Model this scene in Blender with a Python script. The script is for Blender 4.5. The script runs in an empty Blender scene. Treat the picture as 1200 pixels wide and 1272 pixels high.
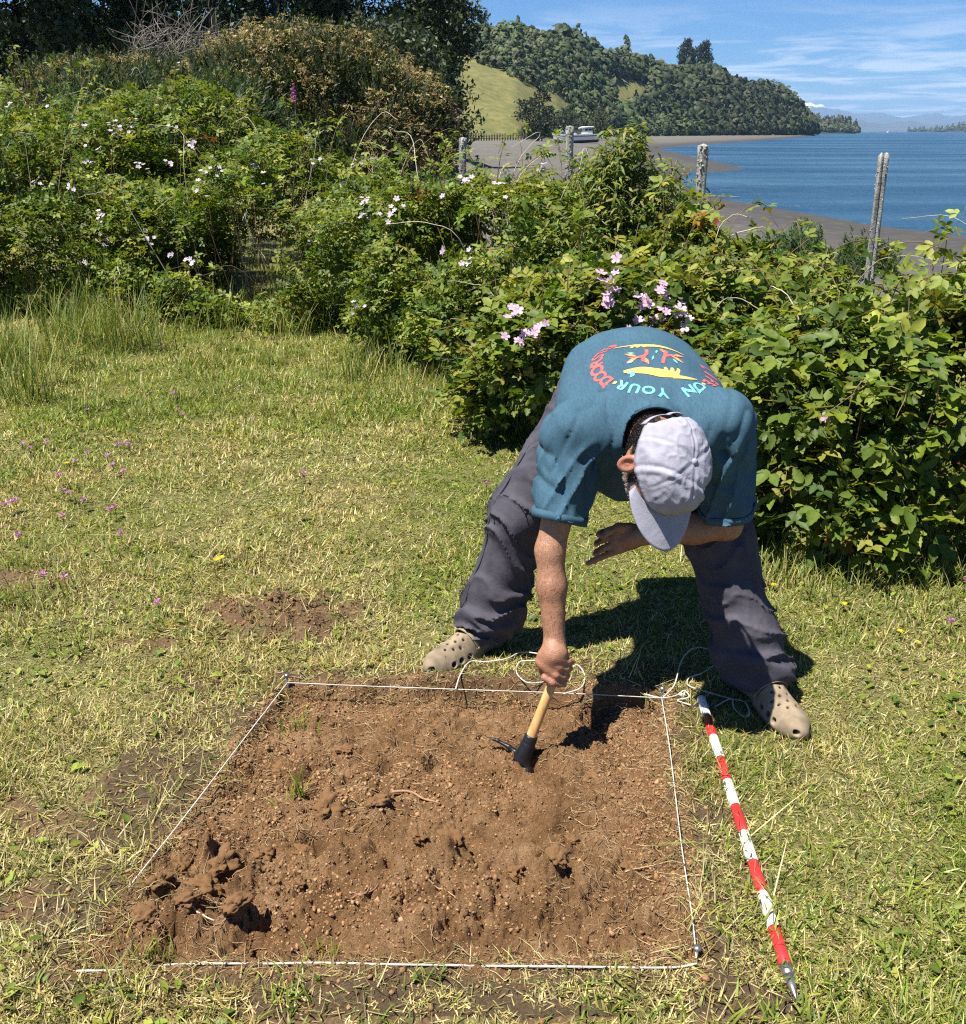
import bpy, bmesh, math, random
import numpy as np
from mathutils import Vector, Matrix
from mathutils.bvhtree import BVHTree

# ------------------------------------------------------------------ camera, sky, sun, exposure
scene = bpy.context.scene
PITCH = math.radians(21.5)
CAMH = 1.5
F = 1200.0
cam_d = bpy.data.cameras.new('camera')
cam = bpy.data.objects.new('camera', cam_d)
scene.collection.objects.link(cam)
cam.location = (0, 0, CAMH)
cam.rotation_euler = (math.pi/2 - PITCH, 0, 0)
cam_d.sensor_fit = 'HORIZONTAL'; cam_d.sensor_width = 36.0; cam_d.lens = 36.0
cam_d.clip_start = 0.05; cam_d.clip_end = 60000
scene.camera = cam

SUN_FROM = Vector((-0.37, -0.20, 1.0)).normalized()
world = bpy.data.worlds.new('World'); scene.world = world; world.use_nodes = True
wn = world.node_tree; wn.nodes.clear()
w_out = wn.nodes.new('ShaderNodeOutputWorld'); w_bg = wn.nodes.new('ShaderNodeBackground')
w_sky = wn.nodes.new('ShaderNodeTexSky'); w_sky.sky_type = 'NISHITA'; w_sky.sun_disc = False
w_sky.sun_elevation = math.asin(SUN_FROM.z)
w_sky.sun_rotation = math.atan2(SUN_FROM.x, SUN_FROM.y)
w_sky.air_density = 1.0; w_sky.dust_density = 0.15; w_sky.ozone_density = 4.5; w_sky.altitude = 1200
w_bg.inputs['Strength'].default_value = 0.050
# thin broken cloud towards the horizon, laid out by direction on a flat layer high above
def WN(t, **kw):
    n = wn.nodes.new(t)
    for k, v in kw.items(): setattr(n, k, v)
    return n
w_tc = WN('ShaderNodeTexCoord')
w_sep = WN('ShaderNodeSeparateXYZ'); wn.links.new(w_tc.outputs['Generated'], w_sep.inputs[0])
def WM(op, a, b=None, c=None):
    n = WN('ShaderNodeMath', operation=op)
    for i, v in enumerate((a, b, c)):
        if v is None: continue
        if hasattr(v, 'links'): wn.links.new(v, n.inputs[i])
        else: n.inputs[i].default_value = v
    return n.outputs[0]
w_z = WM('ADD', WM('MAXIMUM', w_sep.outputs['Z'], 0.0), 0.045)
w_cx = WM('DIVIDE', w_sep.outputs['X'], w_z); w_cy = WM('DIVIDE', w_sep.outputs['Y'], w_z)
w_cmb = WN('ShaderNodeCombineXYZ')
wn.links.new(w_cx, w_cmb.inputs[0]); wn.links.new(w_cy, w_cmb.inputs[1])
w_nz = WN('ShaderNodeTexNoise'); w_nz.inputs['Scale'].default_value = 0.85; w_nz.inputs['Detail'].default_value = 9
w_nz.inputs['Roughness'].default_value = 0.62; w_nz.inputs['Distortion'].default_value = 0.5
wn.links.new(w_cmb.outputs[0], w_nz.inputs['Vector'])
w_ramp = WN('ShaderNodeMapRange'); w_ramp.interpolation_type = 'SMOOTHSTEP'
w_ramp.inputs['From Min'].default_value = 0.43; w_ramp.inputs['From Max'].default_value = 0.62
wn.links.new(w_nz.outputs['Fac'], w_ramp.inputs['Value'])
w_low = WN('ShaderNodeMapRange'); w_low.inputs['From Min'].default_value = 0.02; w_low.inputs['From Max'].default_value = 0.115
w_low.inputs['To Min'].default_value = 1.0; w_low.inputs['To Max'].default_value = 0.0
wn.links.new(w_sep.outputs['Z'], w_low.inputs['Value'])
w_fac = WM('MULTIPLY', WM('MULTIPLY', w_ramp.outputs[0], w_low.outputs[0]), 0.9)
w_mix = WN('ShaderNodeMix', data_type='RGBA')
wn.links.new(w_fac, w_mix.inputs['Factor'])
w_tint = WN('ShaderNodeMix', data_type='RGBA', blend_type='MULTIPLY'); w_tint.inputs['Factor'].default_value = 1.0
w_tint.inputs[7].default_value = (0.46, 0.75, 1.08, 1)
wn.links.new(w_sky.outputs[0], w_tint.inputs[6])
wn.links.new(w_tint.outputs[2], w_mix.inputs[6]); w_mix.inputs[7].default_value = (9.6, 10.3, 11.3, 1)
wn.links.new(w_mix.outputs[2], w_bg.inputs['Color'])
wn.links.new(w_bg.outputs[0], w_out.inputs['Surface'])

sun_d = bpy.data.lights.new('sun', 'SUN'); sun_d.energy = 5.0; sun_d.angle = math.radians(0.53); sun_d.color = (1.0, 0.95, 0.86)
sun = bpy.data.objects.new('sun', sun_d); scene.collection.objects.link(sun)
sun.rotation_euler = (-SUN_FROM).to_track_quat('-Z', 'Y').to_euler()

vs = scene.view_settings
vs.view_transform = 'Standard'; vs.look = 'None'; vs.gamma = 1.0; vs.use_curve_mapping = False; vs.exposure = 1.15
scene.display_settings.display_device = 'sRGB'
scene.render.engine = 'CYCLES'
cy = scene.cycles
cy.max_bounces = 6; cy.diffuse_bounces = 2; cy.glossy_bounces = 3; cy.transmission_bounces = 4; cy.transparent_max_bounces = 8
cy.volume_bounces = 0; cy.caustics_reflective = False; cy.caustics_refractive = False
cy.use_denoising = False; cy.filter_width = 1.2
try: cy.denoiser = 'OPENIMAGEDENOISE'
except Exception: pass
cy.use_adaptive_sampling = True; cy.adaptive_threshold = 0.006
cy.sample_clamp_indirect = 5.0; cy.sample_clamp_direct = 12.0

# ------------------------------------------------------------------ helpers
COL = scene.collection
rng = np.random.default_rng(7)
random.seed(7)
CP, SP = math.cos(PITCH), math.sin(PITCH)

def ray(px, py):
    """direction of a photograph pixel (1200 x 1272) in the world"""
    a = (px-600.0)/F; b = (636.0-py)/F
    return np.array([a, CP + b*SP, -SP + b*CP])
def at(px, py, y):
    d = ray(px, py); t = y/d[1]
    return np.array([d[0]*t, y, CAMH + d[2]*t])
def onz(px, py, z=0.0):
    d = ray(px, py); t = (z-CAMH)/d[2]
    return np.array([d[0]*t, d[1]*t, z])

def nrm(v):
    v = np.asarray(v, float); return v/np.maximum(np.linalg.norm(v, axis=-1, keepdims=True), 1e-9)

# --- hashed value noise, vectorised
def _hash(ix, iy, iz, seed):
    h = (ix.astype(np.uint32)*np.uint32(374761393)) ^ (iy.astype(np.uint32)*np.uint32(668265263)) ^ (iz.astype(np.uint32)*np.uint32(2147483647)) ^ np.uint32((seed*1274126177) & 0xffffffff)
    h = (h ^ (h >> np.uint32(13)))*np.uint32(1274126177)
    h = (h ^ (h >> np.uint32(16)))*np.uint32(2246822519)
    h = h ^ (h >> np.uint32(15))
    return h.astype(np.float32)/np.float32(4294967295.0)
def noise(x, y, z=None, seed=0):
    """value noise in -1..1"""
    x = np.asarray(x, np.float32); y = np.asarray(y, np.float32)
    fx, fy = np.floor(x), np.floor(y); ix, iy = fx.astype(np.int64), fy.astype(np.int64)
    tx, ty = x-fx, y-fy
    tx = tx*tx*tx*(tx*(tx*6-15)+10); ty = ty*ty*ty*(ty*(ty*6-15)+10)
    if z is None:
        iz = np.zeros_like(ix)
        a = _hash(ix, iy, iz, seed); b = _hash(ix+1, iy, iz, seed); c = _hash(ix, iy+1, iz, seed); d = _hash(ix+1, iy+1, iz, seed)
        return ((a+(b-a)*tx)*(1-ty) + (c+(d-c)*tx)*ty)*2-1
    z = np.asarray(z, np.float32); fz = np.floor(z); iz = fz.astype(np.int64); tz = z-fz
    tz = tz*tz*tz*(tz*(tz*6-15)+10)
    r = []
    for k in (0, 1):
        a = _hash(ix, iy, iz+k, seed); b = _hash(ix+1, iy, iz+k, seed); c = _hash(ix, iy+1, iz+k, seed); d = _hash(ix+1, iy+1, iz+k, seed)
        r.append((a+(b-a)*tx)*(1-ty) + (c+(d-c)*tx)*ty)
    return (r[0]*(1-tz)+r[1]*tz)*2-1
def fbm(x, y, z=None, seed=0, oct=4, lac=2.03, gain=0.5):
    s = 0; a = 1.0; f = 1.0
    for o in range(oct):
        s = s + a*noise(np.asarray(x)*f+o*17.3, np.asarray(y)*f-o*9.1, None if z is None else np.asarray(z)*f+o*5.7, seed+o*31)
        a *= gain; f *= lac
    return s
def sstep(a, b, x):
    t = np.clip((x-a)/(b-a), 0, 1); return t*t*(3-2*t)

# --- meshes
def mesh_from(name, V, Fc, mat=None, col=None, smooth=False):
    """V (n,3); Fc (m,3) or (m,4) index array; col (n,3|4) vertex colours"""
    V = np.ascontiguousarray(V, np.float32); Fc = np.ascontiguousarray(Fc, np.int32)
    me = bpy.data.meshes.new(name)
    k = Fc.shape[1]
    me.vertices.add(len(V)); me.vertices.foreach_set('co', V.ravel())
    me.loops.add(Fc.size); me.loops.foreach_set('vertex_index', Fc.ravel())
    me.polygons.add(len(Fc)); me.polygons.foreach_set('loop_start', np.arange(0, Fc.size, k, dtype=np.int32))
    if smooth: me.polygons.foreach_set('use_smooth', np.ones(len(Fc), bool))
    me.update(calc_edges=True)
    if col is not None:
        c = np.ones((len(V), 4), np.float32); c[:, :np.asarray(col).shape[1]] = col
        at_ = me.attributes.new('col', 'FLOAT_COLOR', 'POINT'); at_.data.foreach_set('color', c.ravel())
    if mat: me.materials.append(mat)
    return me
def link(name, me, parent=None, loc=None):
    o = bpy.data.objects.new(name, me); COL.objects.link(o)
    if loc is not None: o.location = loc
    if parent is not None:
        o.parent = parent
        if loc is None: o.matrix_parent_inverse = Matrix.Translation(-parent.location)
    return o
def obj(name, V, Fc, mat=None, parent=None, col=None, smooth=False, kind=None):
    o = link(name, mesh_from(name, V, Fc, mat, col, smooth), parent)
    if kind: o['kind'] = kind
    return o
def thing(name, label, cat, loc=(0, 0, 0), group=None):
    o = bpy.data.objects.new(name, None); COL.objects.link(o); o.location = loc; o.empty_display_size = 0.1
    return tag(o, label, cat, group)
def tag(o, label, cat, group=None, kind=None):
    if label: o['label'] = label
    if cat: o['category'] = cat
    if group: o['group'] = group
    if kind: o['kind'] = kind
    return o
class Acc:
    """collects triangles, with colours, of one mesh"""
    def __init__(s): s.V = []; s.F = []; s.C = []; s.n = 0
    def add(s, V, Fc, col=(1, 1, 1)):
        V = np.asarray(V, float); Fc = np.asarray(Fc, int)
        if Fc.shape[1] == 4: Fc = np.concatenate([Fc[:, [0, 1, 2]], Fc[:, [0, 2, 3]]])
        s.V.append(V); s.F.append(Fc+s.n); s.n += len(V)
        c = np.asarray(col, float); s.C.append(np.broadcast_to(c, (len(V), 3)) if c.ndim == 1 else c[:, :3])
        return s
    def mesh(s, name, mat, smooth=False): return mesh_from(name, np.concatenate(s.V), np.concatenate(s.F), mat, np.concatenate(s.C), smooth)
    def obj(s, name, mat, parent=None, smooth=False, kind=None):
        o = link(name, s.mesh(name, mat, smooth), parent)
        if kind: o['kind'] = kind
        return o
def frames(P):
    P = np.asarray(P, float); T = np.gradient(P, axis=0); T = nrm(T)
    up = np.array([0, 0, 1.0]) if abs(T[0][2]) < 0.9 else np.array([0, 1.0, 0])
    N = []; n = nrm(np.cross(T[0], np.cross(up, T[0])))
    for t in T:
        n = n - t*np.dot(n, t); n = nrm(n); N.append(n)
    N = np.array(N); B = np.cross(T, N); return T, N, B
def tube(P, R, n=8, cap=True):
    """round tube along P with radii R: V, F(quads)"""
    P = np.asarray(P, float); m = len(P); R = np.broadcast_to(np.asarray(R, float), (m,))
    T, N, B = frames(P); a = np.arange(n)*2*math.pi/n
    V = P[:, None] + R[:, None, None]*(np.cos(a)[None, :, None]*N[:, None] + np.sin(a)[None, :, None]*B[:, None])
    V = V.reshape(-1, 3); i = np.arange(m-1)[:, None]*n; j = np.arange(n)[None]; k = (j+1) % n
    Fq = np.stack([i+j, i+k, i+n+k, i+n+j], -1).reshape(-1, 4)
    if cap:
        V = np.concatenate([V, P[:1]-T[:1]*R[0]*0.3, P[-1:]+T[-1:]*R[-1]*0.3]); c0, c1 = m*n, m*n+1
        jj = np.arange(n); kk = (jj+1) % n
        Fq = np.concatenate([Fq, np.stack([np.full(n, c0), kk, jj, np.full(n, c0)], -1)[:, [0, 1, 2, 2]], np.stack([np.full(n, c1), (m-1)*n+jj, (m-1)*n+kk], -1)[:, [0, 1, 2, 2]]])
        Ft = np.concatenate([Fq[:(m-1)*n][:, [0, 1, 2]], Fq[:(m-1)*n][:, [0, 2, 3]], Fq[(m-1)*n:][:, :3]])
        return V, Ft
    return V, np.concatenate([Fq[:, [0, 1, 2]], Fq[:, [0, 2, 3]]])
def spline(P, n):
    """Catmull-Rom through P"""
    P = np.asarray(P, float); Q = np.concatenate([[2*P[0]-P[1]], P, [2*P[-1]-P[-2]]]); m = len(P)-1
    u = np.linspace(0, m, n); i = np.minimum(u.astype(int), m-1); t = (u-i)[:, None]
    p0, p1, p2, p3 = Q[i], Q[i+1], Q[i+2], Q[i+3]
    return 0.5*((2*p1)+(-p0+p2)*t+(2*p0-5*p1+4*p2-p3)*t*t+(-p0+3*p1-3*p2+p3)*t**3)
def inst(pv, pf, pos, rot, scl, col=None, pcol=None):
    """copies of a small proto mesh: pos (N,3), rot (N,3,3), scl (N,) or (N,3)"""
    N = len(pos); k = len(pv); scl = np.asarray(scl, float)
    if scl.ndim == 1: scl = scl[:, None]
    V = np.einsum('nij,nkj->nki', rot, pv[None]*scl[:, None, :]) + pos[:, None]
    Fc = pf[None] + (np.arange(N)*k)[:, None, None]
    C = np.ones((N, k, 3))
    if col is not None: C = C*np.asarray(col)[:, None, :]
    if pcol is not None: C = C*pcol[None]
    return V.reshape(-1, 3), Fc.reshape(-1, pf.shape[1]), C.reshape(-1, 3)
def basis(z, x):
    """rotations whose local z is z and local x near x"""
    z = nrm(z); y = nrm(np.cross(z, x)); x = np.cross(y, z)
    return np.stack([x, y, z], -1)
def rdir(n):
    return nrm(rng.normal(size=(n, 3)))

# --- signed distance fields meshed with surface nets
class SDF:
    def __init__(s, lo, hi, h):
        s.lo = np.array(lo, float); s.h = h
        s.n = np.ceil((np.array(hi)-s.lo)/h).astype(int)+1
        s.D = np.full(s.n, 0.05, np.float32)
    def box(s, lo, hi, m):
        a = np.clip(np.floor((np.minimum(lo, hi)-m-s.lo)/s.h).astype(int), 0, s.n); b = np.clip(np.ceil((np.maximum(lo, hi)+m-s.lo)/s.h).astype(int)+1, 0, s.n)
        sl = tuple(slice(a[i], b[i]) for i in range(3))
        g = [(np.arange(a[i], b[i], dtype=np.float32)*s.h+s.lo[i]) for i in range(3)]
        return sl, np.stack(np.meshgrid(*g, indexing='ij'), -1)
    def op(s, sl, d, k, mode):
        D = s.D[sl]; d = d.astype(np.float32)
        if mode == 'sub':
            d = -d
            if k > 0: h = np.clip(0.5+0.5*(d-D)/k, 0, 1); s.D[sl] = D*(1-h)+d*h + k*h*(1-h)
            else: s.D[sl] = np.maximum(D, d)
        else:
            if k > 0: h = np.clip(0.5+0.5*(d-D)/k, 0, 1); s.D[sl] = d*(1-h)+D*h - k*h*(1-h)
            else: s.D[sl] = np.minimum(D, d)
    def cone(s, a, b, r1, r2, k=0.01, mode='add'):
        a = np.array(a, float); b = np.array(b, float); r = max(r1, r2)
        sl, P = s.box(np.minimum(a, b), np.maximum(a, b), r+k+0.03)
        if P.size == 0: return
        ba = b-a; t = np.clip(((P-a)@ba)/max(ba@ba, 1e-9), 0, 1)
        d = np.linalg.norm(P-a-t[..., None]*ba, axis=-1)-(r1+(r2-r1)*t)
        s.op(sl, d, k, mode)
    def chain(s, pts, rs, k=0.01):
        for i in range(len(pts)-1): s.cone(pts[i], pts[i+1], rs[i], rs[i+1], k)
    def ell(s, c, r, R=None, k=0.01, mode='add'):
        c = np.array(c, float); r = np.array(r, float); m = r.max()
        sl, P = s.box(c, c, m+k+0.03)
        if P.size == 0: return
        q = P-c
        if R is not None: q = q@np.asarray(R)          # columns of R are the local axes
        k0 = np.linalg.norm(q/r, axis=-1); k1 = np.linalg.norm(q/(r*r), axis=-1)
        s.op(sl, np.where(k1 > 1e-6, k0*(k0-1)/np.maximum(k1, 1e-6), -r.min()), k, mode)
    def ecap(s, a, b, side, ra, rb, k=0.02):
        """limb of elliptical section: ra, rb = (half width along side, half depth) at the two ends"""
        a = np.array(a, float); b = np.array(b, float); m = max(max(ra), max(rb))
        sl, P = s.box(np.minimum(a, b), np.maximum(a, b), m+k+0.03)
        ax = b-a; L = np.linalg.norm(ax); ax /= L; sd = np.array(side, float); sd = nrm(sd-ax*(sd@ax)); dp = np.cross(ax, sd)
        q = P-a; u = q@ax; t = np.clip(u/L, 0, 1); e = u-t*L
        rs = ra[0]+(rb[0]-ra[0])*t; rd = ra[1]+(rb[1]-ra[1])*t
        x = q@sd; y = q@dp; mn = np.minimum(rs, rd)
        k0 = np.sqrt((x/rs)**2+(y/rd)**2+(e/mn)**2); k1 = np.sqrt((x/rs**2)**2+(y/rd**2)**2+(e/mn**2)**2)
        s.op(sl, np.where(k1 > 1e-5, k0*(k0-1)/np.maximum(k1, 1e-5), -mn), k, 'add')
    def grid(s):
        g = [(np.arange(s.n[i], dtype=np.float32)*s.h+s.lo[i]) for i in range(3)]
        return np.meshgrid(*g, indexing='ij')
    def mesh(s):
        D = s.D; S = D < 0; nx, ny, nz = D.shape
        cnt = np.zeros((nx-1, ny-1, nz-1), np.uint8)
        for i in (0, 1):
            for j in (0, 1):
                for k in (0, 1): cnt += S[i:nx-1+i, j:ny-1+j, k:nz-1+k]
        I = np.argwhere((cnt > 0) & (cnt < 8)); N = len(I)
        idx = np.full((nx-1, ny-1, nz-1), -1, np.int32); idx[I[:, 0], I[:, 1], I[:, 2]] = np.arange(N)
        acc = np.zeros((N, 3)); c = np.zeros(N)
        cor = [(i, j, k) for i in (0, 1) for j in (0, 1) for k in (0, 1)]
        for p in cor:
            for ax in range(3):
                if p[ax]: continue
                q = list(p); q[ax] = 1
                d0 = D[I[:, 0]+p[0], I[:, 1]+p[1], I[:, 2]+p[2]]; d1 = D[I[:, 0]+q[0], I[:, 1]+q[1], I[:, 2]+q[2]]
                x = (d0 < 0) != (d1 < 0); t = np.where(x, d0/np.where(d0 == d1, 1, d0-d1), 0)
                pos = np.array(p, float)[None]+np.eye(3)[ax][None]*t[:, None]
                acc[x] += pos[x]; c[x] += 1
        V = (I+acc/np.maximum(c, 1)[:, None])*s.h+s.lo
        Fs = []
        for ax in range(3):
            o1, o2 = (ax+1) % 3, (ax+2) % 3
            A = S; sh0 = [slice(1, -1)]*3; sh0[ax] = slice(0, -1); sh1 = list(sh0); sh1[ax] = slice(1, None)
            a = A[tuple(sh0)]; b = A[tuple(sh1)]
            E = np.argwhere(a != b); fl = a[E[:, 0], E[:, 1], E[:, 2]]
            E = E.copy(); E[:, o1] += 1; E[:, o2] += 1
            def cell(d1, d2):
                e = E.copy(); e[:, o1] += d1; e[:, o2] += d2; return idx[e[:, 0], e[:, 1], e[:, 2]]
            q = np.stack([cell(-1, -1), cell(0, -1), cell(0, 0), cell(-1, 0)], -1)
            q[~fl] = q[~fl][:, ::-1]; Fs.append(q)
        Fq = np.concatenate(Fs); Fq = Fq[(Fq >= 0).all(1)]
        return V, Fq
def relax(V, Fq, it=2, w=0.5):
    E = np.concatenate([Fq[:, [i, (i+1) % Fq.shape[1]]] for i in range(Fq.shape[1])])
    for _ in range(it):
        s = np.zeros_like(V); c = np.zeros(len(V))
        np.add.at(s, E[:, 0], V[E[:, 1]]); np.add.at(c, E[:, 0], 1); np.add.at(s, E[:, 1], V[E[:, 0]]); np.add.at(c, E[:, 1], 1)
        V = V*(1-w)+w*s/np.maximum(c, 1)[:, None]
    return V
def prune(V, Fq, keep):
    """drop faces whose vertices are not all kept"""
    Fq = Fq[keep[Fq].all(1)]; used = np.zeros(len(V), bool); used[Fq.ravel()] = True
    m = np.cumsum(used)-1; return V[used], m[Fq], used

# --- materials
def mat(name):
    m = bpy.data.materials.new(name); m.use_nodes = True; nt = m.node_tree; b = nt.nodes['Principled BSDF']
    return m, nt, b
class NT:
    """short forms for building node trees"""
    def __init__(s, name):
        s.m, s.t, s.b = mat(name)
    def n(s, typ, ins=None, **kw):
        x = s.t.nodes.new(typ)
        for k, v in kw.items(): setattr(x, k, v)
        for k, v in (ins or {}).items():
            if hasattr(v, 'links'): s.t.links.new(v, x.inputs[k])
            else: x.inputs[k].default_value = v
        return x
    def set(s, **kw):
        for k, v in kw.items():
            k = k.replace('_', ' ')
            if hasattr(v, 'links'): s.t.links.new(v, s.b.inputs[k])
            else: s.b.inputs[k].default_value = v
        return s
    def attr(s, name='col'): return s.n('ShaderNodeAttribute', attribute_name=name).outputs['Color']
    def obj_co(s): return s.n('ShaderNodeTexCoord').outputs['Object']
    def noise(s, scale, detail=4, rough=0.55, co=None, out='Fac'):
        i = {'Scale': scale, 'Detail': detail, 'Roughness': rough}
        if co is not None: i['Vector'] = co
        return s.n('ShaderNodeTexNoise', i).outputs[out]
    def ramp(s, fac, stops):
        r = s.n('ShaderNodeValToRGB', {'Fac': fac}); e = r.color_ramp.elements
        while len(e) > 1: e.remove(e[-1])
        e[0].position = stops[0][0]; e[0].color = (*stops[0][1], 1)
        for p, c in stops[1:]: x = e.new(p); x.color = (*c, 1)
        return r.outputs['Color']
    def mixc(s, fac, a, b, blend='MIX'):
        x = s.n('ShaderNodeMix', data_type='RGBA', blend_type=blend)
        for i, v in ((0, fac), (6, a), (7, b)):
            if hasattr(v, 'links'): s.t.links.new(v, x.inputs[i])
            elif i == 0: x.inputs[i].default_value = v
            else: x.inputs[i].default_value = (*v, 1)
        return x.outputs[2]
    def math(s, op, a, b=0.0):
        x = s.n('ShaderNodeMath', operation=op)
        for i, v in ((0, a), (1, b)):
            if hasattr(v, 'links'): s.t.links.new(v, x.inputs[i])
            else: x.inputs[i].default_value = v
        return x.outputs[0]
    def bump(s, h, strength=0.3, dist=0.01):
        s.t.links.new(s.n('ShaderNodeBump', {'Height': h, 'Strength': strength, 'Distance': dist}).outputs[0], s.b.inputs['Normal']); return s
    def translucent(s, color, fac=0.3):
        tr = s.n('ShaderNodeBsdfTranslucent', {'Color': color}); mx = s.n('ShaderNodeMixShader', {0: fac, 1: s.b.outputs[0], 2: tr.outputs[0]})
        s.t.links.new(mx.outputs[0], s.t.nodes['Material Output'].inputs['Surface']); return s
def flat(name, c, rough=0.6, spec=0.4, scale=40, var=0.25, bump=0.15):
    """plain material with mottling and fine relief"""
    t = NT(name); co = t.obj_co(); nz = t.noise(scale, 5, 0.6, co)
    t.set(Base_Color=t.ramp(nz, [(0.25, tuple(x*(1-var) for x in c)), (0.75, tuple(min(1, x*(1+var)) for x in c))]), Roughness=rough)
    t.b.inputs['Specular IOR Level'].default_value = spec
    if bump: t.bump(nz, bump, 0.004)
    return t.m

# outlines of the letters that are printed on the T-shirt, taken while the scene is still small
GLYPH = {}
for ch_ in 'LIFEONYURDSTP':
    cu_ = bpy.data.curves.new('glyph', 'FONT'); cu_.body = ch_; cu_.size = 1.0; cu_.align_x = 'CENTER'; cu_.align_y = 'CENTER'; cu_.resolution_u = 4; cu_.offset = .036
    go_ = bpy.data.objects.new('glyph', cu_); COL.objects.link(go_); dg_ = bpy.context.evaluated_depsgraph_get(); dg_.update(); gm_ = go_.evaluated_get(dg_).to_mesh()
    GLYPH[ch_] = (np.array([v.co[:2] for v in gm_.vertices]), [tuple(p.vertices) for p in gm_.polygons])
    go_.evaluated_get(dg_).to_mesh_clear(); bpy.data.objects.remove(go_); bpy.data.curves.remove(cu_)
# ------------------------------------------------------------------ the lie of the land
SEA = -1.0
def uq(px): return (px-600.0)/F/1.0748          # x/y of a far point seen at that column
# dug square, corners on the ground
NL, NR, FR, FL = (onz(*p)[:2] for p in ((100, 1204), (865, 1197), (822, 866), (357, 848)))
PIT = np.array([NL, NR, FR, FL])
def pit_sd(x, y):
    """distance inside the dug square, negative outside"""
    d = np.full(np.shape(x), 1e9)
    for i in range(4):
        a, b = PIT[i], PIT[(i+1) % 4]; e = (b-a)/np.linalg.norm(b-a); n = np.array([-e[1], e[0]])
        d = np.minimum(d, (np.asarray(x)-a[0])*n[0]+(np.asarray(y)-a[1])*n[1])
    return d
DIRT = [(onz(215, 985), .24, .20), (onz(110, 1130), .20, .13), (onz(420, 1245), .28, .07), (onz(55, 1015), .16, .08), (onz(350, 765), .30, .18), (onz(880, 1010), .06, .10), (onz(920, 1262), .12, .05), (onz(180, 800), .09, .05), (onz(30, 720), .18, .1), (onz(700, 1240), .2, .05), (onz(40, 1150), .10, .05), (onz(560, 840), .07, .05)]
def dirt(x, y):
    """0..1, trampled bare earth"""
    m = np.zeros(np.shape(x)); wx = x+.06*noise(x*9, y*9, None, 3); wy = y+.06*noise(x*9, y*9, None, 4)
    for c, rx, ry in DIRT: m = np.maximum(m, np.exp(-(((wx-c[0])/rx)**2+((wy-c[1])/ry)**2)*1.1))
    m = sstep(.36, .62, m+.26*noise(x*24, y*24, None, 19)+.18*noise(x*60, y*60, None, 16)); s = pit_sd(x, y)+.03*noise(x*14, y*14, None, 8)+.025*noise(x*45, y*45, None, 11)
    return np.clip(np.maximum(m, sstep(-.13, .0, s)*.60), 0, 1)
MOUND = onz(352, 765)
def mound_m(x, y): return np.clip(1.5*np.exp(-(((x-MOUND[0])/.22)**2+((y-MOUND[1])/.15)**2))*(.75+.5*noise(x*11, y*11, None, 18)), 0, 1)
def lawn_h(x, y):
    z = .012*noise(x*1.7, y*1.7, None, 1)+.009*noise(x*5, y*5, None, 2)+.006*noise(x*16, y*16, None, 5)
    m = np.exp(-(((x-MOUND[0])/.24)**2+((y-MOUND[1])/.16)**2)); z = z+m*(.05+.034*noise(x*20, y*20, None, 6)+.020*noise(x*50, y*50, None, 7)+.010*noise(x*110, y*110, None, 17))
    return z*sstep(14, 9, np.hypot(x, y))
def worley(x, y, seed):
    """distance to the nearest of scattered points and that point's random value"""
    x = np.asarray(x, np.float32); y = np.asarray(y, np.float32); fx = np.floor(x).astype(np.int64); fy = np.floor(y).astype(np.int64); best = np.full(x.shape, 9.0, np.float32); val = np.zeros(x.shape, np.float32); zz = np.zeros_like(fx)
    for i in (-1, 0, 1):
        for j in (-1, 0, 1):
            cx, cy = fx+i, fy+j; d = (cx+_hash(cx, cy, zz, seed)-x)**2+(cy+_hash(cx, cy, zz+1, seed)-y)**2; m = d < best; best = np.where(m, d, best); val = np.where(m, _hash(cx, cy, zz+2, seed), val)
    return np.sqrt(best), val
def crumbs(x, y, f, amp, seed):
    d, v = worley(x*f, y*f, seed); r = .35+.4*v; return amp*(.35+.9*v)*np.sqrt(np.clip(1-(d/r)**2, 0, 1))
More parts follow.
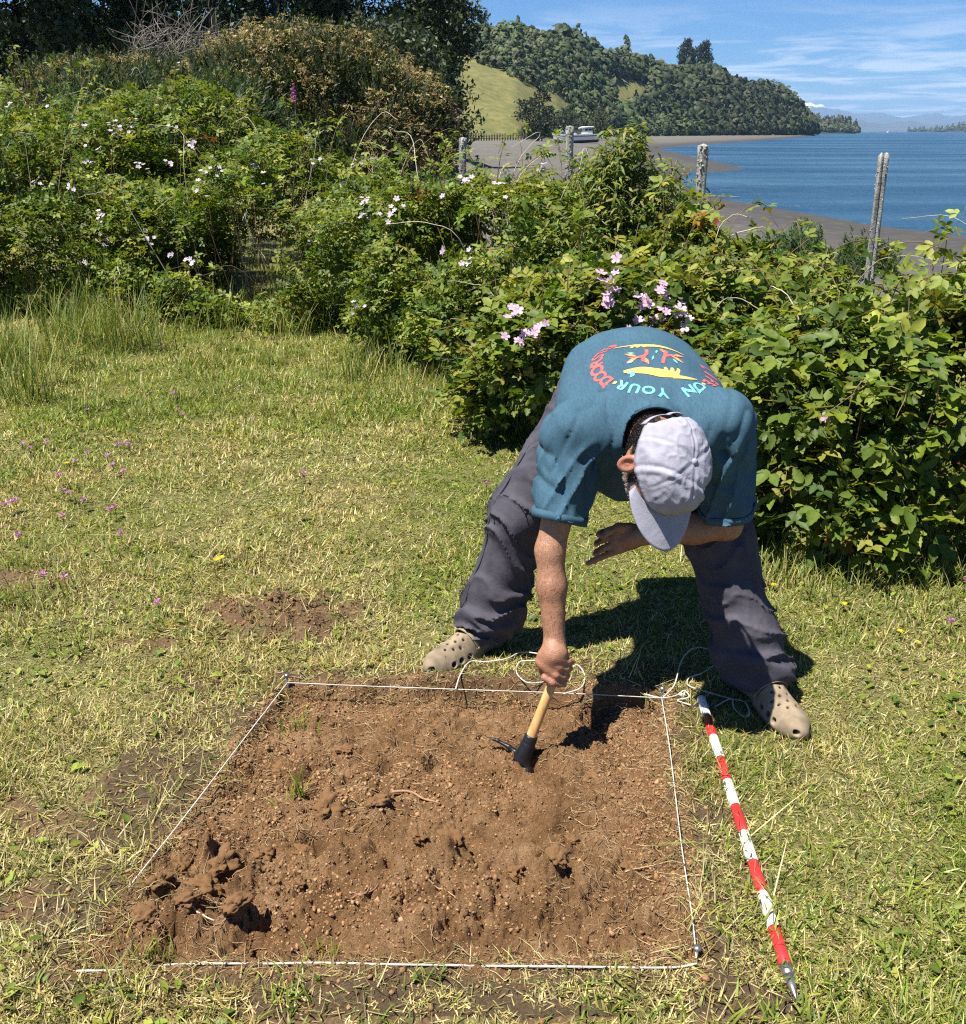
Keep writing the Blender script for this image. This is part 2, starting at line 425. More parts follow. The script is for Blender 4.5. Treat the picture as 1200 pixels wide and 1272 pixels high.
def soil_h(x, y):
    s = pit_sd(x, y); w = s+.016*noise(x*11, y*11, None, 12)+.010*noise(x*30, y*30, None, 13)
    fr = sstep(1.75, 2.55, y)                                   # the cut shows at the far side; the near edge runs out level
    ins = sstep(-.020, .018+.05*(1-fr), w)
    bx = x+.010*noise(x*24, y*24, None, 14); by = y+.010*noise(x*24, y*24, None, 15)
    cx = bx+.0055*noise(x*62, y*62, None, 210)+.003*noise(x*130, y*130, None, 212); cy_ = by+.0055*noise(x*62, y*62, None, 211)+.003*noise(x*130, y*130, None, 213)
    lump = .016*fbm(bx*6, by*6, None, 20, 2)+.013*(1-np.abs(noise(bx*13, by*11, None, 22)))-.012*(1-np.abs(noise(cx*17, cy_*12, None, 28)))**4+.007*noise(cx*34, cy_*34, None, 23)+crumbs(cx, cy_, 13, .026, 201)*sstep(-.45, .35, noise(x*5, y*5, None, 208))+crumbs(cx, cy_, 32, .0140, 202)*sstep(-.8, .2, noise(x*9, y*9, None, 209))+crumbs(cx, cy_, 80, .0058, 203)+.0045*noise(cx*90, cy_*90, None, 205)+.0030*noise(x*150, y*150, None, 25)
    rough = .62+.70*sstep(.15, -.5, noise(x*3.1, y*3.1, None, 26)+.35*(x+.1))
    z = -.046-.018*fr+lump*rough+.0040*noise(x*210, y*210, None, 31)+.0028*noise(x*330, y*330, None, 32)
    for hx, hy, r, dp in HOLES:
        z = z-dp*1.1*np.exp(-((np.hypot(x-hx, (y-hy)*1.15)/r*(1+.25*noise(x*30, y*30, None, 29)))**2))
    for hx, hy, r, dp in LUMPS:
        q = np.clip(1-(np.hypot(x-hx, y-hy)/r*(1+.30*noise(x*40, y*40, None, 30)))**2, 0, 1); z = z+dp*.75*np.sqrt(q)
    edge = .010*np.exp(-((s+.05)/.05)**2)*(.5+.5*noise(x*40, y*40, None, 9))
    return lawn_h(x, y)*(1-ins)+z*ins+edge*(1-ins)+.004*dirt(x, y)*(1-ins)*noise(x*90, y*90, None, 27)
def hpx(px, py, r, d): p = onz(px, py, -.04); return (p[0], p[1], r, d)
HOLES = [hpx(*a) for a in ((286, 1088, .026, .042), (316, 1124, .026, .042), (205, 1132, .024, .035), (392, 1056, .022, .045), (214, 1168, .026, .05), (545, 1050, .028, .035), (700, 1083, .022, .045), (640, 1108, .018, .03), (700, 1036, .018, .035), (440, 915, .035, .035), (515, 940, .022, .03), (330, 905, .03, .03), (665, 950, .022, .04), (360, 985, .024, .03), (590, 995, .02, .03), (470, 985, .022, .03), (265, 1050, .02, .04), (318, 1190, .02, .05), (600, 1150, .018, .03), (760, 1000, .02, .03), (735, 895, .035, .05), (655, 1000, .02, .025), (745, 1130, .02, .03), (420, 1160, .018, .025), (570, 905, .02, .03))]
HR = np.random.default_rng(5)
RL = [hpx(float(HR.uniform(190, 800)), float(HR.uniform(890, 1150)), float(HR.uniform(.020, .042)), float(HR.uniform(.012, .024))) for _ in range(46)]
HOLES += [hpx(float(HR.uniform(170, 810)), float(HR.uniform(880, 1185)), float(HR.uniform(.010, .024)), float(HR.uniform(.018, .036))) for _ in range(70)]
LUMPS = [hpx(*a) for a in ((272, 1080, .034, .030), (250, 1110, .045, .022), (300, 1140, .05, .025), (400, 1020, .055, .025), (560, 1065, .05, .03), (470, 1010, .05, .02), (190, 1110, .045, .02), (380, 960, .05, .022), (690, 1100, .04, .02), (430, 935, .045, .02), (620, 1060, .045, .02), (340, 1055, .04, .02), (520, 960, .04, .018), (230, 1150, .045, .02), (730, 960, .04, .02), (300, 960, .04, .02), (640, 930, .05, .018), (580, 900, .05, .015), (500, 1090, .05, .015), (450, 1080, .04, .018))]

LUMPS += RL

# coast: the water's edge, in metres, on the sea's level
WATER = [onz(px, py, SEA)[:2] for px, py in ((1500, 352), (1200, 293), (1093, 281), (1013, 267), (930, 253), (897, 247), (862, 238), (846, 226), (858, 213), (890, 213.5), (928, 210.5), (900, 203), (860, 195), (825, 187), (820, 184), (860, 180), (940, 175), (985, 171), (1013, 168.4))]
WATER = np.array(WATER+[np.array([.302*1500, 1500.]), np.array([.2*4000, 4000.]), np.array([4000., 4000.]), np.array([4000., 30.])])
def water_sd(x, y):
    """distance on land to the water's edge, negative over water"""
    x = np.asarray(x, float); y = np.asarray(y, float); d = np.full(x.shape, 1e12); ins = np.zeros(x.shape, bool); n = len(WATER)
    for i in range(n):
        a, b = WATER[i], WATER[(i+1) % n]; e = b-a; t = np.clip(((x-a[0])*e[0]+(y-a[1])*e[1])/(e@e), 0, 1)
        d = np.minimum(d, (x-a[0]-t*e[0])**2+(y-a[1]-t*e[1])**2)
        c = (a[1] > y) != (b[1] > y); xi = a[0]+(y-a[1])*e[0]/(e[1] if abs(e[1]) > 1e-9 else 1e-9); ins ^= c & (x < xi)
    d = np.sqrt(d); return np.where(ins, -d, d)
RPX = np.array([200, 540, 580, 640, 690, 720, 760, 830, 905, 950, 975, 990, 1001, 1012.])
RPY = np.array([60, 52, 52, 40, 52, 70, 81, 100, 106, 117, 131, 150, 163, 168.])     # ridge of the ground, trees stand above
RRR = np.array([330, 420, 430, 450, 480, 500, 540, 600, 650, 670, 685, 695, 705, 715.])
RBR = np.array([200, 225, 232, 255, 300, 340, 400, 480, 560, 610, 640, 660, 680, 700.])
def hill_h(x, y):
    r = np.hypot(x, y); u = np.where(y > 1, x/np.maximum(y, 1), 9.0); px = 600+u*F*1.0748
    py = np.interp(px, RPX, RPY); rr = np.interp(px, RPX, RRR); rb = np.interp(px, RPX, RBR)
    el = np.arctan((636-py)/F)-PITCH; zr = CAMH+rr*np.tan(el)
    t = np.clip((r-rb)/(rr-rb), 0, 1); f = .55*t+.45*t*t*(3-2*t)
    back = sstep(rr+350, rr+20, r); fade = sstep(1013, 1004, px)*sstep(-2500, 100, px)
    bump = 2.6*fbm(x/38, y/38, None, 51, 3)*sstep(0, .15, t)*sstep(1.0, .7, t)
    return (np.maximum(zr, .3)*f+bump)*back*fade
def land_h(x, y):
    x = np.asarray(x, float); y = np.asarray(y, float); sd = water_sd(x, y); r = np.hypot(x, y)
    beach = SEA+np.where(sd > 0, np.minimum(sd*.045, .35+sd*.004), np.maximum(sd*.06, -4))
    beach = beach+.05*fbm(x*.25, y*.25, None, 61, 3)*sstep(0, 4, sd)
    # grassy shelf round the camera and to the left; ends at a bank along the fence
    bank = np.minimum(6.9-y+(x-1.2)*-.02, 99)                   # in front of this line: lawn
    left = (-.02*y-.2-x)*.75                                      # left of this line: land behind the brambles
    k = np.maximum(bank, left)+.35*noise(x*.6, y*.6, None, 62); k = np.where(y < 0, 5, k)
    shelf = -1.25*sstep(.6, -3.4, k)
    near = np.maximum(shelf, np.minimum(beach, .6)) if True else shelf
    z = np.where(r < 60, near, np.maximum(beach, -1.25*sstep(.6, -3.4, k)))
    left_rise = sstep(2, 40, left)*(.5+.02*r)
    return z+hill_h(x, y)*(sd > -3)+np.where(left > 0, left_rise, 0)*(r < 400)

# -- materials of the ground
t = NT('lawn_earth'); co = t.obj_co(); a = t.noise(3, 6, 0.6, co); b = t.noise(130, 6, 0.75, co)
c = t.ramp(b, [(0.3, (.030, .030, .010)), (0.5, (.115, .110, .040)), (0.7, (.28, .25, .11))])
t.set(Base_Color=t.mixc(t.attr(), c, t.ramp(b, [(.3, (.055, .034, .019)), (.55, (.125, .080, .045)), (.75, (.24, .165, .10))])), Roughness=1.0); t.b.inputs['Specular IOR Level'].default_value = .1
t.bump(b, .6, .01); EARTH = t.m
t = NT('dug_soil'); co = t.obj_co(); a = t.noise(8, 6, 0.65, co); b = t.noise(170, 6, 0.75, co); d = t.noise(620, 3, 0.7, co)
c = t.ramp(a, [(.3, (.145, .078, .036)), (.5, (.255, .145, .070)), (.7, (.39, .245, .135))])
c = t.mixc(.55, c, t.ramp(b, [(.3, (.45, .42, .40)), (.5, (1, 1, 1)), (.72, (1.5, 1.45, 1.4))]), 'MULTIPLY')
c = t.mixc(t.attr(), c, t.ramp(b, [(.3, (.07, .048, .028)), (.55, (.155, .108, .064)), (.75, (.26, .195, .125))]))
t.set(Base_Color=c, Roughness=1.0); t.b.inputs['Specular IOR Level'].default_value = .08
t.bump(t.math('ADD', b, t.math('MULTIPLY', d, .6)), 1.0, .010); SOIL = t.m
t = NT('terrain'); co = t.obj_co(); a = t.noise(.35, 6, .65, co); b = t.noise(2.5, 6, .7, co); z = t.n('ShaderNodeSeparateXYZ', {0: co}).outputs['Z']
sand = t.ramp(b, [(.3, (.075, .069, .058)), (.55, (.13, .12, .104)), (.75, (.24, .228, .205))])
sand = t.mixc(t.math('MULTIPLY', t.n('ShaderNodeMapRange', {'Value': z, 'From Min': -.90, 'From Max': -.50, 'To Min': 1.0, 'To Max': 0.0}).outputs[0], .75), sand, (.035, .034, .036))
gr = t.ramp(a, [(.3, (.085, .10, .032)), (.5, (.14, .135, .048)), (.7, (.20, .175, .072))]); gr = t.mixc(.35, gr, t.ramp(b, [(.3, (.5, .55, .5)), (.7, (1.3, 1.25, 1.2))]), 'MULTIPLY')
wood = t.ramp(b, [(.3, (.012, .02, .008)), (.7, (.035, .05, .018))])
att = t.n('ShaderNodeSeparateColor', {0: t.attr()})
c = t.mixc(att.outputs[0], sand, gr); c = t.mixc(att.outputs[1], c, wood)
t.set(Base_Color=c, Roughness=.95); t.b.inputs['Specular IOR Level'].default_value = .15; t.bump(b, .5, .08); TERR = t.m
t = NT('sea_water'); co = t.obj_co()
m1 = t.n('ShaderNodeMapping', {'Vector': co, 'Scale': (.30, 1.0, 1), 'Rotation': (0, 0, .12)}).outputs[0]
w1 = t.noise(.8, 6, .65, m1); w2 = t.noise(.12, 4, .6, m1); w3 = t.noise(.018, 4, .55, m1)
t.set(Base_Color=t.ramp(t.math('ADD', t.math('MULTIPLY', w2, .5), t.math('MULTIPLY', w3, .5)), [(.38, (.010, .040, .078)), (.5, (.024, .072, .125)), (.62, (.06, .125, .185))]), Roughness=.34, IOR=1.33)
t.bump(t.math('ADD', t.math('MULTIPLY', w1, .8), t.math('MULTIPLY', w2, 2.6)), 1.0, 1.2); WATERM = t.m

# -- lawn: one sheet round the camera, sunk where the dug soil lies
SOIL_LO = np.array([NL[0]-.16, NR[1]-.13]); SOIL_HI = np.array([max(NR[0], FR[0])+.12, FL[1]+.12])
gx = np.concatenate([np.arange(-9, -2.2, .12), np.arange(-2.2, 2.2, .02), np.arange(2.2, 9, .12)]); gy = np.concatenate([np.arange(-6, .4, .3), np.arange(.4, 4.2, .02), np.arange(4.2, 13.01, .08)])
X, Y = np.meshgrid(gx, gy, indexing='ij'); Z = lawn_h(X, Y)+np.where(np.hypot(X, Y) > 4.5, land_h(X, Y)*sstep(4.5, 6, np.hypot(X, Y)), 0)
inn = (X > SOIL_LO[0]+.05) & (X < SOIL_HI[0]-.05) & (Y > SOIL_LO[1]+.05) & (Y < SOIL_HI[1]-.05); Z = np.where(inn, -.22, Z)
edge = np.maximum(np.maximum(np.abs(X)-7, -Y-4), Y-11); Z = Z-np.where(edge > 0, .06*edge, 0)
n0, n1 = X.shape; i, j = np.meshgrid(np.arange(n0-1), np.arange(n1-1), indexing='ij'); q = (i*n1+j).ravel()
D = dirt(X, Y).ravel()
lawn = obj('lawn_ground', np.stack([X, Y, Z], -1).reshape(-1, 3), np.stack([q, q+n1, q+n1+1, q+1], -1), EARTH, None, np.stack([D]*3, -1), True, 'structure')
# -- the dug soil
gx = np.arange(SOIL_LO[0], SOIL_HI[0], .0035); gy = np.arange(SOIL_LO[1], SOIL_HI[1], .0037)
X, Y = np.meshgrid(gx, gy, indexing='ij'); Z = soil_h(X, Y)
e = np.minimum(np.minimum(X-SOIL_LO[0], SOIL_HI[0]-X), np.minimum(Y-SOIL_LO[1], SOIL_HI[1]-Y)); Z = Z+.004-.02*sstep(.012, 0, e)
SOILZ = Z-.004
def soil_z(x, y):
    """height of the finished soil mesh"""
    u = np.clip((np.asarray(x)-SOIL_LO[0])/.0035, 0, SOILZ.shape[0]-1.001); v = np.clip((np.asarray(y)-SOIL_LO[1])/.0037, 0, SOILZ.shape[1]-1.001); i = u.astype(int); j = v.astype(int); a = u-i; b = v-j
    return (SOILZ[i, j]*(1-a)+SOILZ[i+1, j]*a)*(1-b)+(SOILZ[i, j+1]*(1-a)+SOILZ[i+1, j+1]*a)*b
n0, n1 = X.shape; i, j = np.meshgrid(np.arange(n0-1), np.arange(n1-1), indexing='ij'); q = (i*n1+j).ravel()
D = sstep(.02, -.06, pit_sd(X, Y)+.03*noise(X*20, Y*20, None, 71)).ravel()
soil = obj('dug_soil', np.stack([X, Y, Z], -1).reshape(-1, 3), np.stack([q, q+n1, q+n1+1, q+1], -1), SOIL, None, np.stack([D]*3, -1), False, 'structure')
# -- terrain beyond: beach, bank, headland
ra = np.concatenate([np.geomspace(8.5, 120, 110), np.geomspace(120, 1150, 150)[1:]]); ua = np.concatenate([np.linspace(-3.0, -.5, 60)[:-1], np.linspace(-.5, .62, 320), np.linspace(.62, 3.5, 50)[1:]])
U, R = np.meshgrid(ua, ra, indexing='ij'); Y = R/np.sqrt(1+U*U); X = U*Y; Z = land_h(X, Y)
sdw = water_sd(X, Y); px = 600+U*F*1.0748; rb = np.interp(px, RPX, RBR)
onhill = sstep(-6, 6, R-rb)*(px < 1004)*(px > -3000); lft = sstep(0, 1.5, (-.02*Y-.2-X)*.75)*(R < 230)
grass = np.clip(np.maximum(np.maximum(onhill, lft), sstep(-.75, -.35, Z)*(R < 14)), 0, 1); 
HILLC = np.stack([grass.ravel(), np.zeros(grass.size), np.zeros(grass.size)], -1)
n0, n1 = X.shape; i, j = np.meshgrid(np.arange(n0-1), np.arange(n1-1), indexing='ij'); q = (i*n1+j).ravel()
TERR_V = np.stack([X, Y, Z-.05*(R < 12.5)], -1).reshape(-1, 3)
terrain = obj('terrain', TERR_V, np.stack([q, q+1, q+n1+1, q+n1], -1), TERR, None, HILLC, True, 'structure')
# -- sea to the horizon
a = np.linspace(-1.45, 1.45, 60); rr_ = np.array([14, 40, 150, 600, 2500, 12000, 45000.]); V = np.array([(r*math.sin(x), r*math.cos(x), SEA) for r in rr_ for x in a]); n1 = len(a)
q = np.array([r*n1+k for r in range(len(rr_)-1) for k in range(n1-1)]); sea = obj('sea', V, np.stack([q, q+1, q+n1+1, q+n1], -1), WATERM, None, None, True, 'structure')
# -- far shores and mountains
t = NT('far_rock'); co = t.obj_co(); nz = t.noise(.004, 8, .6, co); z = t.n('ShaderNodeSeparateXYZ', {0: co}).outputs['Z']
sn = t.n('ShaderNodeMapRange', {'Value': t.math('ADD', z, t.math('MULTIPLY', nz, 160)), 'From Min': 375.0, 'From Max': 400.0}).outputs[0]
t.set(Base_Color=t.mixc(sn, t.ramp(nz, [(.3, (.03, .045, .05)), (.7, (.07, .085, .08))]), (.85, .87, .9)), Roughness=.95); ROCK = t.m
def range_(name, pxs, pys, dist, depth, rough, seed, m, step=3.0):
    px = np.arange(pxs[0], pxs[-1]+.1, step); py = np.interp(px, pxs, pys); u = uq(px); Vm = []
    el = np.arctan((636-py)/F)-PITCH; top = np.maximum(CAMH+dist*np.tan(el), SEA-2)
    top = top+np.maximum(top, 0)*rough*fbm(px*.13, px*0, None, seed, 5)
    rows = np.linspace(-1, 1, 13)
    for w in rows:
        d = dist+w*depth; prof = max(0, 1-abs(w))**.8; jit = 1+rough*1.5*fbm(px*.16+w*9, px*0+w*5, None, seed+5, 4)*(1-prof)
        Vm.append(np.stack([u*d, np.full(len(px), d), SEA-3+(top-SEA+3)*prof*jit], -1))
    Vm = np.concatenate(Vm); k = len(px); q = np.array([r*k+c for r in range(12) for c in range(k-1)])
    return obj(name, Vm, np.stack([q, q+1, q+k+1, q+k], -1), m, None, None, True, 'structure')
range_('mountains', [930, 975, 985, 1000, 1020, 1040, 1060, 1090, 1120, 1135, 1160, 1180, 1200, 1240, 1300, 1420], [150, 136, 127, 126, 131, 137, 141, 140, 147, 143, 139, 145, 141, 146, 142, 150], 14000, 2500, .05, 3, ROCK)
range_('mountains', [960, 1000, 1030, 1060, 1100, 1130, 1160, 1200, 1260, 1330, 1440], [156, 150, 152, 149, 154, 150, 155, 150, 152, 149, 156], 9000, 1500, .10, 8, ROCK)
# ------------------------------------------------------------------ leaves and grass: materials and small shapes
def leafmat(name, gloss=.45, tr=.35, scale=30, objrand=False, trtint=(1.25, 1.3, .45)):
    t = NT(name); base = t.attr()
    co = t.obj_co()
    if objrand:
        rnd = t.n('ShaderNodeObjectInfo').outputs['Random']
        base = t.mixc(1.0, base, t.ramp(rnd, [(0, (.55, .62, .5)), (.5, (1, 1, 1)), (.85, (1.45, 1.3, .9)), (1.0, (1.9, 1.5, .8))]), 'MULTIPLY')
    nz = t.noise(scale, 3, .6, co); c = t.mixc(.5, base, t.ramp(nz, [(.3, (.6, .62, .6)), (.7, (1.35, 1.3, 1.2))]), 'MULTIPLY')
    t.set(Base_Color=c, Roughness=gloss); t.b.inputs['Specular IOR Level'].default_value = .28
    t.translucent(t.mixc(1.0, c, trtint, 'MULTIPLY'), tr); return t.m
GRASS = leafmat('grass_blade', .5, .32, 12); LEAF = leafmat('bramble_leaf', .55, .36, 18); LEAF1 = leafmat('bramble_leaf_single', .52, .36, 60, True)
DARKLEAF = leafmat('tree_leaf', .5, .22, 2.0); FAR = leafmat('far_foliage', .6, .15, .15)
t = NT('petal'); t.set(Base_Color=t.attr(), Roughness=.6); t.translucent(t.attr(), .35); PETAL = t.m
t = NT('cane_bark'); co = t.obj_co(); t.set(Base_Color=t.mixc(.5, t.attr(), t.ramp(t.noise(50, 4, .6, co), [(.3, (.5, .5, .5)), (.7, (1.5, 1.5, 1.5))]), 'MULTIPLY'), Roughness=.7); CANE = t.m
t = NT('tree_bark'); co = t.obj_co(); t.set(Base_Color=t.ramp(t.noise(9, 6, .65, co), [(.3, (.035, .028, .022)), (.7, (.11, .09, .075))]), Roughness=.9); t.bump(t.noise(14, 5, .6, co), .6, .05); BARK = t.m

def leaflet_hi(L=1.0, W=.62, teeth=5):
    """pointed oval, toothed edge, folded along the midrib; unit length along +x"""
    n = teeth*2; V = [(0, 0, 0)]; F_ = []
    mid = [(x, 0, -.05*math.sin(math.pi*x)-.10*x*x) for x in np.linspace(0, 1, 4)]
    V = [m for m in mid]; sides = []
    for sgn in (1, -1):
        row = []
        for i in range(1, n):
            x = i/n; w = W/2*math.sin(math.pi*x**.8)**.85*(1.0 if i % 2 else .86)
            V.append((x*L-(0 if i % 2 else .03), sgn*w, .10*w/(W/2)-.10*x*x)); row.append(len(V)-1)
        sides.append(row)
    for row, sgn in zip(sides, (1, -1)):
        full = [0]+row+[3]; 
        for a, b in zip(full[:-1], full[1:]):
            xm = (V[a][0]+V[b][0])/2; m = 1 if xm < .5 else 2
            f = [a, b, m] if sgn < 0 else [b, a, m]
            if len({*f}) == 3: F_.append(f)
        F_.append([0, row[n//2-1], 1] if False else [1, 2, row[n//2-1]] if sgn > 0 else [2, 1, row[n//2-1]])
    return np.array(V, float), np.array(F_)
def leaflet_lo(W=.6):
    V = np.array([(0, 0, 0), (.35, W/2, .06), (.75, W*.36, .02), (1, 0, -.10), (.75, -W*.36, .02), (.35, -W/2, .06), (.5, 0, -.04)], float)
    return V, np.array([[0, 6, 1], [1, 6, 2], [2, 6, 3], [3, 6, 4], [4, 6, 5], [5, 6, 0]])[:, [0, 1, 2]]
def leaflet_min(W=.55):
    return np.array([(0, 0, 0), (.5, W/2, .05), (1, 0, -.08), (.5, -W/2, .05)], float), np.array([[0, 2, 1], [0, 3, 2]])
def rotz(a): c, s = math.cos(a), math.sin(a); return np.array([[c, -s, 0], [s, c, 0], [0, 0, 1]])
def compound(fn, n=3, size=1.0, petiole=.35, stemcol=(.35, .30, .12)):
    """bramble leaf of 3 or 5 leaflets on a stalk, along +x, facing +z"""
    V, F_, C = [], [], []; k = 0
    angs = {3: (0, 1.05, -1.05), 5: (0, .75, -.75, 1.7, -1.7), 1: (0,)}[n]
    for i, a in enumerate(angs):
        lv, lf = fn(); s = size*(1.0 if i == 0 else .82 if i < 3 else .62); off = petiole*size+(.16*size if i == 0 and n > 1 else 0)
        lv = (lv*s)@rotz(a).T+np.array([off, 0, 0]); lv[:, 2] -= .12*size*abs(math.sin(a))
        V.append(lv); F_.append(lf+k); C.append(np.tile([1, 1, 1], (len(lv), 1))*(1-.12*rng.random())); k += len(lv)
    sv = np.array([(0, .012, 0), (0, -.012, 0), (petiole+.16, 0, 0)])*size; V.append(sv); F_.append(np.array([[0, 1, 2]])+k); C.append(np.tile([1.3, 1.0, .9], (3, 1)))
    return np.concatenate(V), np.concatenate(F_), np.concatenate(C)
def sprig(fn, nl, L, size, n3=3, spread=1.0):
    """a shoot of length L along +x with nl leaves, roughly facing +z"""
    V, F_, C = [], [], []; k = 0
    for i in range(nl):
        u = (i+.5)/nl; s = size*(1.1-.45*u)*rng.uniform(.8, 1.15); a = (1 if i % 2 else -1)*rng.uniform(.5, 1.3)*spread if i < nl-1 else rng.uniform(-.3, .3)
        lv, lf, lc = compound(fn, n3, s)
        tilt = rng.normal(0, .35); roll = rng.normal(0, .4)
        M = rotz(a)@np.array([[math.cos(tilt), 0, math.sin(tilt)], [0, 1, 0], [-math.sin(tilt), 0, math.cos(tilt)]])@np.array([[1, 0, 0], [0, math.cos(roll), -math.sin(roll)], [0, math.sin(roll), math.cos(roll)]])
        lv = lv@M.T+np.array([u*L, 0, -.25*L*u*u+.02*L]); V.append(lv); F_.append(lf+k); C.append(lc*rng.uniform(.8, 1.2)); k += len(lv)
    if fn is leaflet_min: return np.concatenate(V), np.concatenate(F_), np.concatenate(C)
    sx = np.linspace(0, 1, 4); P = np.stack([sx*L, 0*sx, -.25*L*sx*sx], -1); tv, tf = tube(P, np.array([.0035, .003, .0025, .0015])*(size/.06), 3, False); V.append(tv); F_.append(tf+k); C.append(np.tile([1.1, .75, .6], (len(tv), 1)))
    return np.concatenate(V), np.concatenate(F_), np.concatenate(C)
GREENS = np.array([[.085, .135, .020], [.135, .185, .026], [.185, .225, .034], [.06, .11, .018], [.24, .255, .045], [.16, .20, .03]])
def pick(pal, n, jit=.2):
    c = pal[rng.integers(0, len(pal), n)]; return c*rng.uniform(1-jit, 1+jit, (n, 1))*rng.uniform(.93, 1.07, (n, 3))
def lobes_pts(lobes, n, thick=.22, skip=.70, low=-.25, gap=0.0, gf=3.0):
    """points through the outer shell of a heap of ellipsoids, with outward normals"""
    lobes = [(np.array(c, float), np.array(r, float)) for c, r in lobes]
    w = np.array([(r[0]*r[1]+r[1]*r[2]+r[0]*r[2]) for _, r in lobes]); w /= w.sum(); P, N = [], []
    which = rng.choice(len(lobes), n*3, p=w); d = rdir(n*3)
    for i, (c, r) in enumerate(lobes):
        m = which == i; dd = d[m]; rad = 1-np.abs(rng.normal(0, thick, m.sum())); rad = np.clip(rad, .3, 1)
        rad = rad*(1+.13*noise(dd[:, 0]*3+i*7, dd[:, 1]*3, dd[:, 2]*3, 91)+.08*rng.normal(size=m.sum())*.5)
        p = c+dd*r*rad[:, None]; nn = nrm(dd/r); ok = dd[:, 2] > low
        for j, (c2, r2) in enumerate(lobes):
            if j != i: ok &= np.linalg.norm((p-c2)/r2, axis=1) > skip
        P.append(p[ok]); N.append(nn[ok])
    P = np.concatenate(P); N = np.concatenate(N)
    if gap > 0:
        ok = noise(P[:, 0]*gf, P[:, 1]*gf, P[:, 2]*gf, 93) > (gap*2-1)*.6; P, N = P[ok], N[ok]
    k = rng.permutation(len(P))[:n]; return P[k], N[k]
def leafrot(N, up=.7, rnd=.5):
    z = nrm(N*.40+np.array([0, 0, up+.15])+rng.normal(size=N.shape)*rnd); x = nrm(N+rng.normal(size=N.shape)*.7+np.array([0, 0, .1])); return basis(z, x)
def ground_at(x, y):
    r = np.hypot(x, y); return float(lawn_h(np.array([x]), np.array([y]))[0]+(land_h(np.array([x]), np.array([y]))[0]*sstep(4.5, 6, r)))

# flowers
def rose(n=5, r=.016):
    """open five-petalled flower facing +z"""
    V, F_, C = [], [], []; k = 0
    for i in range(n):
        a = i*2*math.pi/n+rng.normal(0, .08); pv = np.array([(0, 0, 0), (.55, .34, .12), (.95, .30, .22), (1.05, 0, .16), (.95, -.30, .22), (.55, -.34, .12)])*r
        V.append(pv@rotz(a).T); F_.append(np.array([[0, 1, 5], [1, 2, 3], [1, 3, 5], [3, 4, 5]])+k); k += 6; C.append(np.tile([1, 1, 1], (6, 1)))
    for i in range(8):
        a = i*math.pi/4; p = np.array([(0, 0, .1), (.05, .05, .3), (.1, -.02, .32)])*r*np.array([1, 1, 1]); p = p+np.array([.15, 0, 0])*r; V.append(p@rotz(a).T); F_.append(np.array([[0, 1, 2]])+k); k += 3; C.append(np.tile([.8, .75, .5], (3, 1)))
    return np.concatenate(V), np.concatenate(F_), np.concatenate(C)
ROSE = [mesh_from('flower', *[(v, f) for v, f, c in [rose()]][0], PETAL, None) for _ in range(0)]
def flower_meshes(tint):
    out = []
    for _ in range(3):
        v, f, c = rose(); out.append(mesh_from('flower', v, f, PETAL, c*np.array(tint)))
    return out
ROSEM = flower_meshes((.62, .42, .56)); ROSEW = flower_meshes((.60, .50, .58))
def euler_of(M): return Matrix(M.tolist()).to_euler()

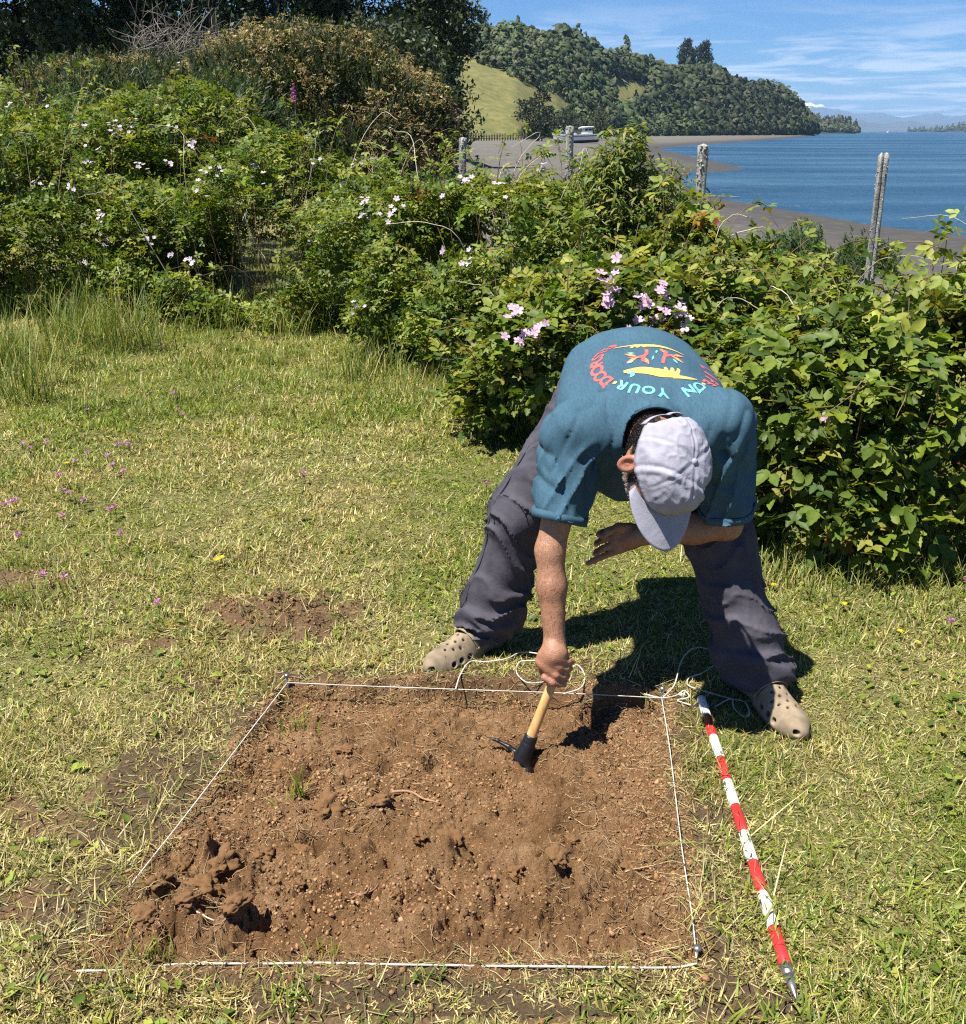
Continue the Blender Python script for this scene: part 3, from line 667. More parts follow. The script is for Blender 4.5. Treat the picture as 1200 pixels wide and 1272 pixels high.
def bramble(name, label, base, lobes, nsp, size, pal, nsingle=0, fn=leaflet_lo, ncane=10, flowers=0, flow=ROSEW, sprL=.24, nl=7, thick=.22, gap=.35, gf=2.6, face=None, tone=1.0, n3=3, group=None, redness=.02, canecol=(.16, .10, .05), cr=.0028, low=-.25, up=.7):
    root = thing(name, label, 'bush', base, group)
    P, N = lobes_pts(lobes, nsp, thick, .72, low, gap, gf)
    protos = [sprig(fn, nl, sprL*rng.uniform(.8, 1.2), size, n3) for _ in range(6)]
    acc = Acc(); wh = rng.integers(0, 6, len(P)); R = leafrot(N, up, .45); S = rng.uniform(.75, 1.25, len(P)); C = pick(pal, len(P), .25)*tone
    red = rng.random(len(P)) < redness; C[red] = np.array([.24, .07, .02]); yel = rng.random(len(P)) < redness*1.6; C[yel] = np.array([.30, .24, .03])
    for i in range(6):
        m = wh == i
        if m.any(): pv, pf, pc = protos[i]; acc.add(*inst(pv-np.array([sprL*.4, 0, 0]), pf, P[m], R[m], S[m], C[m], pc))
    acc.obj('leaves', LEAF, root, False, 'stuff')
    # single leaves on the side one sees
    if nsingle:
        pm = []
        for _ in range(5):
            v, f, c = compound(leaflet_hi, 3 if _ < 4 else 5, size*1.25); pm.append(mesh_from('leaf', v, f, LEAF1, c*np.array([.115, .17, .024])))
        P1, N1 = lobes_pts(lobes, nsingle*5, .04, .9, low, 0)
        d = P1-np.array([0, 0, CAMH]); fc = np.einsum('ij,ij->i', N1, -nrm(d)); k = np.argsort(-(fc*1.0+rng.random(len(fc))*.5-.06*np.linalg.norm(d, axis=1)))[:nsingle]
        P1, N1 = P1[k]+N1[k]*.02, N1[k]; R1 = leafrot(N1, .75, .42)
        for i in range(len(P1)):
            o = link('leaf', pm[int(rng.integers(0, 5))], root, None); s_ = rng.uniform(.75, 1.3)
            o.matrix_parent_inverse = Matrix.Identity(4); o.location = Vector(P1[i])-root.location; o.rotation_euler = euler_of(R1[i]); o.scale = (s_, s_, s_)
    # canes: arch out of the heap
    if ncane:
        SH = []; acc = Acc(); Pc, Nc = lobes_pts(lobes, ncane, .03, .8, .05, 0)
        for i in range(len(Pc)):
            e = Pc[i]+Nc[i]*rng.uniform(.03, .24)+np.array([0, 0, rng.uniform(-.02, .14)]); c0 = lobes[int(rng.integers(0, len(lobes)))][0]; s0 = np.array([c0[0]*.4+Pc[i][0]*.6, c0[1]*.4+Pc[i][1]*.6, base[2]])
            mid = (s0*.35+e*.65)+np.array([rng.normal(0, .08), rng.normal(0, .08), .18]); tip = e+nrm(np.array([Nc[i][0], Nc[i][1], -.25])+rng.normal(size=3)*.3)*rng.uniform(.10, .3)
            Pp = spline([s0, mid, e, tip], 14); dry = rng.random() < .20
            acc.add(*tube(Pp, np.linspace(cr, cr*.45, 14)*(1.25 if dry else 1), 4), (np.array([.42, .37, .28]) if dry else np.array(canecol))*rng.uniform(.7, 1.3))
            if not dry:
                tg_ = np.gradient(Pp, axis=0); k_ = rng.uniform(5, 13, 9).astype(int); SH.append((Pp[k_]+rng.normal(size=(9, 3))*.006, nrm(tg_[k_]+rng.normal(size=(9, 3))*.8)))
        acc.obj('canes', CANE, root, True, 'stuff')
        if SH:
            Ps = np.concatenate([a for a, b in SH]); Xs = np.concatenate([b for a, b in SH]); v, f, c = compound(fn, n3, size); zs = nrm(np.array([0, -.1, 1.0])+rng.normal(size=Ps.shape)*.5); acc = Acc(); acc.add(*inst(v, f, Ps, basis(zs, Xs), rng.uniform(.55, 1.15, len(Ps)), pick(pal[1:], len(Ps), .25)*tone*1.08, c)); acc.obj('shoot_leaves', LEAF, root, False, 'stuff')
    if flowers:
        Pf, Nf = lobes_pts(lobes, flowers*6, .03, .92, .0, 0); d = Pf-np.array([0, 0, CAMH]); fc = np.einsum('ij,ij->i', Nf, -nrm(d)); Pf, Nf = Pf[fc > -.05][:flowers], Nf[fc > -.05][:flowers]
        cluster(root, Pf+Nf*.07, Nf, flow, (2, 6), .030, 1.1)
    return root
def cluster(root, Pf, Nf, flow, n=(3, 6), sp=.028, sc=1.0):
    for p, nn in zip(Pf, Nf):
        for _ in range(int(rng.integers(*n))):
            z = nrm(nn*.6+np.array([0, -.25, .6])+rng.normal(size=3)*.35); M = basis(z[None], rng.normal(size=(1, 3)))[0]
            o = link('flower', flow[int(rng.integers(0, len(flow)))], root, None); o.matrix_parent_inverse = Matrix.Identity(4)
            o.location = Vector(p+rng.normal(size=3)*sp)-root.location; o.rotation_euler = euler_of(M); s_ = rng.uniform(.8, 1.3)*sc; o.scale = (s_, s_, s_)

# ------------------------------------------------------------------ brambles, near to far
def L(px, py, y, rx, ry, rz): return (at(px, py, y), (rx, ry, rz))
b1 = bramble('bramble_bush', 'large leafy bramble bush standing just right of the person', (1.75, 4.0, 0.0),
    [L(1010, 525, 3.75, .50, .46, .46), L(1130, 540, 3.60, .50, .46, .50), L(1080, 620, 3.45, .55, .34, .42), L(1230, 560, 3.65, .55, .5, .62), L(1200, 470, 4.1, .55, .45, .42), L(985, 600, 3.65, .32, .32, .40), L(1060, 480, 4.3, .55, .4, .26), L(1330, 560, 3.7, .6, .5, .66), L(930, 480, 4.2, .33, .4, .30)],
    2500, .056, GREENS, 300, leaflet_lo, 44, 2, ROSEM, .26, 7, .22, .48, 3.6, redness=.003, up=.75)
b2 = bramble('bramble_bush', 'bramble with pink and white blossom behind the bent back of the person', (.75, 5.1, 0.0),
    [L(690, 450, 5.0, .42, .45, .42), L(800, 420, 4.9, .45, .45, .42), L(640, 490, 5.0, .28, .3, .30), L(880, 420, 5.0, .42, .4, .42), L(740, 390, 5.5, .5, .4, .35), L(850, 390, 5.4, .4, .35, .26)],
    1700, .058, np.vstack([GREENS, [[.22, .22, .03]]]), 200, leaflet_lo, 36, 1, ROSEM, .25, 7, .24, .42, 3.2, redness=.004)
for px, py in ((756, 358), (760, 372), (797, 372), (822, 360), (826, 383), (848, 380), (850, 393), (788, 395), (820, 403), (640, 390), (665, 412), (646, 418), (758, 340)):
    p = at(px, py, 4.45); cluster(b2, [p], [np.array([0, -.6, .6])], ROSEM if px < 840 else ROSEW, (4, 7), .024, 1.45)
b3 = bramble('bramble_bush', 'low bramble filling the middle between the lawn and the tall leafy shrub', (.1, 6.6, 0.0),
    [L(570, 320, 6.9, .65, .5, .50), L(660, 318, 6.5, .6, .5, .50), L(500, 290, 7.6, .7, .5, .55), L(620, 274, 7.2, .6, .45, .40), L(695, 290, 7.0, .42, .4, .36), L(730, 330, 6.2, .45, .4, .45), L(560, 400, 6.4, .35, .3, .28), L(520, 380, 7.0, .5, .4, .36)],
    2800, .052, GREENS*1.08, 0, leaflet_min, 90, 14, ROSEW, .24, 7, .32, .36, 2.2, redness=.003, low=-.7)
b4 = bramble('bramble_bush', 'wide bramble thicket with white blossom at the far left of the lawn', (-2.1, 8.6, 0.0),
    [L(330, 320, 8.2, .85, .6, .62), L(420, 300, 8.4, .75, .6, .60), L(250, 290, 8.8, .85, .7, .65), L(350, 240, 9.4, 1.0, .7, .6), L(470, 250, 9.0, .8, .6, .55), L(330, 380, 7.9, .6, .4, .35), L(180, 250, 9.5, .9, .7, .62), L(230, 350, 8.5, .8, .5, .45), L(430, 365, 8.2, .6, .45, .38), L(310, 345, 9.0, 1.0, .5, .5), L(420, 330, 9.2, 1.0, .5, .5)],
    4700, .054, GREENS*1.08, 0, leaflet_min, 120, 34, ROSEW, .25, 7, .32, .48, 1.5, redness=.003, low=-.8)
b5 = bramble('bramble_bush', 'dense bramble with white blossom at the left edge of the picture', (-4.1, 9.2, 0.0),
    [L(40, 230, 9.2, 1.0, .7, .75), L(-80, 220, 9.0, 1.0, .8, .8), L(130, 195, 10.2, 1.0, .7, .6), L(40, 310, 8.6, .8, .5, .5), L(30, 175, 10.8, 1.1, .8, .65), L(230, 170, 10.8, .9, .6, .6), L(-60, 320, 8.4, .7, .5, .5), L(130, 320, 8.8, .7, .5, .5), L(30, 285, 10.0, 1.3, .5, .6), L(110, 260, 10.2, 1.0, .5, .6), L(-40, 260, 9.8, .9, .5, .6)],
    4700, .054, GREENS*1.04, 0, leaflet_min, 100, 24, ROSEW, .25, 7, .32, .48, 1.5, redness=.003, low=-.8)
b6 = bramble('bramble_bush', 'bramble crown with reddish leaves below the lichen-grown middle post', (1.35, 5.7, 0.0),
    [L(905, 365, 5.6, .34, .35, .32), L(985, 390, 5.3, .45, .35, .25), L(840, 330, 5.8, .28, .3, .32)], 620, .055, np.vstack([GREENS, [[.20, .20, .03]]]), 0, leaflet_lo, 20, 0, ROSEW, .24, 7, .24, .38, 3, redness=.012)
b7 = bramble('bramble_bush', 'bramble shoots reaching over the water view at the right edge', (2.75, 4.7, 0.0),
    [L(1200, 385, 4.6, .24, .3, .18), L(1285, 365, 4.6, .35, .35, .30), L(1130, 440, 4.7, .45, .35, .18)], 520, .056, GREENS*1.1, 40, leaflet_lo, 20, 0, ROSEW, .26, 6, .2, .3, 3)
# a few red and yellow leaves by the middle post
for px, py, c in ((880, 262, (.34, .05, .03)), (888, 268, (.30, .05, .03)), (868, 272, (.34, .10, .03)), (862, 270, (.40, .28, .03)), (900, 258, (.36, .25, .04)), (822, 402, (.34, .06, .04)), (838, 408, (.28, .05, .03))):
    v, f, c_ = compound(leaflet_hi, 3, .040); o = link('leaf', mesh_from('leaf', v, f, LEAF, c_*np.array(c)), b6 if py < 300 else b2, None); par = o.parent; o.matrix_parent_inverse = Matrix.Identity(4)
    o.location = Vector(at(px, py, 5.05 if py < 300 else 4.4))-par.location; o.rotation_euler = euler_of(basis(nrm(np.array([[.1, -.6, .6]])+rng.normal(size=(1, 3))*.3), rng.normal(size=(1, 3)))[0])

# tall shrub with narrow drooping leaves
def lance_shrub(name, label, base, lobes, n, size, pal, h):
    root = thing(name, label, 'shrub', base); P, N = lobes_pts(lobes, n, .35, .35, -.95, .18, 7)
    lv = np.array([(0, 0, 0), (.3, .11, .03), (.65, .08, -.05), (1, 0, -.25), (.65, -.08, -.05), (.3, -.11, .03)]); lf = np.array([[0, 5, 1], [1, 5, 4], [1, 4, 2], [2, 4, 3]])
    x = nrm(N*.5+rng.normal(size=N.shape)*.75+np.array([0, 0, -.2])); z = nrm(N*.4+np.array([0, 0, .8])+rng.normal(size=N.shape)*.4); acc = Acc(); acc.add(*inst(lv, lf, P, basis(z, x), size*rng.uniform(.7, 1.3, len(P)), pick(pal, len(P)))); acc.obj('leaves', LEAF, root, False, 'stuff')
    acc = Acc()
    for c, r in lobes:
        for _ in range(3):
            e = c+rng.normal(size=3)*r*.4; s0 = np.array([base[0]+rng.normal(0, .05), base[1]+rng.normal(0, .05), base[2]]); acc.add(*tube(spline([s0, (s0+e)/2+rng.normal(size=3)*.05, e], 10), np.linspace(.010, .003, 10), 5), (.16, .12, .09))
    acc.obj('stems', CANE, root, True, 'stuff'); return root
lance_shrub('leafy_shrub', 'tall shrub with narrow drooping leaves rising in front of the grounded boat', (.86, 6.05, 0.0),
    [L(775, 205, 6.0, .20, .18, .24), L(770, 260, 6.0, .32, .25, .32), L(730, 295, 6.0, .30, .22, .32), L(820, 285, 6.0, .30, .25, .34), L(835, 245, 6.1, .14, .15, .22), L(728, 250, 6.1, .16, .16, .2), L(788, 178, 6.0, .11, .12, .12), L(798, 232, 6.1, .20, .2, .26), L(750, 232, 6.1, .18, .2, .24), L(775, 225, 5.95, .18, .2, .26), L(770, 330, 5.9, .3, .25, .3)], 6500, .064, np.array([[.13, .18, .028], [.19, .23, .036], [.08, .13, .024], [.22, .21, .055]]), 1.5)
# blue-green feathery bush at the bank
def needle_bush(name, label, base, lobes, n, Ln, pal, tipcol=None, tipfrac=0.0, tips=0, cat='bush', tipsize=.04, up=.9):
    root = thing(name, label, cat, base); P, N = lobes_pts(lobes, n, .2, .7, -.3, .3, 2.4)
    pv, pf, pc = [], [], []; k = 0
    for i in range(16):
        a = rng.uniform(0, 2*math.pi); u = i/16; d = nrm(np.array([math.cos(a)*.7, math.sin(a)*.7, .75])); b = np.array([0, 0, u]); s = nrm(np.cross(d, (0, .2, 1)))*.035; e = b+d*.30*(1.15-u*.5)
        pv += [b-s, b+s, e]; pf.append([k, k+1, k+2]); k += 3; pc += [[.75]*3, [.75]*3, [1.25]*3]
    pv = np.array(pv); pf = np.array(pf); pc = np.array(pc)
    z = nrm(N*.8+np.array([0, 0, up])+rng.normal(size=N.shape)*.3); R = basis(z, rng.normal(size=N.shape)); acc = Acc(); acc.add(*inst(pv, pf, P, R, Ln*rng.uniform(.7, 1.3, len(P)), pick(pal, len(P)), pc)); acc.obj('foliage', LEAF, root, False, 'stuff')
    if tips:
        P, N = lobes_pts(lobes, tips, .06, .85, -.2, .35, 2.0); bv = []; bf = []; k = 0
        for i in range(14):
            c = np.array([rng.normal(0, .35), rng.normal(0, .35), rng.uniform(0, 2.0)]); d1, d2 = rdir(2)*.42; bv += [c, c+d1, c+d2, c+d1*.6-d2*.6]; bf += [[k, k+1, k+2], [k, k+1, k+3]]; k += 4
        z = nrm(N*.6+np.array([0, 0, .9])+rng.normal(size=N.shape)*.3); acc = Acc(); acc.add(*inst(np.array(bv), np.array(bf), P+N*Ln*.3, basis(z, rng.normal(size=N.shape)), tipsize*rng.uniform(.6, 1.4, len(P)), pick(tipcol, len(P), .35))); acc.obj('dry_flowers', LEAF, root, False, 'stuff')
    acc = Acc()
    for _ in range(12):
        c, r = lobes[int(rng.integers(0, len(lobes)))]; e = c+rng.normal(size=3)*np.array(r)*.4; s0 = np.array([base[0]+rng.normal(0, .15), base[1]+rng.normal(0, .1), base[2]]); acc.add(*tube(spline([s0, (s0+e)/2+rng.normal(size=3)*.08, e], 8), np.linspace(.02, .006, 8), 5), (.10, .08, .06))
    acc.obj('stems', CANE, root, True, 'stuff'); return root
needle_bush('feathery_bush', 'blue-green feathery bush on the bank just left of the bare post', (2.3, 7.0, -.3), [L(1025, 332, 7.0, .34, .35, .17), L(975, 338, 7.2, .22, .3, .10), L(1075, 345, 7.1, .18, .3, .08)], 620, .16, np.array([[.09, .135, .065], [.11, .155, .08], [.07, .11, .05]]))
GB = np.array([[.040, .055, .020], [.055, .07, .022], [.028, .042, .018]]); TAN = np.array([[.34, .27, .15], [.44, .36, .21], [.24, .18, .10]])
needle_bush('gorse_bush', 'big rounded gorse bush covered with brown withered bloom', (-2.2, 13.0, 0.0), [L(395, 138, 13, 1.3, 1.0, .85), L(475, 165, 12.8, .8, .8, .75), L(325, 135, 13.2, 1.0, .9, .8), L(430, 195, 12.6, 1.1, .9, .7), L(355, 95, 13.4, .7, .7, .5), L(512, 205, 12.6, .42, .5, .5)], 3000, .26, GB, TAN, 0, 2300, tipsize=.055)
needle_bush('gorse_bush', 'small gorse bush with brown bloom left of the big gorse bush', (-4.6, 14.0, 0.0), [L(170, 135, 14, 1.1, .9, .55), L(110, 140, 14, 1.0, .8, .55), L(230, 150, 14, .8, .7, .55)], 1300, .25, GB*1.1, TAN, 0, 480, tipsize=.05)
needle_bush('broom_bush', 'dark green spiky bush between the brambles and the brown gorse', (-3.4, 11.6, 0.0), [L(270, 180, 11.6, .8, .6, .6), L(160, 170, 11.8, .9, .6, .6), L(210, 200, 11.4, .8, .5, .5)], 1200, .26, np.array([[.045, .075, .03], [.06, .09, .035], [.035, .06, .025]]))
# grey leafless brush
root = thing('dry_brush', 'grey leafless twigs of a dead bush in front of the dark trees', 'bush', (-7.0, 19.0, 0.0)); acc = Acc()
for _ in range(260):
    c = at(rng.uniform(165, 275), rng.uniform(38, 95), 19+rng.normal(0, .5)); d = nrm(rng.normal(size=3)+np.array([0, 0, .5])); P = spline([c, c+d*.3+rng.normal(size=3)*.05, c+d*.6+rng.normal(size=3)*.12], 6); acc.add(*tube(P, np.linspace(.010, .003, 6), 3), np.array([.14, .12, .10])*rng.uniform(.5, 1.2))
for _ in range(14):
    c = at(rng.uniform(180, 265), 75, 19); acc.add(*tube(spline([np.array([c[0]*.9-.7, 19, 0]), (c+np.array([c[0], 19, 0.]))/2, c], 8), np.linspace(.04, .012, 8), 5), (.12, .10, .085))
acc.obj('twigs', CANE, root, True, 'stuff')

# ------------------------------------------------------------------ trees
def tree(name, label, base, h, lobes, n, leaf, pal, trunk_r=.18, droop=0.0, group=None, gap=.4, gf=.8, limbs=10, matl=DARKLEAF):
    root = thing(name, label, 'tree', base, group); b = np.array(base, float)
    P, N = lobes_pts(lobes, n, .26, .70, -.8, gap, gf)
    pv, pf = [], []; k = 0
    for i in range(5):
        c = rng.normal(size=3)*.55; d1 = rdir(1)[0]; d2 = nrm(np.cross(d1, rdir(1)[0])); d1 = d1+np.array([0, 0, -droop]); w = .30
        pv += [c-d2*w*.4, c+d1*.6+d2*w, c+d1*1.1, c+d1*.6-d2*w]; pf += [[k, k+1, k+2], [k, k+2, k+3]]; k += 4
    R = basis(nrm(N*.5+rng.normal(size=N.shape)*.7+np.array([0, 0, .4])), rng.normal(size=N.shape)); acc = Acc()
    acc.add(*inst(np.array(pv), np.array(pf), P, R, leaf*rng.uniform(.6, 1.4, len(P)), pick(pal, len(P), .3))); acc.obj('crown', matl, root, False, 'stuff')
    acc = Acc(); tp = b+np.array([rng.normal(0, .1)*trunk_r, 0, h*.9]); tr = spline([b-np.array([0, 0, .3]), b*.6+tp*.4+rng.normal(size=3)*trunk_r*.8, tp], 14); acc.add(*tube(tr, np.linspace(trunk_r, trunk_r*.2, 14), 8))
    for _ in range(limbs):
        c, r = lobes[int(rng.integers(0, len(lobes)))]; e = np.array(c)+rng.normal(size=3)*np.array(r)*.35; s0 = tr[int(np.clip(np.argmin(np.abs(tr[:, 2]-(e[2]-h*.12))), 1, 12))]; acc.add(*tube(spline([s0, (s0+e)/2+np.array([0, 0, .06*h*rng.normal()]), e], 8), np.linspace(trunk_r*.35, trunk_r*.06, 8), 5))
    acc.obj('trunk', BARK, root, True); return root
DK = np.array([[.018, .028, .013], [.026, .038, .016], [.014, .022, .012], [.034, .046, .018]])
DK2 = np.array([[.030, .042, .018], [.04, .052, .02], [.022, .032, .016]])
def rnd_lobes(px, y, wpx, top, bot, n, seed_w=.8):
    out = []; w = wpx/F*y*.93
    for i in range(n):
        v = (i+.5)/n; py = bot+(top-bot)*v; c = at(px+rng.normal(0, wpx*.16), py, y+rng.normal(0, w*.15)); r = w*.5*(1.0-.45*v)*rng.uniform(.75, 1.15); out.append((c, (r, r, r*.8)))
    return out
row = [(-30, 30, 260, -200, 70, 7, 'dark evergreen tree at the top left corner'), (110, 34, 230, -190, 70, 7, 'dark evergreen tree second from the left corner'), (250, 38, 220, -170, 60, 7, 'dark tree standing behind the grey leafless brush'),
       (365, 36, 200, -180, 80, 7, 'dark tree standing above the left of the brown gorse bush'), (455, 40, 190, -160, 90, 7, 'dark tree standing above the right of the brown gorse bush')]
for px, y, wpx, top, bot, n, lab in row:
    b = at(px, 160, y); tree('evergreen_tree', lab, (b[0], y, 0.0), at(px, top, y)[2], rnd_lobes(px, y, wpx, top, bot, n)+rnd_lobes(px, y-1, wpx*1.1, bot-10, bot+70, 3), 8200, .155, DK*1.7, .28, 0, 'dark trees behind the brambles', .42, .9)
eu = []
for px, py, r in ((548, 20, 1.5), (566, 35, .85), (536, 55, 1.5), (567, 62, .7), (552, 80, 1.2), (528, 95, 1.6), (571, 100, .75), (556, 118, 1.1), (540, 130, 1.5), (570, 128, .7), (515, 40, 1.7), (520, 120, 1.8), (560, -25, 1.5), (535, -30, 2.0), (582, 5, .5), (578, 14, .45), (500, 90, 1.8)):
    eu.append((at(px-8, py, 62+rng.normal(0, .6)), (r*.95, r*.95, r*.9)))
b = at(530, 160, 62); tree('eucalyptus_tree', 'tall dark tree with ragged hanging foliage at the edge of the pasture', (b[0], 62, 0.0), 13.5, eu, 6000, .21, DK*1.5, .3, .9, None, .48, .9, 14)
# ------------------------------------------------------------------ headland wood, far trees, boats
def to_px(P):
    P = np.asarray(P, float); v = P[..., 1]*CP+(CAMH-P[..., 2])*SP; up = (P[..., 2]-CAMH)*CP+P[..., 1]*SP
    return 600+F*P[..., 0]/v, 636-F*up/v
def inpoly(x, y, poly):
    ins = np.zeros(np.shape(x), bool); n = len(poly)
    for i in range(n):
        (ax, ay), (bx, by) = poly[i], poly[(i+1) % n]; c = (ay > y) != (by > y); ins ^= c & (x < ax+(y-ay)*(bx-ax)/((by-ay) or 1e-9))
    return ins
PASTURE = [(560, 60), (590, 68), (622, 84), (660, 104), (700, 120), (716, 136), (690, 150), (655, 160), (650, 176), (555, 178)]; CLEAR = [(752, 98), (780, 95), (806, 106), (802, 134), (758, 130)]
fol = lambda n: None
def puff(n=46, tall=1.0, seed=0, cone=False):
    """tree crown of loose leaf clumps; unit radius, base at z = 0"""
    d = nrm(rng.normal(size=(n, 3))); d[:, 2] = np.abs(d[:, 2])*1.15-.25; p = d*(1+.25*rng.normal(size=(n, 1))*.6)*np.array([1, 1, tall]); p[:, 2] += tall*.55
    if cone: z = rng.random(n); a = rng.uniform(0, 6.28, n); r = (1-z)**.8*(.75+.35*rng.random(n)); p = np.stack([np.cos(a)*r, np.sin(a)*r, z*tall*2.0+.1], -1); d = np.stack([np.cos(a), np.sin(a), .5+0*a], -1)
    V, F_, C = [], [], []
    for i in range(n):
        t1 = nrm(np.cross(d[i], rng.normal(size=3))); t2 = nrm(np.cross(d[i]+rng.normal(size=3)*.4, t1)); s = rng.uniform(.26, .46); o = nrm(d[i])*.12
        V += [p[i]-t1*s+rng.normal(size=3)*.06, p[i]+t2*s, p[i]+t1*s+rng.normal(size=3)*.06, p[i]-t2*s, p[i]+o*2.2]; k = i*5; F_ += [[k, k+1, k+4], [k+1, k+2, k+4], [k+2, k+3, k+4], [k+3, k, k+4]]
        C += [[rng.uniform(.8, 1.2)]*3]*5
    return np.array(V), np.array(F_), np.array(C)
PUFF = [puff(26, rng.uniform(.7, 1.25)) for _ in range(6)]+[puff(34, 1.6, 0, True) for _ in range(2)]
N = 7000
pxs = rng.uniform(505, 1006, N*2); rb = np.interp(pxs, RPX, RBR); rr = np.interp(pxs, RPX, RRR); tt = rng.random(N*2)**.85*1.08; r = rb+(rr-rb)*tt+2
u = uq(pxs); y = r/np.sqrt(1+u*u); x = u*y; z = land_h(x, y); P = np.stack([x, y, z], -1); qx, qy = to_px(P)
ok = ~inpoly(qx+rng.normal(0, 3, len(qx)), qy+rng.normal(0, 3, len(qx)), PASTURE) & ~inpoly(qx, qy, CLEAR) & (water_sd(x, y) > 3); P = P[ok][:N]; px_ = qx[ok][:N]
tn = noise(P[:, 0]/22, P[:, 1]/22, None, 77); size = np.clip(np.exp(rng.normal(.66, .36, len(P))), 1.0, 3.6)*(1+.35*tn)*np.clip(P[:, 1]/420, .75, 1.3)
wh = np.where(rng.random(len(P)) < .02, rng.integers(6, 8, len(P)), rng.integers(0, 6, len(P)))
FPAL = np.array([[.055, .080, .026], [.072, .098, .030], [.042, .062, .024], [.088, .108, .038], [.07, .078, .036], [.034, .050, .022], [.10, .10, .05]]); C = pick(FPAL, len(P), .15)*(1+.25*tn[:, None]); C = C*.65+C.mean(0)*.35; pt_ = fbm(P[:, 0]/70, P[:, 1]/70, None, 78, 2)[:, None]; C = C*(.98+.38*pt_)*np.array([.95, 1.02, .95])
acc = Acc(); ang = rng.uniform(0, 6.28, len(P)); R = np.stack([np.stack([np.cos(ang), -np.sin(ang), 0*ang], -1), np.stack([np.sin(ang), np.cos(ang), 0*ang], -1), np.tile([0, 0, 1.], (len(P), 1))], 1)
for i in range(8):
    m = wh == i; pv, pf, pc = PUFF[i]; acc.add(*inst(pv, pf, P[m]-np.array([0, 0, .8]), R[m], size[m], C[m], pc))
wood = acc.obj('headland_wood', FAR, None, False, 'stuff'); tag(wood, 'green wood covering the headland across the bay', 'wood')
# the ground under the wood takes the darker green, clearings stay pale
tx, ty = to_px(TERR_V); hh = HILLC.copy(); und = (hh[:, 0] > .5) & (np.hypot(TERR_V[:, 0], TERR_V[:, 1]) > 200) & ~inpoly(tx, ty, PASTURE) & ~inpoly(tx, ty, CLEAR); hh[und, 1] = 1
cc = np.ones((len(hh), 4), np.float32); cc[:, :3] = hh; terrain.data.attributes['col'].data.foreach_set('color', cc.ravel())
# single far trees
def far_tree(name, label, px, py_base, py_top, wpx, dist, pal, n=9, cone=False, group=None, cnt=420):
    b = at(px, py_base, dist); g = float(land_h(np.array([b[0]]), np.array([dist]))[0]); top = at(px, py_top, dist)[2]; h = top-g; w = wpx/F*dist*.93; lob = []
    for i in range(n):
        v = (i+.5)/n; rr_ = w*.5*((1-v)**.6*.9+.18 if cone else math.sqrt(max(.1, 1-(2*v-.85)**2)))*rng.uniform(.8, 1.1); lob.append((np.array([b[0]+rng.normal(0, w*(.04 if cone else .10)), dist+rng.normal(0, w*.1), g+h*(.08+.85*v)]), (rr_*.8, rr_*.8, h/n*.95)))
    return tree(name, label, (b[0], dist, g), h, lob, cnt, h*.045, pal, h*.025, 0, group, .25, 8/h, 5, FAR)
far_tree('conifer', 'tall dark conifer left of the pair above the headland ridge', 853, 104, 47, 40, 628, DK, 8, True, 'dark conifers above the headland ridge', 1100)
far_tree('conifer', 'tall dark conifer right of the pair above the headland ridge', 872, 104, 51, 40, 632, DK, 8, True, 'dark conifers above the headland ridge', 1100)
far_tree('round_tree', 'dark round tree at the foot of the pasture left of the boat', 668, 166, 106, 56, 232, DK, 8, False, None, 700)
far_tree('round_tree', 'low dark tree between the boat and the dark round tree', 706, 168, 132, 36, 240, DK2, 6, False, None, 420)
far_tree('round_tree', 'low bushy tree behind the boat at the foot of the hill', 742, 168, 128, 50, 250, DK2*1.2, 6, False, None, 500)
far_tree('ridge_tree', 'small dark tree on the skyline above the pasture', 603, 42, 13, 16, 440, DK, 5, False, None, 260)
far_tree('ridge_tree', 'dark rounded tree crown on the tip of the headland', 960, 125, 98, 28, 668, DK2, 6, False, None, 300)
for px, py, w in ((590, 100, 7), (603, 108, 8), (612, 104, 9), (640, 98, 9)):
    d = 330.0; b = at(px, py, d); 
for i, (px, py, w, lab) in enumerate(((609, 106, 13, 'larger shrub dotted on the sloping pasture'), (592, 101, 8, 'smaller shrub dotted on the sloping pasture'))):
    # stand it where that line of sight meets the slope
    dd = np.linspace(235, 430, 200); dv = ray(px, py); yy = dd; pts = np.stack([dv[0]/dv[1]*yy, yy, CAMH+dv[2]/dv[1]*yy], -1); k = int(np.argmax(land_h(pts[:, 0], pts[:, 1]) > pts[:, 2])); y0 = yy[k]
    far_tree('pasture_shrub', lab, px, py+3, py-5, w, float(y0), DK2, 3, False, None, 120)
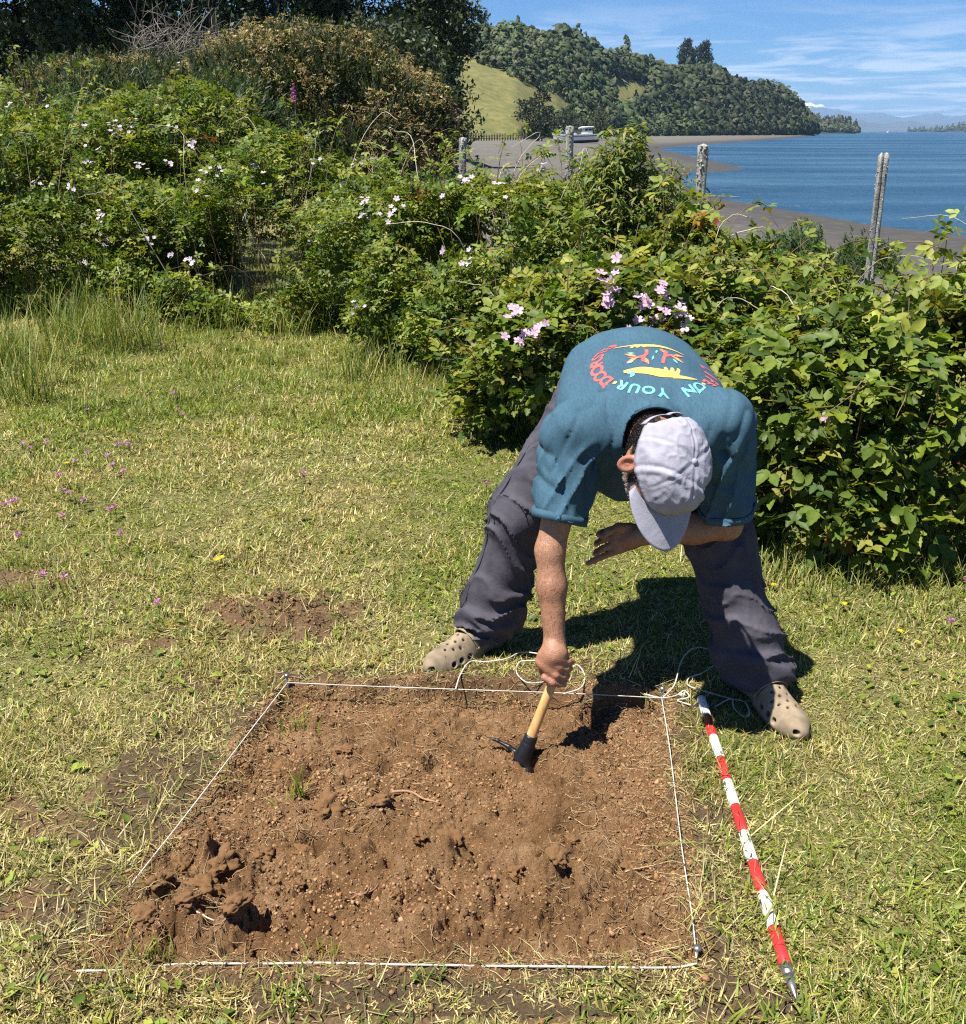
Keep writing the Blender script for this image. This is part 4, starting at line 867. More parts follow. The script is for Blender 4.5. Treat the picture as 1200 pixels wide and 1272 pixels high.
# low wooded point and right hand islands, seen across the water
def wooded_point(name, label, px0, px1, ytop, dist, n, depth):
    root = thing(name, label, 'headland', (uq((px0+px1)/2)*dist, dist, SEA)); px = np.linspace(px0, px1, 40); top = np.interp(px, *ytop); el = np.arctan((636-top)/F)-PITCH; hz_ = np.maximum(CAMH+dist*np.tan(el)-8, .6)
    rows = []
    for w, f in ((-1, -.05), (-.6, .35), (0, 1.0), (.6, .6), (1, -.05)): rows.append(np.stack([uq(px)*(dist+w*depth), np.full(40, dist+w*depth), np.where(f < 0, SEA-2, SEA+(hz_-SEA)*f)], -1))
    V = np.concatenate(rows); q = np.array([r_*40+c for r_ in range(4) for c in range(39)]); obj('land', V, np.stack([q, q+1, q+41, q+40], -1), TERR, root, np.tile([0, 1.0, 0], (len(V), 1)), True)
    pp = rng.uniform(px0, px1, n); w = rng.uniform(-.7, .3, n); hh_ = np.interp(pp, px, hz_)*np.clip(1-np.abs(w)*1.1, .05, 1); P = np.stack([uq(pp)*(dist+w*depth), dist+w*depth, hh_-1.0], -1); C = pick(FPAL, n)*.9; acc = Acc(); wh = rng.integers(0, 8, n); ang = rng.uniform(0, 6.28, n)
    for i in range(8):
        m = wh == i; pv, pf, pc = PUFF[i]; Rm = np.stack([rotz(a) for a in ang[m]]) if m.any() else np.zeros((0, 3, 3)); acc.add(*inst(pv, pf, P[m], Rm, rng.uniform(3, 5.5, m.sum())*min(dist/1400, 1.25), C[m], pc))
    acc.obj('trees', FAR, root, False, 'stuff')
wooded_point('wooded_point', 'low wooded point beyond the tip of the headland', 988, 1064, ([988, 1000, 1020, 1040, 1055, 1064], [146, 143, 147, 150, 152, 161]), 1350.0, 330, 60)
wooded_point('wooded_island', 'hazy wooded island on the horizon at the right edge', 1160, 1290, ([1160, 1172, 1180, 1200, 1230, 1290], [162, 160, 157, 155, 155, 158]), 3600.0, 300, 120)
wooded_point('wooded_island', 'thin strip of hazy land left of the island at the right edge', 1128, 1166, ([1128, 1140, 1166], [162, 160.5, 159]), 4200.0, 60, 80)

# boats
WHITE = flat('boat_paint_white', (.72, .72, .70), .45, .5, 3, .12, .1); DARKP = flat('boat_paint_dark', (.045, .05, .06), .6, .4, 3, .3, .1); BLUEP = flat('boat_paint_blue', (.18, .34, .48), .5, .4, 3, .2, .1); WINDOW = flat('boat_window', (.02, .025, .03), .1, .8, 3, .2, 0)
def boat(name, label, pos, yaw, Lb, tilt=.0, blue=False, group=None):
    root = thing(name, label, 'boat', pos, group); root.rotation_euler = (tilt, 0.04, yaw); s = Lb
    n = 18; st = np.linspace(0, 1, n)
    def sect(u):
        bw = .17*(math.sin(math.pi*min(1, .25+u*.75)))**.55 if u < 1 else 0; bw = .165*(1-max(0, (u-.45)/.55)**2.2)*(.86+.14*min(1, u*4)); sh = .155+.075*u**2.4+.02*(1-u)**2; kl = .0+.06*max(0, (u-.75)/.25)**2
        return bw, sh, kl
    def hull_band(z0, z1, out=0.0):
        V = []
        for u in st:
            bw, sh, kl = sect(u)
            for f in (z0, (z0+z1)/2, z1):
                w = bw*(.25+.75*f**.45)+out
                z = kl+(sh-kl)*f; V += [(u-.5+.06*f*u**6, -w, z), (u-.5+.06*f*u**6, w, z)]
        V = np.array(V)*s; F_ = []
        for i in range(n-1):
            for k in range(2):
                a = i*6+k*2; b = a+6; F_ += [[a, b, b+2, a+2], [a+1, a+3, b+3, b+1]]
        F_ += [[0, 2, 3, 1], [2, 4, 5, 3]]; return V, np.array(F_)
    def part(nm, V, F_, m, sm=False): o = link(nm, mesh_from(nm, V, F_, m, None, sm), root, (0, 0, 0)); return o
    part('hull', *hull_band(.30, .97), WHITE, True); part('hull_bottom', *hull_band(.02, .30), DARKP, True); part('rubbing_strake', *hull_band(.72, .80, .006), DARKP); part('gunwale', *hull_band(.95, 1.0, .008), WHITE)
    V = [];
    for u in st: bw, sh, kl = sect(u); V += [(u-.5, -bw, sh*.9), (u-.5, bw, sh*.9)]
    part('deck', np.array(V)*s, np.array([[2*i, 2*i+2, 2*i+3, 2*i+1] for i in range(n-1)]), BLUEP if blue else WHITE)
    def box(nm, lo, hi, m, tp=.92):
        lo, hi = np.array(lo)*s, np.array(hi)*s; c = (lo+hi)/2; V = np.array([[(lo, hi)[a][0], (lo, hi)[b][1], (lo, hi)[z][2]] for z in (0, 1) for b in (0, 1) for a in (0, 1)]); V[4:, :2] = c[:2]+(V[4:, :2]-c[:2])*tp
        return part(nm, V, np.array([[0, 2, 3, 1], [4, 5, 7, 6], [0, 1, 5, 4], [2, 6, 7, 3], [0, 4, 6, 2], [1, 3, 7, 5]]), m)
    cab = box('cabin', (-.36, -.10, .13), (-.12, .10, .315), WHITE); box('cabin_roof', (-.39, -.12, .312), (-.08, .12, .335), WHITE, .95)
    for x0, x1 in ((-.34, -.27), (-.25, -.18)):
        for q in (-1, 1): box('window', (x0, q*.0985-.003, .235), (x1, q*.0985+.003, .29), WINDOW, 1)
    box('window', (-.123, -.07, .235), (-.117, .07, .29), WINDOW, 1); box('hatch', (.0, -.06, .15), (.12, .06, .20), BLUEP if blue else WHITE); box('hatch', (.2, -.05, .16), (.27, .05, .20), WHITE)
    tv, tf = tube(np.array([(-.1, 0, .2), (-.1, 0, .52)])*s, .008*s, 6); part('mast', tv, tf, DARKP); tv, tf = tube(np.array([(-.1, 0, .48), (.22, 0, .30)])*s, .005*s, 6); part('boom', tv, tf, DARKP)
    return root
def beach_at(px, py):
    dv = ray(px, py); yy = np.geomspace(15, 900, 3000); x = dv[0]/dv[1]*yy; z = CAMH+dv[2]/dv[1]*yy; k = int(np.argmax(land_h(x, yy) > z)); return np.array([x[k], yy[k], float(land_h(x[k:k+1], yy[k:k+1])[0])])
p = beach_at(716, 178); sc_ = p[1]/F*.95
boat('fishing_boat', 'white fishing boat grounded on the grey beach below the hill', p-np.array([0, 0, .0]), math.pi+.18, 54*sc_, .10)
p2 = beach_at(708, 172); boat('fishing_boat', 'second white and blue boat lying just behind the grounded fishing boat', p2, .2, 40*p2[1]/F*.95, -.1, True)
p3 = beach_at(931, 166); boat('small_boat', 'tiny pale boat drawn up far along the beach by the headland', p3, .3, 17*p3[1]/F*.95, .1)
# fence below the pasture
root = thing('pasture_fence', 'row of dark fence posts along the foot of the pasture', 'fence', tuple(beach_at(600, 163)))
POSTD = flat('far_post_wood', (.05, .045, .04), .9, .2, 1, .3, 0)
for px in np.arange(578, 656, 3.3):
    r = np.interp(px, RPX, RBR)-4; x = uq(px)*r; g = float(land_h(np.array([x]), np.array([r]))[0]); h = rng.uniform(1.2, 1.7); w = .16; V = np.array([(x+a*w, r+b*w, g+c) for c in (-.2, h) for a, b in ((-1, -1), (1, -1), (1, 1), (-1, 1))]); obj('post', V, np.array([[0, 1, 5, 4], [1, 2, 6, 5], [2, 3, 7, 6], [3, 0, 4, 7], [4, 5, 6, 7]]), POSTD, root)
for hgt in (.5, 1.0):
    P = []
    for px in np.arange(578, 656, 3.3): r = np.interp(px, RPX, RBR)-4; x = uq(px)*r; P.append((x, r-.2, float(land_h(np.array([x]), np.array([r]))[0])+hgt))
    tv, tf = tube(P, .07, 4); obj('rail', tv, tf, POSTD, root)
# a sail on the horizon
root = thing('sailing_boat', 'tiny white sail far out on the water', 'sailboat', (uq(1103)*2600, 2600, SEA)); 
for nm, V, F_ in (('hull', [(-5, -1.2, 0), (4, -1.4, 0), (5.5, 0, 1.6), (4, 1.4, 0), (-5, 1.2, 0), (-5, -1.4, 1.4), (4, -1.6, 1.5), (4, 1.6, 1.5), (-5, 1.4, 1.4)], [[0, 1, 6, 5], [1, 2, 6, 6], [3, 4, 8, 7], [2, 3, 7, 7], [4, 0, 5, 8], [5, 6, 7, 8]]), ('sail', [(-3, -.05, 2), (1.2, -.1, 2), (1.2, 0, 12), (-3, .05, 2), (1.2, .1, 2), (1.2, .02, 12)], [[0, 1, 2, 2], [3, 5, 4, 4], [0, 2, 5, 3]])):
    link(nm, mesh_from(nm, np.array(V, float)*.55, np.array(F_), WHITE), root, (0, 0, 0))
# ------------------------------------------------------------------ grass
BUSHY = [(np.array(c), np.array(r)) for c, r in []]
def surf_h(x, y):
    z = lawn_h(x, y); r = np.hypot(x, y); far = r > 4.5
    z = np.where(far, z+land_h(x, y)*sstep(4.5, 6, r), z)
    k = (x > SOIL_LO[0]) & (x < SOIL_HI[0]) & (y > SOIL_LO[1]) & (y < SOIL_HI[1])
    if k.any(): z = z.copy(); z[k] = soil_z(x[k], y[k])+.004
    return z
def scatter(n, y0, y1, p=1.25, wide=.64, pad=.5):
    uu = rng.random(n); e = 1-p+1; y = (y0**e+(y1**e-y0**e)*uu)**(1/e); x = rng.uniform(-1, 1, n)*(wide*y+pad); return x, y
def blades(n, y0, y1, len_, wid, lean, colf, dens, p=1.25, seg=2, curl=.5):
    x, y = scatter(n, y0, y1, p); m = rng.random(n) < dens(x, y); x, y = x[m], y[m]; n = len(x); z = surf_h(x, y)
    Ln = len_(x, y)*rng.uniform(.5, 1.3, n); a = rng.uniform(0, 2*math.pi, n); le = lean(x, y)*rng.uniform(.3, 1.5, n); hd_ = np.stack([np.cos(a), np.sin(a), 0*a], -1)
    sd = np.stack([-np.sin(a), np.cos(a), 0*a], -1)*(wid*rng.uniform(.6, 1.5, n))[:, None]*np.clip(y/2.2, 1, 2.4)[:, None]; tw = rng.normal(0, .5, n); sd[:, 2] += tw*wid
    base = np.stack([x, y, z-.003], -1); V = []; 
    for i in range(seg+1):
        t_ = i/seg; el = np.clip(np.pi/2-le*(1+curl*t_*1.6), -.25, 1.6)
        if i == 0: pos = base
        else: pos = pos+(hd_*np.cos(el)[:, None]+np.array([0, 0, 1.])*np.sin(el)[:, None])*(Ln/seg)[:, None]
        w = 1-.55*t_
        if i < seg: V += [pos-sd*w, pos+sd*w]
        else: V += [pos]
    nv = 2*seg+1; VV = np.stack(V, 1); F_ = []
    for i in range(seg-1): F_ += [[2*i, 2*i+1, 2*i+3], [2*i, 2*i+3, 2*i+2]]
    F_ += [[2*seg-2, 2*seg-1, 2*seg]]; F_ = np.array(F_)
    VV[:, :, 2] = np.maximum(VV[:, :, 2], (z+.0015)[:, None])
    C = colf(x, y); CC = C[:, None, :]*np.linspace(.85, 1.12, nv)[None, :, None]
    return VV.reshape(-1, 3), (F_[None]+(np.arange(n)*nv)[:, None, None]).reshape(-1, 3), CC.reshape(-1, 3)
def dryness(x, y):
    """0 green .. 1 straw"""
    s = pit_sd(x, y); d = .52+.36*fbm(x*1.3, y*1.3, None, 101, 3)+.30*noise(x*4.5, y*4.5, None, 102)
    d = d+.14*sstep(-.9, -.1, s)-.45*sstep(.7, 1.6, x-.35*y+1.2)*sstep(2.3, 3.3, y)-.22*sstep(4.4, 6.6, y)+.10*sstep(5, 2.5, y)*sstep(.4, -1, x)
    return np.clip(d, 0.02, .97)
GG = np.array([[.13, .18, .024], [.19, .24, .036], [.25, .275, .048], [.085, .135, .022]]); GS = np.array([[.42, .36, .15], [.50, .44, .21], [.32, .27, .10], [.22, .18, .07], [.56, .50, .28], [.15, .11, .05]])
def gcol(x, y):
    d = dryness(x, y); st = rng.random(len(x)) < d; c = np.where(st[:, None], pick(GS, len(x), .3), pick(GG, len(x), .3)); yel = .75+.25*noise(x*2, y*2, None, 103); return c*np.stack([yel*.2+.85, yel*0+1, yel*0+.95], -1)
def dens0(x, y):
    s = pit_sd(x, y)+.025*noise(x*12, y*12, None, 104); q = 1-sstep(-.05, .005, s); q = q*(1-.90*sstep(.2, .65, dirt(x, y)))*(1-.9*mound_m(x, y))
    q = q*(.45+.55*sstep(-.45, .25, noise(x*7, y*7, None, 105)+.4*noise(x*19, y*19, None, 106))); return q
def len0(x, y): return .020+.022*sstep(-.2, .7, noise(x*2.4, y*2.4, None, 107))+.014*sstep(.0, .7, noise(x*9, y*9, None, 108))+.02*sstep(3.5, 6.5, y)
acc = Acc()
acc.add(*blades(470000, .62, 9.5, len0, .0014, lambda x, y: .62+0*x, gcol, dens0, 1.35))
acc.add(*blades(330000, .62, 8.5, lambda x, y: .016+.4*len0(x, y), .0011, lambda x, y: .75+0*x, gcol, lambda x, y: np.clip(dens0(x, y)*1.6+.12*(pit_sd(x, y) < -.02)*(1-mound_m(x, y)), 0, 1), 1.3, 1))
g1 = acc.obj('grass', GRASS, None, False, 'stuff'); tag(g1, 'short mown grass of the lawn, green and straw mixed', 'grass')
# cut grass lying flat, thickest round the dug square
acc = Acc()
def hcol(x, y): return pick(np.vstack([GS, GS, GG*1.3, [[.26, .27, .10]]]), len(x), .3)
def hdens(x, y):
    s = pit_sd(x, y); q = (1-sstep(-.03, .02, s+.02*noise(x*20, y*20, None, 109)))*(.30+.70*sstep(-1.0, -.12, s))*(1-.30*dirt(x, y))*(1-.15*mound_m(x, y)); return q*(.10+.90*sstep(-.25, .45, noise(x*4, y*4, None, 110)+.5*noise(x*13, y*13, None, 116)))
acc.add(*blades(72000, .62, 7.5, lambda x, y: (.048+.03*noise(x*3, y*3, None, 111))*np.exp(rng.normal(0, .4, len(x))), .0011, lambda x, y: 1.25+.25*noise(x*40, y*40, None, 112), hcol, hdens, 1.5, 3, .12))
g2 = acc.obj('cut_grass', GRASS, None, False, 'stuff'); tag(g2, 'dry grass clippings lying flat round the dug square', 'hay')
# broad little leaves among the grass
x, y = scatter(9000, .8, 6, 1.5); m = (dens0(x, y) > .35) & (noise(x*2.2, y*2.2, None, 113)+.3*noise(x*8, y*8, None, 114)+.35*sstep(.5, 1, x) > .15); x, y = x[m], y[m]; z = surf_h(x, y)
lv, lf = leaflet_lo(.5); N_ = np.stack([rng.normal(0, .35, len(x)), rng.normal(0, .35, len(x)), np.ones(len(x))], -1)
V_, F_, C_ = inst(lv, lf, np.stack([x, y, z+.006+.015*rng.random(len(x))], -1), basis(N_, rng.normal(size=(len(x), 3))*np.array([1, 1, .2])), rng.uniform(.012, .034, len(x)), pick(GG*1.05, len(x), .3))
wd = obj('weeds', V_, F_, GRASS, None, C_, False, 'stuff'); tag(wd, 'small broad-leaved weeds growing among the lawn grass', 'weeds')
# green weeds thicker by the near right corner
def clump(px, py, n, spread, ln, col, wid=.004, y=None, z0=None, lean=.5):
    c = onz(px, py) if y is None else at(px, py, y); xx = c[0]+rng.normal(0, spread, n); yy = c[1]+rng.normal(0, spread*.8, n); a = rng.uniform(0, 6.28, n); L_ = ln*rng.uniform(.5, 1.25, n); le = np.abs(rng.normal(lean, .25, n)); V = []
    hd_ = np.stack([np.cos(a), np.sin(a), 0*a], -1); sd = np.stack([-np.sin(a), np.cos(a), 0*a], -1)*wid; pos = np.stack([xx, yy, surf_h(xx, yy)-.004], -1)
    for i in range(5):
        t_ = i/4; el = np.pi/2-le*(.45+1.1*t_)
        if i: pos = pos+(hd_*np.cos(el)[:, None]+np.array([0, 0, 1.])*np.sin(el)[:, None])*(L_/4)[:, None]
        V += [pos-sd*(1-.8*t_), pos+sd*(1-.8*t_)] if i < 4 else [pos]
    VV = np.stack(V, 1); F_ = []
    for i in range(3): F_ += [[2*i, 2*i+1, 2*i+3], [2*i, 2*i+3, 2*i+2]]
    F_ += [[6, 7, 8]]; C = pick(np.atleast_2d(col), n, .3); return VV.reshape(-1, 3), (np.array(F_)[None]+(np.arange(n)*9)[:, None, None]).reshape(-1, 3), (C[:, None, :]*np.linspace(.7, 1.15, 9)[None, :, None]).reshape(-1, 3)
# tall unmown grass: along the foot of the brambles
acc = Acc(); TG = np.array([[.13, .185, .035], [.19, .23, .05], [.25, .26, .07], [.36, .32, .13], [.09, .14, .03]])
for px0, px1, py0, py1, cnt, ln in ((-40, 130, 395, 470, 20, .50), (120, 280, 380, 440, 20, .45), (230, 440, 385, 425, 24, .34), (-40, 60, 440, 510, 12, .36), (430, 640, 385, 480, 30, .26), (0, 420, 330, 390, 26, .42)):
    for _ in range(cnt):
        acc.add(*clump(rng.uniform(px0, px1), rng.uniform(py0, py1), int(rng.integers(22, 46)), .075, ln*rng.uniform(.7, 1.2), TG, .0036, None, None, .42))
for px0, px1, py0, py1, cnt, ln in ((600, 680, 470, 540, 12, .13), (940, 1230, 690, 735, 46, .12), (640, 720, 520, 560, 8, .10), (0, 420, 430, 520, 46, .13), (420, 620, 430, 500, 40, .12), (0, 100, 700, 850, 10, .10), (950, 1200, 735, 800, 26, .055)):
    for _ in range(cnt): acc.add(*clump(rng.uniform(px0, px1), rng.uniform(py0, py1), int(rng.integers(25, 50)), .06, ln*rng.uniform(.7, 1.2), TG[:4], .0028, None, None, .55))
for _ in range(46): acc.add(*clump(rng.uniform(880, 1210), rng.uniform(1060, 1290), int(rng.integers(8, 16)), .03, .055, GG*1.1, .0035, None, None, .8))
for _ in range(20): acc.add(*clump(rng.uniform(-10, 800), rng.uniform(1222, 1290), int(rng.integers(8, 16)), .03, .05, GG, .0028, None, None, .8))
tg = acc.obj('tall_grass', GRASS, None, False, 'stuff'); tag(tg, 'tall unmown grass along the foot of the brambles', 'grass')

# ------------------------------------------------------------------ the dug soil: crumbs, fibres, tufts
def clod(seed, n=2):
    bm = bmesh.new(); bmesh.ops.create_icosphere(bm, subdivisions=n, radius=1.0); V = np.array([v.co[:] for v in bm.verts]); F_ = np.array([[v.index for v in f.verts] for f in bm.faces]); bm.free()
    r = 1+.42*noise(V[:, 0]*1.6+seed*7, V[:, 1]*1.6, V[:, 2]*1.6, seed)+.34*noise(V[:, 0]*3.4+seed, V[:, 1]*3.4, V[:, 2]*3.4, seed+9); return V*r[:, None]*np.array([1, .85, .7]), F_
t = NT('soil_crumb'); co = t.obj_co(); b = t.noise(190, 5, .75, co); t.set(Base_Color=t.mixc(.6, t.attr(), t.ramp(b, [(.3, (.45, .42, .4)), (.72, (1.5, 1.45, 1.4))]), 'MULTIPLY'), Roughness=1.0); t.b.inputs['Specular IOR Level'].default_value = .08; t.bump(b, .8, .004); CRUMB = t.m
SP_ = np.array([[.25, .142, .069], [.30, .178, .092], [.17, .093, .045], [.35, .22, .12]])
def in_pit(n, pad=0.0):
    lo, hi = PIT.min(0)-.08, PIT.max(0)+.05; P = rng.uniform(lo, hi, (n*3, 2)); s = pit_sd(P[:, 0], P[:, 1]); return P[s > pad][:n]
acc = Acc()
P = in_pit(48000, -.03); k = noise(P[:, 0]*5, P[:, 1]*5, None, 121)+.5*noise(P[:, 0]*14, P[:, 1]*14, None, 122); sz = np.exp(rng.normal(-6.28, .48, len(P))+.45*np.clip(k, -.9, .7)); sz = np.clip(sz, .0009, .009)
def grit(seed):
    V = np.array([(1, 0, 0), (-1, 0, 0), (0, 1, 0), (0, -1, 0), (0, 0, 1), (0, 0, -1.)]); r_ = np.random.default_rng(seed); V = V*r_.uniform(.6, 1.25, (6, 1))+r_.normal(0, .22, (6, 3)); return V, np.array([[4, 0, 2], [4, 2, 1], [4, 1, 3], [4, 3, 0], [5, 2, 0], [5, 1, 2], [5, 3, 1], [5, 0, 3]])
small = [grit(i) for i in range(5)]; wh = rng.integers(0, 5, len(P)); zz = soil_z(P[:, 0], P[:, 1])
for i in range(5):
    m = wh == i; acc.add(*inst(*small[i], np.stack([P[m, 0], P[m, 1], zz[m]+sz[m]*.15+.003], -1), basis(rdir(m.sum()), rdir(m.sum())), sz[m], pick(SP_, m.sum(), .25)))
P = rng.uniform((-1.5, .8), (1.4, 3.4), (9000, 2)); m = (dirt(P[:, 0], P[:, 1]) > .45) & (pit_sd(P[:, 0], P[:, 1]) < 0); P = P[m][:2600]; sz = np.clip(np.exp(rng.normal(-5.7, .5, len(P))), .0015, .011); zz = surf_h(P[:, 0], P[:, 1]); acc.add(*inst(*small[0], np.stack([P[:, 0], P[:, 1], zz+sz*.3], -1), basis(rdir(len(P)), rdir(len(P))), sz, pick(SP_, len(P), .25)))
P = MOUND[:2]+rng.normal(0, 1, (2000, 2))*np.array([.15, .095]); sz = np.clip(np.exp(rng.normal(-6.0, .55, len(P))), .0012, .013); zz = surf_h(P[:, 0], P[:, 1]); acc.add(*inst(*small[1], np.stack([P[:, 0], P[:, 1], zz+sz*.25], -1), basis(rdir(len(P)), rdir(len(P))), sz, pick(SP_*.75, len(P), .25)))
cr = acc.obj('soil_crumbs', CRUMB, None, False, 'stuff'); tag(cr, 'loose brown crumbs of earth scattered over the dug square', 'soil')
def bigclod(seed):
    V, F_ = clod(seed, 4); n = nrm(V); return V+n*(.08*noise(V[:, 0]*5, V[:, 1]*5, V[:, 2]*5, seed)+np.random.default_rng(seed).normal(0, .085, len(V)))[:, None], F_
# larger clods that can be told apart
big = [mesh_from('soil_clod', *bigclod(20+i), CRUMB, np.tile([.235, .134, .065], (642, 1)), False) for i in range(6)]
CL = [(272, 1078, .034), (256, 1106, .026), (298, 1150, .030), (236, 1140, .026), (196, 1108, .026), (330, 1062, .022), (404, 1012, .036), (378, 1060, .020), (300, 1180, .024), (560, 1060, .030), (470, 1005, .026), (690, 1098, .022), (640, 1082, .022), (735, 968, .020), (430, 930, .022), (520, 1040, .022), (180, 1150, .024), (350, 955, .022), (605, 920, .020), (780, 1080, .016), (495, 1130, .014), (370, 1105, .018), (225, 1075, .020), (710, 1040, .018)]
for i, (px, py, r) in enumerate(CL):
    p = onz(px, py, -.03); g = float(soil_z(p[:1], p[1:2])[0]); o = bpy.data.objects.new('soil_clod', big[i % 6]); COL.objects.link(o); o.location = (p[0], p[1], g+r*.18); o.scale = (r*rng.uniform(.9, 1.25), r*rng.uniform(.9, 1.2), r*rng.uniform(.75, 1.0)); o.rotation_euler = tuple(rng.uniform(-.5, .5, 2))+(float(rng.uniform(0, 6)),)
    tag(o, 'rough brown clod of earth lying in the dug square', 'clod', 'clods of earth in the dug square')
# rootlets and straw in the soil
acc = Acc(); P = in_pit(4200, -.04); lit = noise(P[:, 0]*3, P[:, 1]*3, None, 131)+.9*sstep(.12, .0, pit_sd(P[:, 0], P[:, 1])); P = P[lit > -.3][:2900]
for p in P:
    L_ = rng.uniform(.012, .055); a = rng.uniform(0, 6.28); d = np.array([math.cos(a), math.sin(a)]); n_ = np.array([-d[1], d[0]]); q = np.linspace(-.5, .5, 4)[:, None]; xy = p+d*q*L_+n_*(rng.normal(0, .18)*L_*(q*q*4-1)); z = soil_z(xy[:, 0], xy[:, 1]); z = np.maximum(z, z.mean())+.0035+.004*rng.random()
    acc.add(*tube(np.column_stack([xy, z]), [rng.uniform(.0005, .0011)]*3+[.0004], 3, False), np.array([.34, .24, .12] if rng.random() < .6 else [.20, .12, .06])*rng.uniform(.6, 1.3))
rt = acc.obj('rootlets', CANE, None, False, 'stuff'); tag(rt, 'fine pale rootlets strewn over the dug soil', 'roots')
def root_thing(name, label, pix, r, col):
    P = [onz(px, py, -.03) for px, py in pix]; P = spline(P, 18); P[:, 2] = np.maximum(soil_z(P[:, 0], P[:, 1]), np.median(soil_z(P[:, 0], P[:, 1])))+r*1.2+.003; P = relax_line0(P); o = obj(name, *tube(P, np.linspace(r, r*.6, 18), 6), CANE, None, np.tile(np.array(col), (18*6+2, 1)), True); tag(o, label, 'root'); return o
def relax_line0(P):
    for _ in range(3): P[1:-1] = (P[:-2]+2*P[1:-1]+P[2:])/4
    return P
root_thing('root', 'bent brown root lying in the middle of the dug soil', [(487, 985), (505, 984), (522, 992), (547, 1003)], .0042, (.26, .15, .08))
root_thing('root', 'forked thin root in the near half of the dug soil', [(430, 1128), (447, 1118), (464, 1112), (470, 1104)], .0024, (.22, .12, .07))
root_thing('root', 'short thin root beside the forked one in the near half', [(438, 1116), (452, 1120), (462, 1106)], .0020, (.22, .12, .07))
root_thing('root', 'pale straight straw in the near left corner of the dug soil', [(236, 1138), (250, 1150), (268, 1158)], .0022, (.50, .42, .26))
root_thing('root', 'thin curved root right of the middle in the near soil', [(530, 1112), (552, 1118), (566, 1126)], .0018, (.34, .22, .12))
root_thing('root', 'thin pale root near the right string', [(776, 1092), (800, 1086), (832, 1080)], .0018, (.36, .26, .14))
for px, py, n, ln, lab in ((370, 985, 26, .075, 'upright green grass tuft left standing in the dug soil'), (190, 1182, 60, .05, 'yellowing grass tuft at the near left corner of the dug square'), (400, 1172, 22, .04, 'small yellow grass tuft at the near edge of the dug square'), (366, 893, 40, .05, 'green grass tuft at the far left corner of the dug square')):
    V, F_, C = clump(px, py, n, .014 if n < 30 else .030, ln, GG*1.2 if 'green' in lab else np.array([[.30, .28, .06], [.22, .24, .05]]), .0022, None, None, .35); tag(obj('grass_tuft', V, F_, GRASS, None, C), lab, 'grass tuft', None, 'stuff')
# straw stubble overhanging the cut
acc = Acc()
for _ in range(900):
    i = int(rng.integers(0, 4)); a, b = PIT[i], PIT[(i+1) % 4]; p = a+(b-a)*rng.random()+rng.normal(0, .018, 2); L_ = rng.uniform(.02, .06); ang = rng.uniform(0, 6.28); d = np.array([math.cos(ang), math.sin(ang), rng.uniform(-.2, .4)]); z = float(surf_h(p[:1], p[1:])[0])+.004; b0 = np.array([p[0], p[1], z]); acc.add(*tube(np.array([b0, b0+d*L_*.5+(0, 0, .006), b0+d*L_]), [.0009, .0008, .0003], 3, False), pick(GS, 1, .3)[0])
sb = acc.obj('straw', GRASS, None, False, 'stuff'); tag(sb, 'dry straw fringe along the edges of the dug square', 'straw')

# ------------------------------------------------------------------ string, pegs, ranging pole, mattock
t = NT('string_cotton'); co = t.obj_co(); wv = t.n('ShaderNodeTexWave', {'Vector': t.n('ShaderNodeMapping', {'Vector': co, 'Rotation': (0, .6, .5)}).outputs[0], 'Scale': 160.0}).outputs['Fac']; t.set(Base_Color=t.mixc(t.noise(18, 4, .6, co), (.36, .32, .25), (.62, .60, .55)), Roughness=.9); t.bump(wv, .5, .001); STRING = t.m
def string(name, label, P, r=.0021, n=60, sag=None, cat='string'):
    P = spline(np.asarray(P, float), n); o = obj(name, *tube(P, r*(1+.12*noise(np.arange(n)*.9, np.zeros(n))), 6), STRING, None, None, True); tag(o, label, cat); return o
def gz(px, py, dz): 
    p = onz(px, py); z = float(surf_h(p[:1], p[1:2])[0]); return onz(px, py, z+dz)
string('boundary_string', 'thick white string along the near edge, partly buried by earth', [gz(95, 1206, .006), gz(150, 1205, .004), gz(200, 1199, -.004), gz(222, 1198, -.003), gz(255, 1197, .008), gz(296, 1197, .006), gz(316, 1197, -.005), gz(340, 1197, .007), gz(400, 1196, .009), gz(480, 1198, .010), gz(560, 1199, .006), gz(590, 1200, -.003), gz(625, 1200, .008), gz(720, 1201, .012), gz(830, 1202, .012), gz(866, 1197, .014)], .0023, 120)
string('boundary_string', 'string stretched along the left edge of the dug square', [onz(357, 848, .02), onz(300, 922, .022), onz(232, 1011, .020), onz(160, 1102, .008)], .0016)
string('boundary_string', 'string stretched along the far edge, passing the digging hand', [onz(357, 848, .02), onz(450, 852, .022), onz(560, 856, .022), onz(700, 861, .022), onz(822, 867, .024)], .0016)
string('boundary_string', 'string stretched along the right edge between peg and nail', [onz(822, 867, .024), onz(832, 930, .022), onz(846, 1045, .02), onz(860, 1140, .02), onz(865, 1190, .02)], .0016)
lp = lambda pts, dz: [onz(px, py, dz+.006*math.sin(i*2.1)) for i, (px, py) in enumerate(pts)]
string('loose_string', 'loose string looping up over the dark shadow beside the right shoe', [onz(824, 866, .02), onz(838, 850, .03), onz(846, 822, .04), onz(860, 806, .045), onz(878, 806, .03), onz(886, 816, .02)], .0021)
string('loose_string', 'tangled string end snaking between the ranging pole and the right shoe', lp([(888, 826), (872, 836), (856, 842), (856, 852), (880, 860), (908, 868), (925, 872), (931, 886), (924, 890), (912, 880), (908, 868), (888, 878)], .015), .0020, 110)
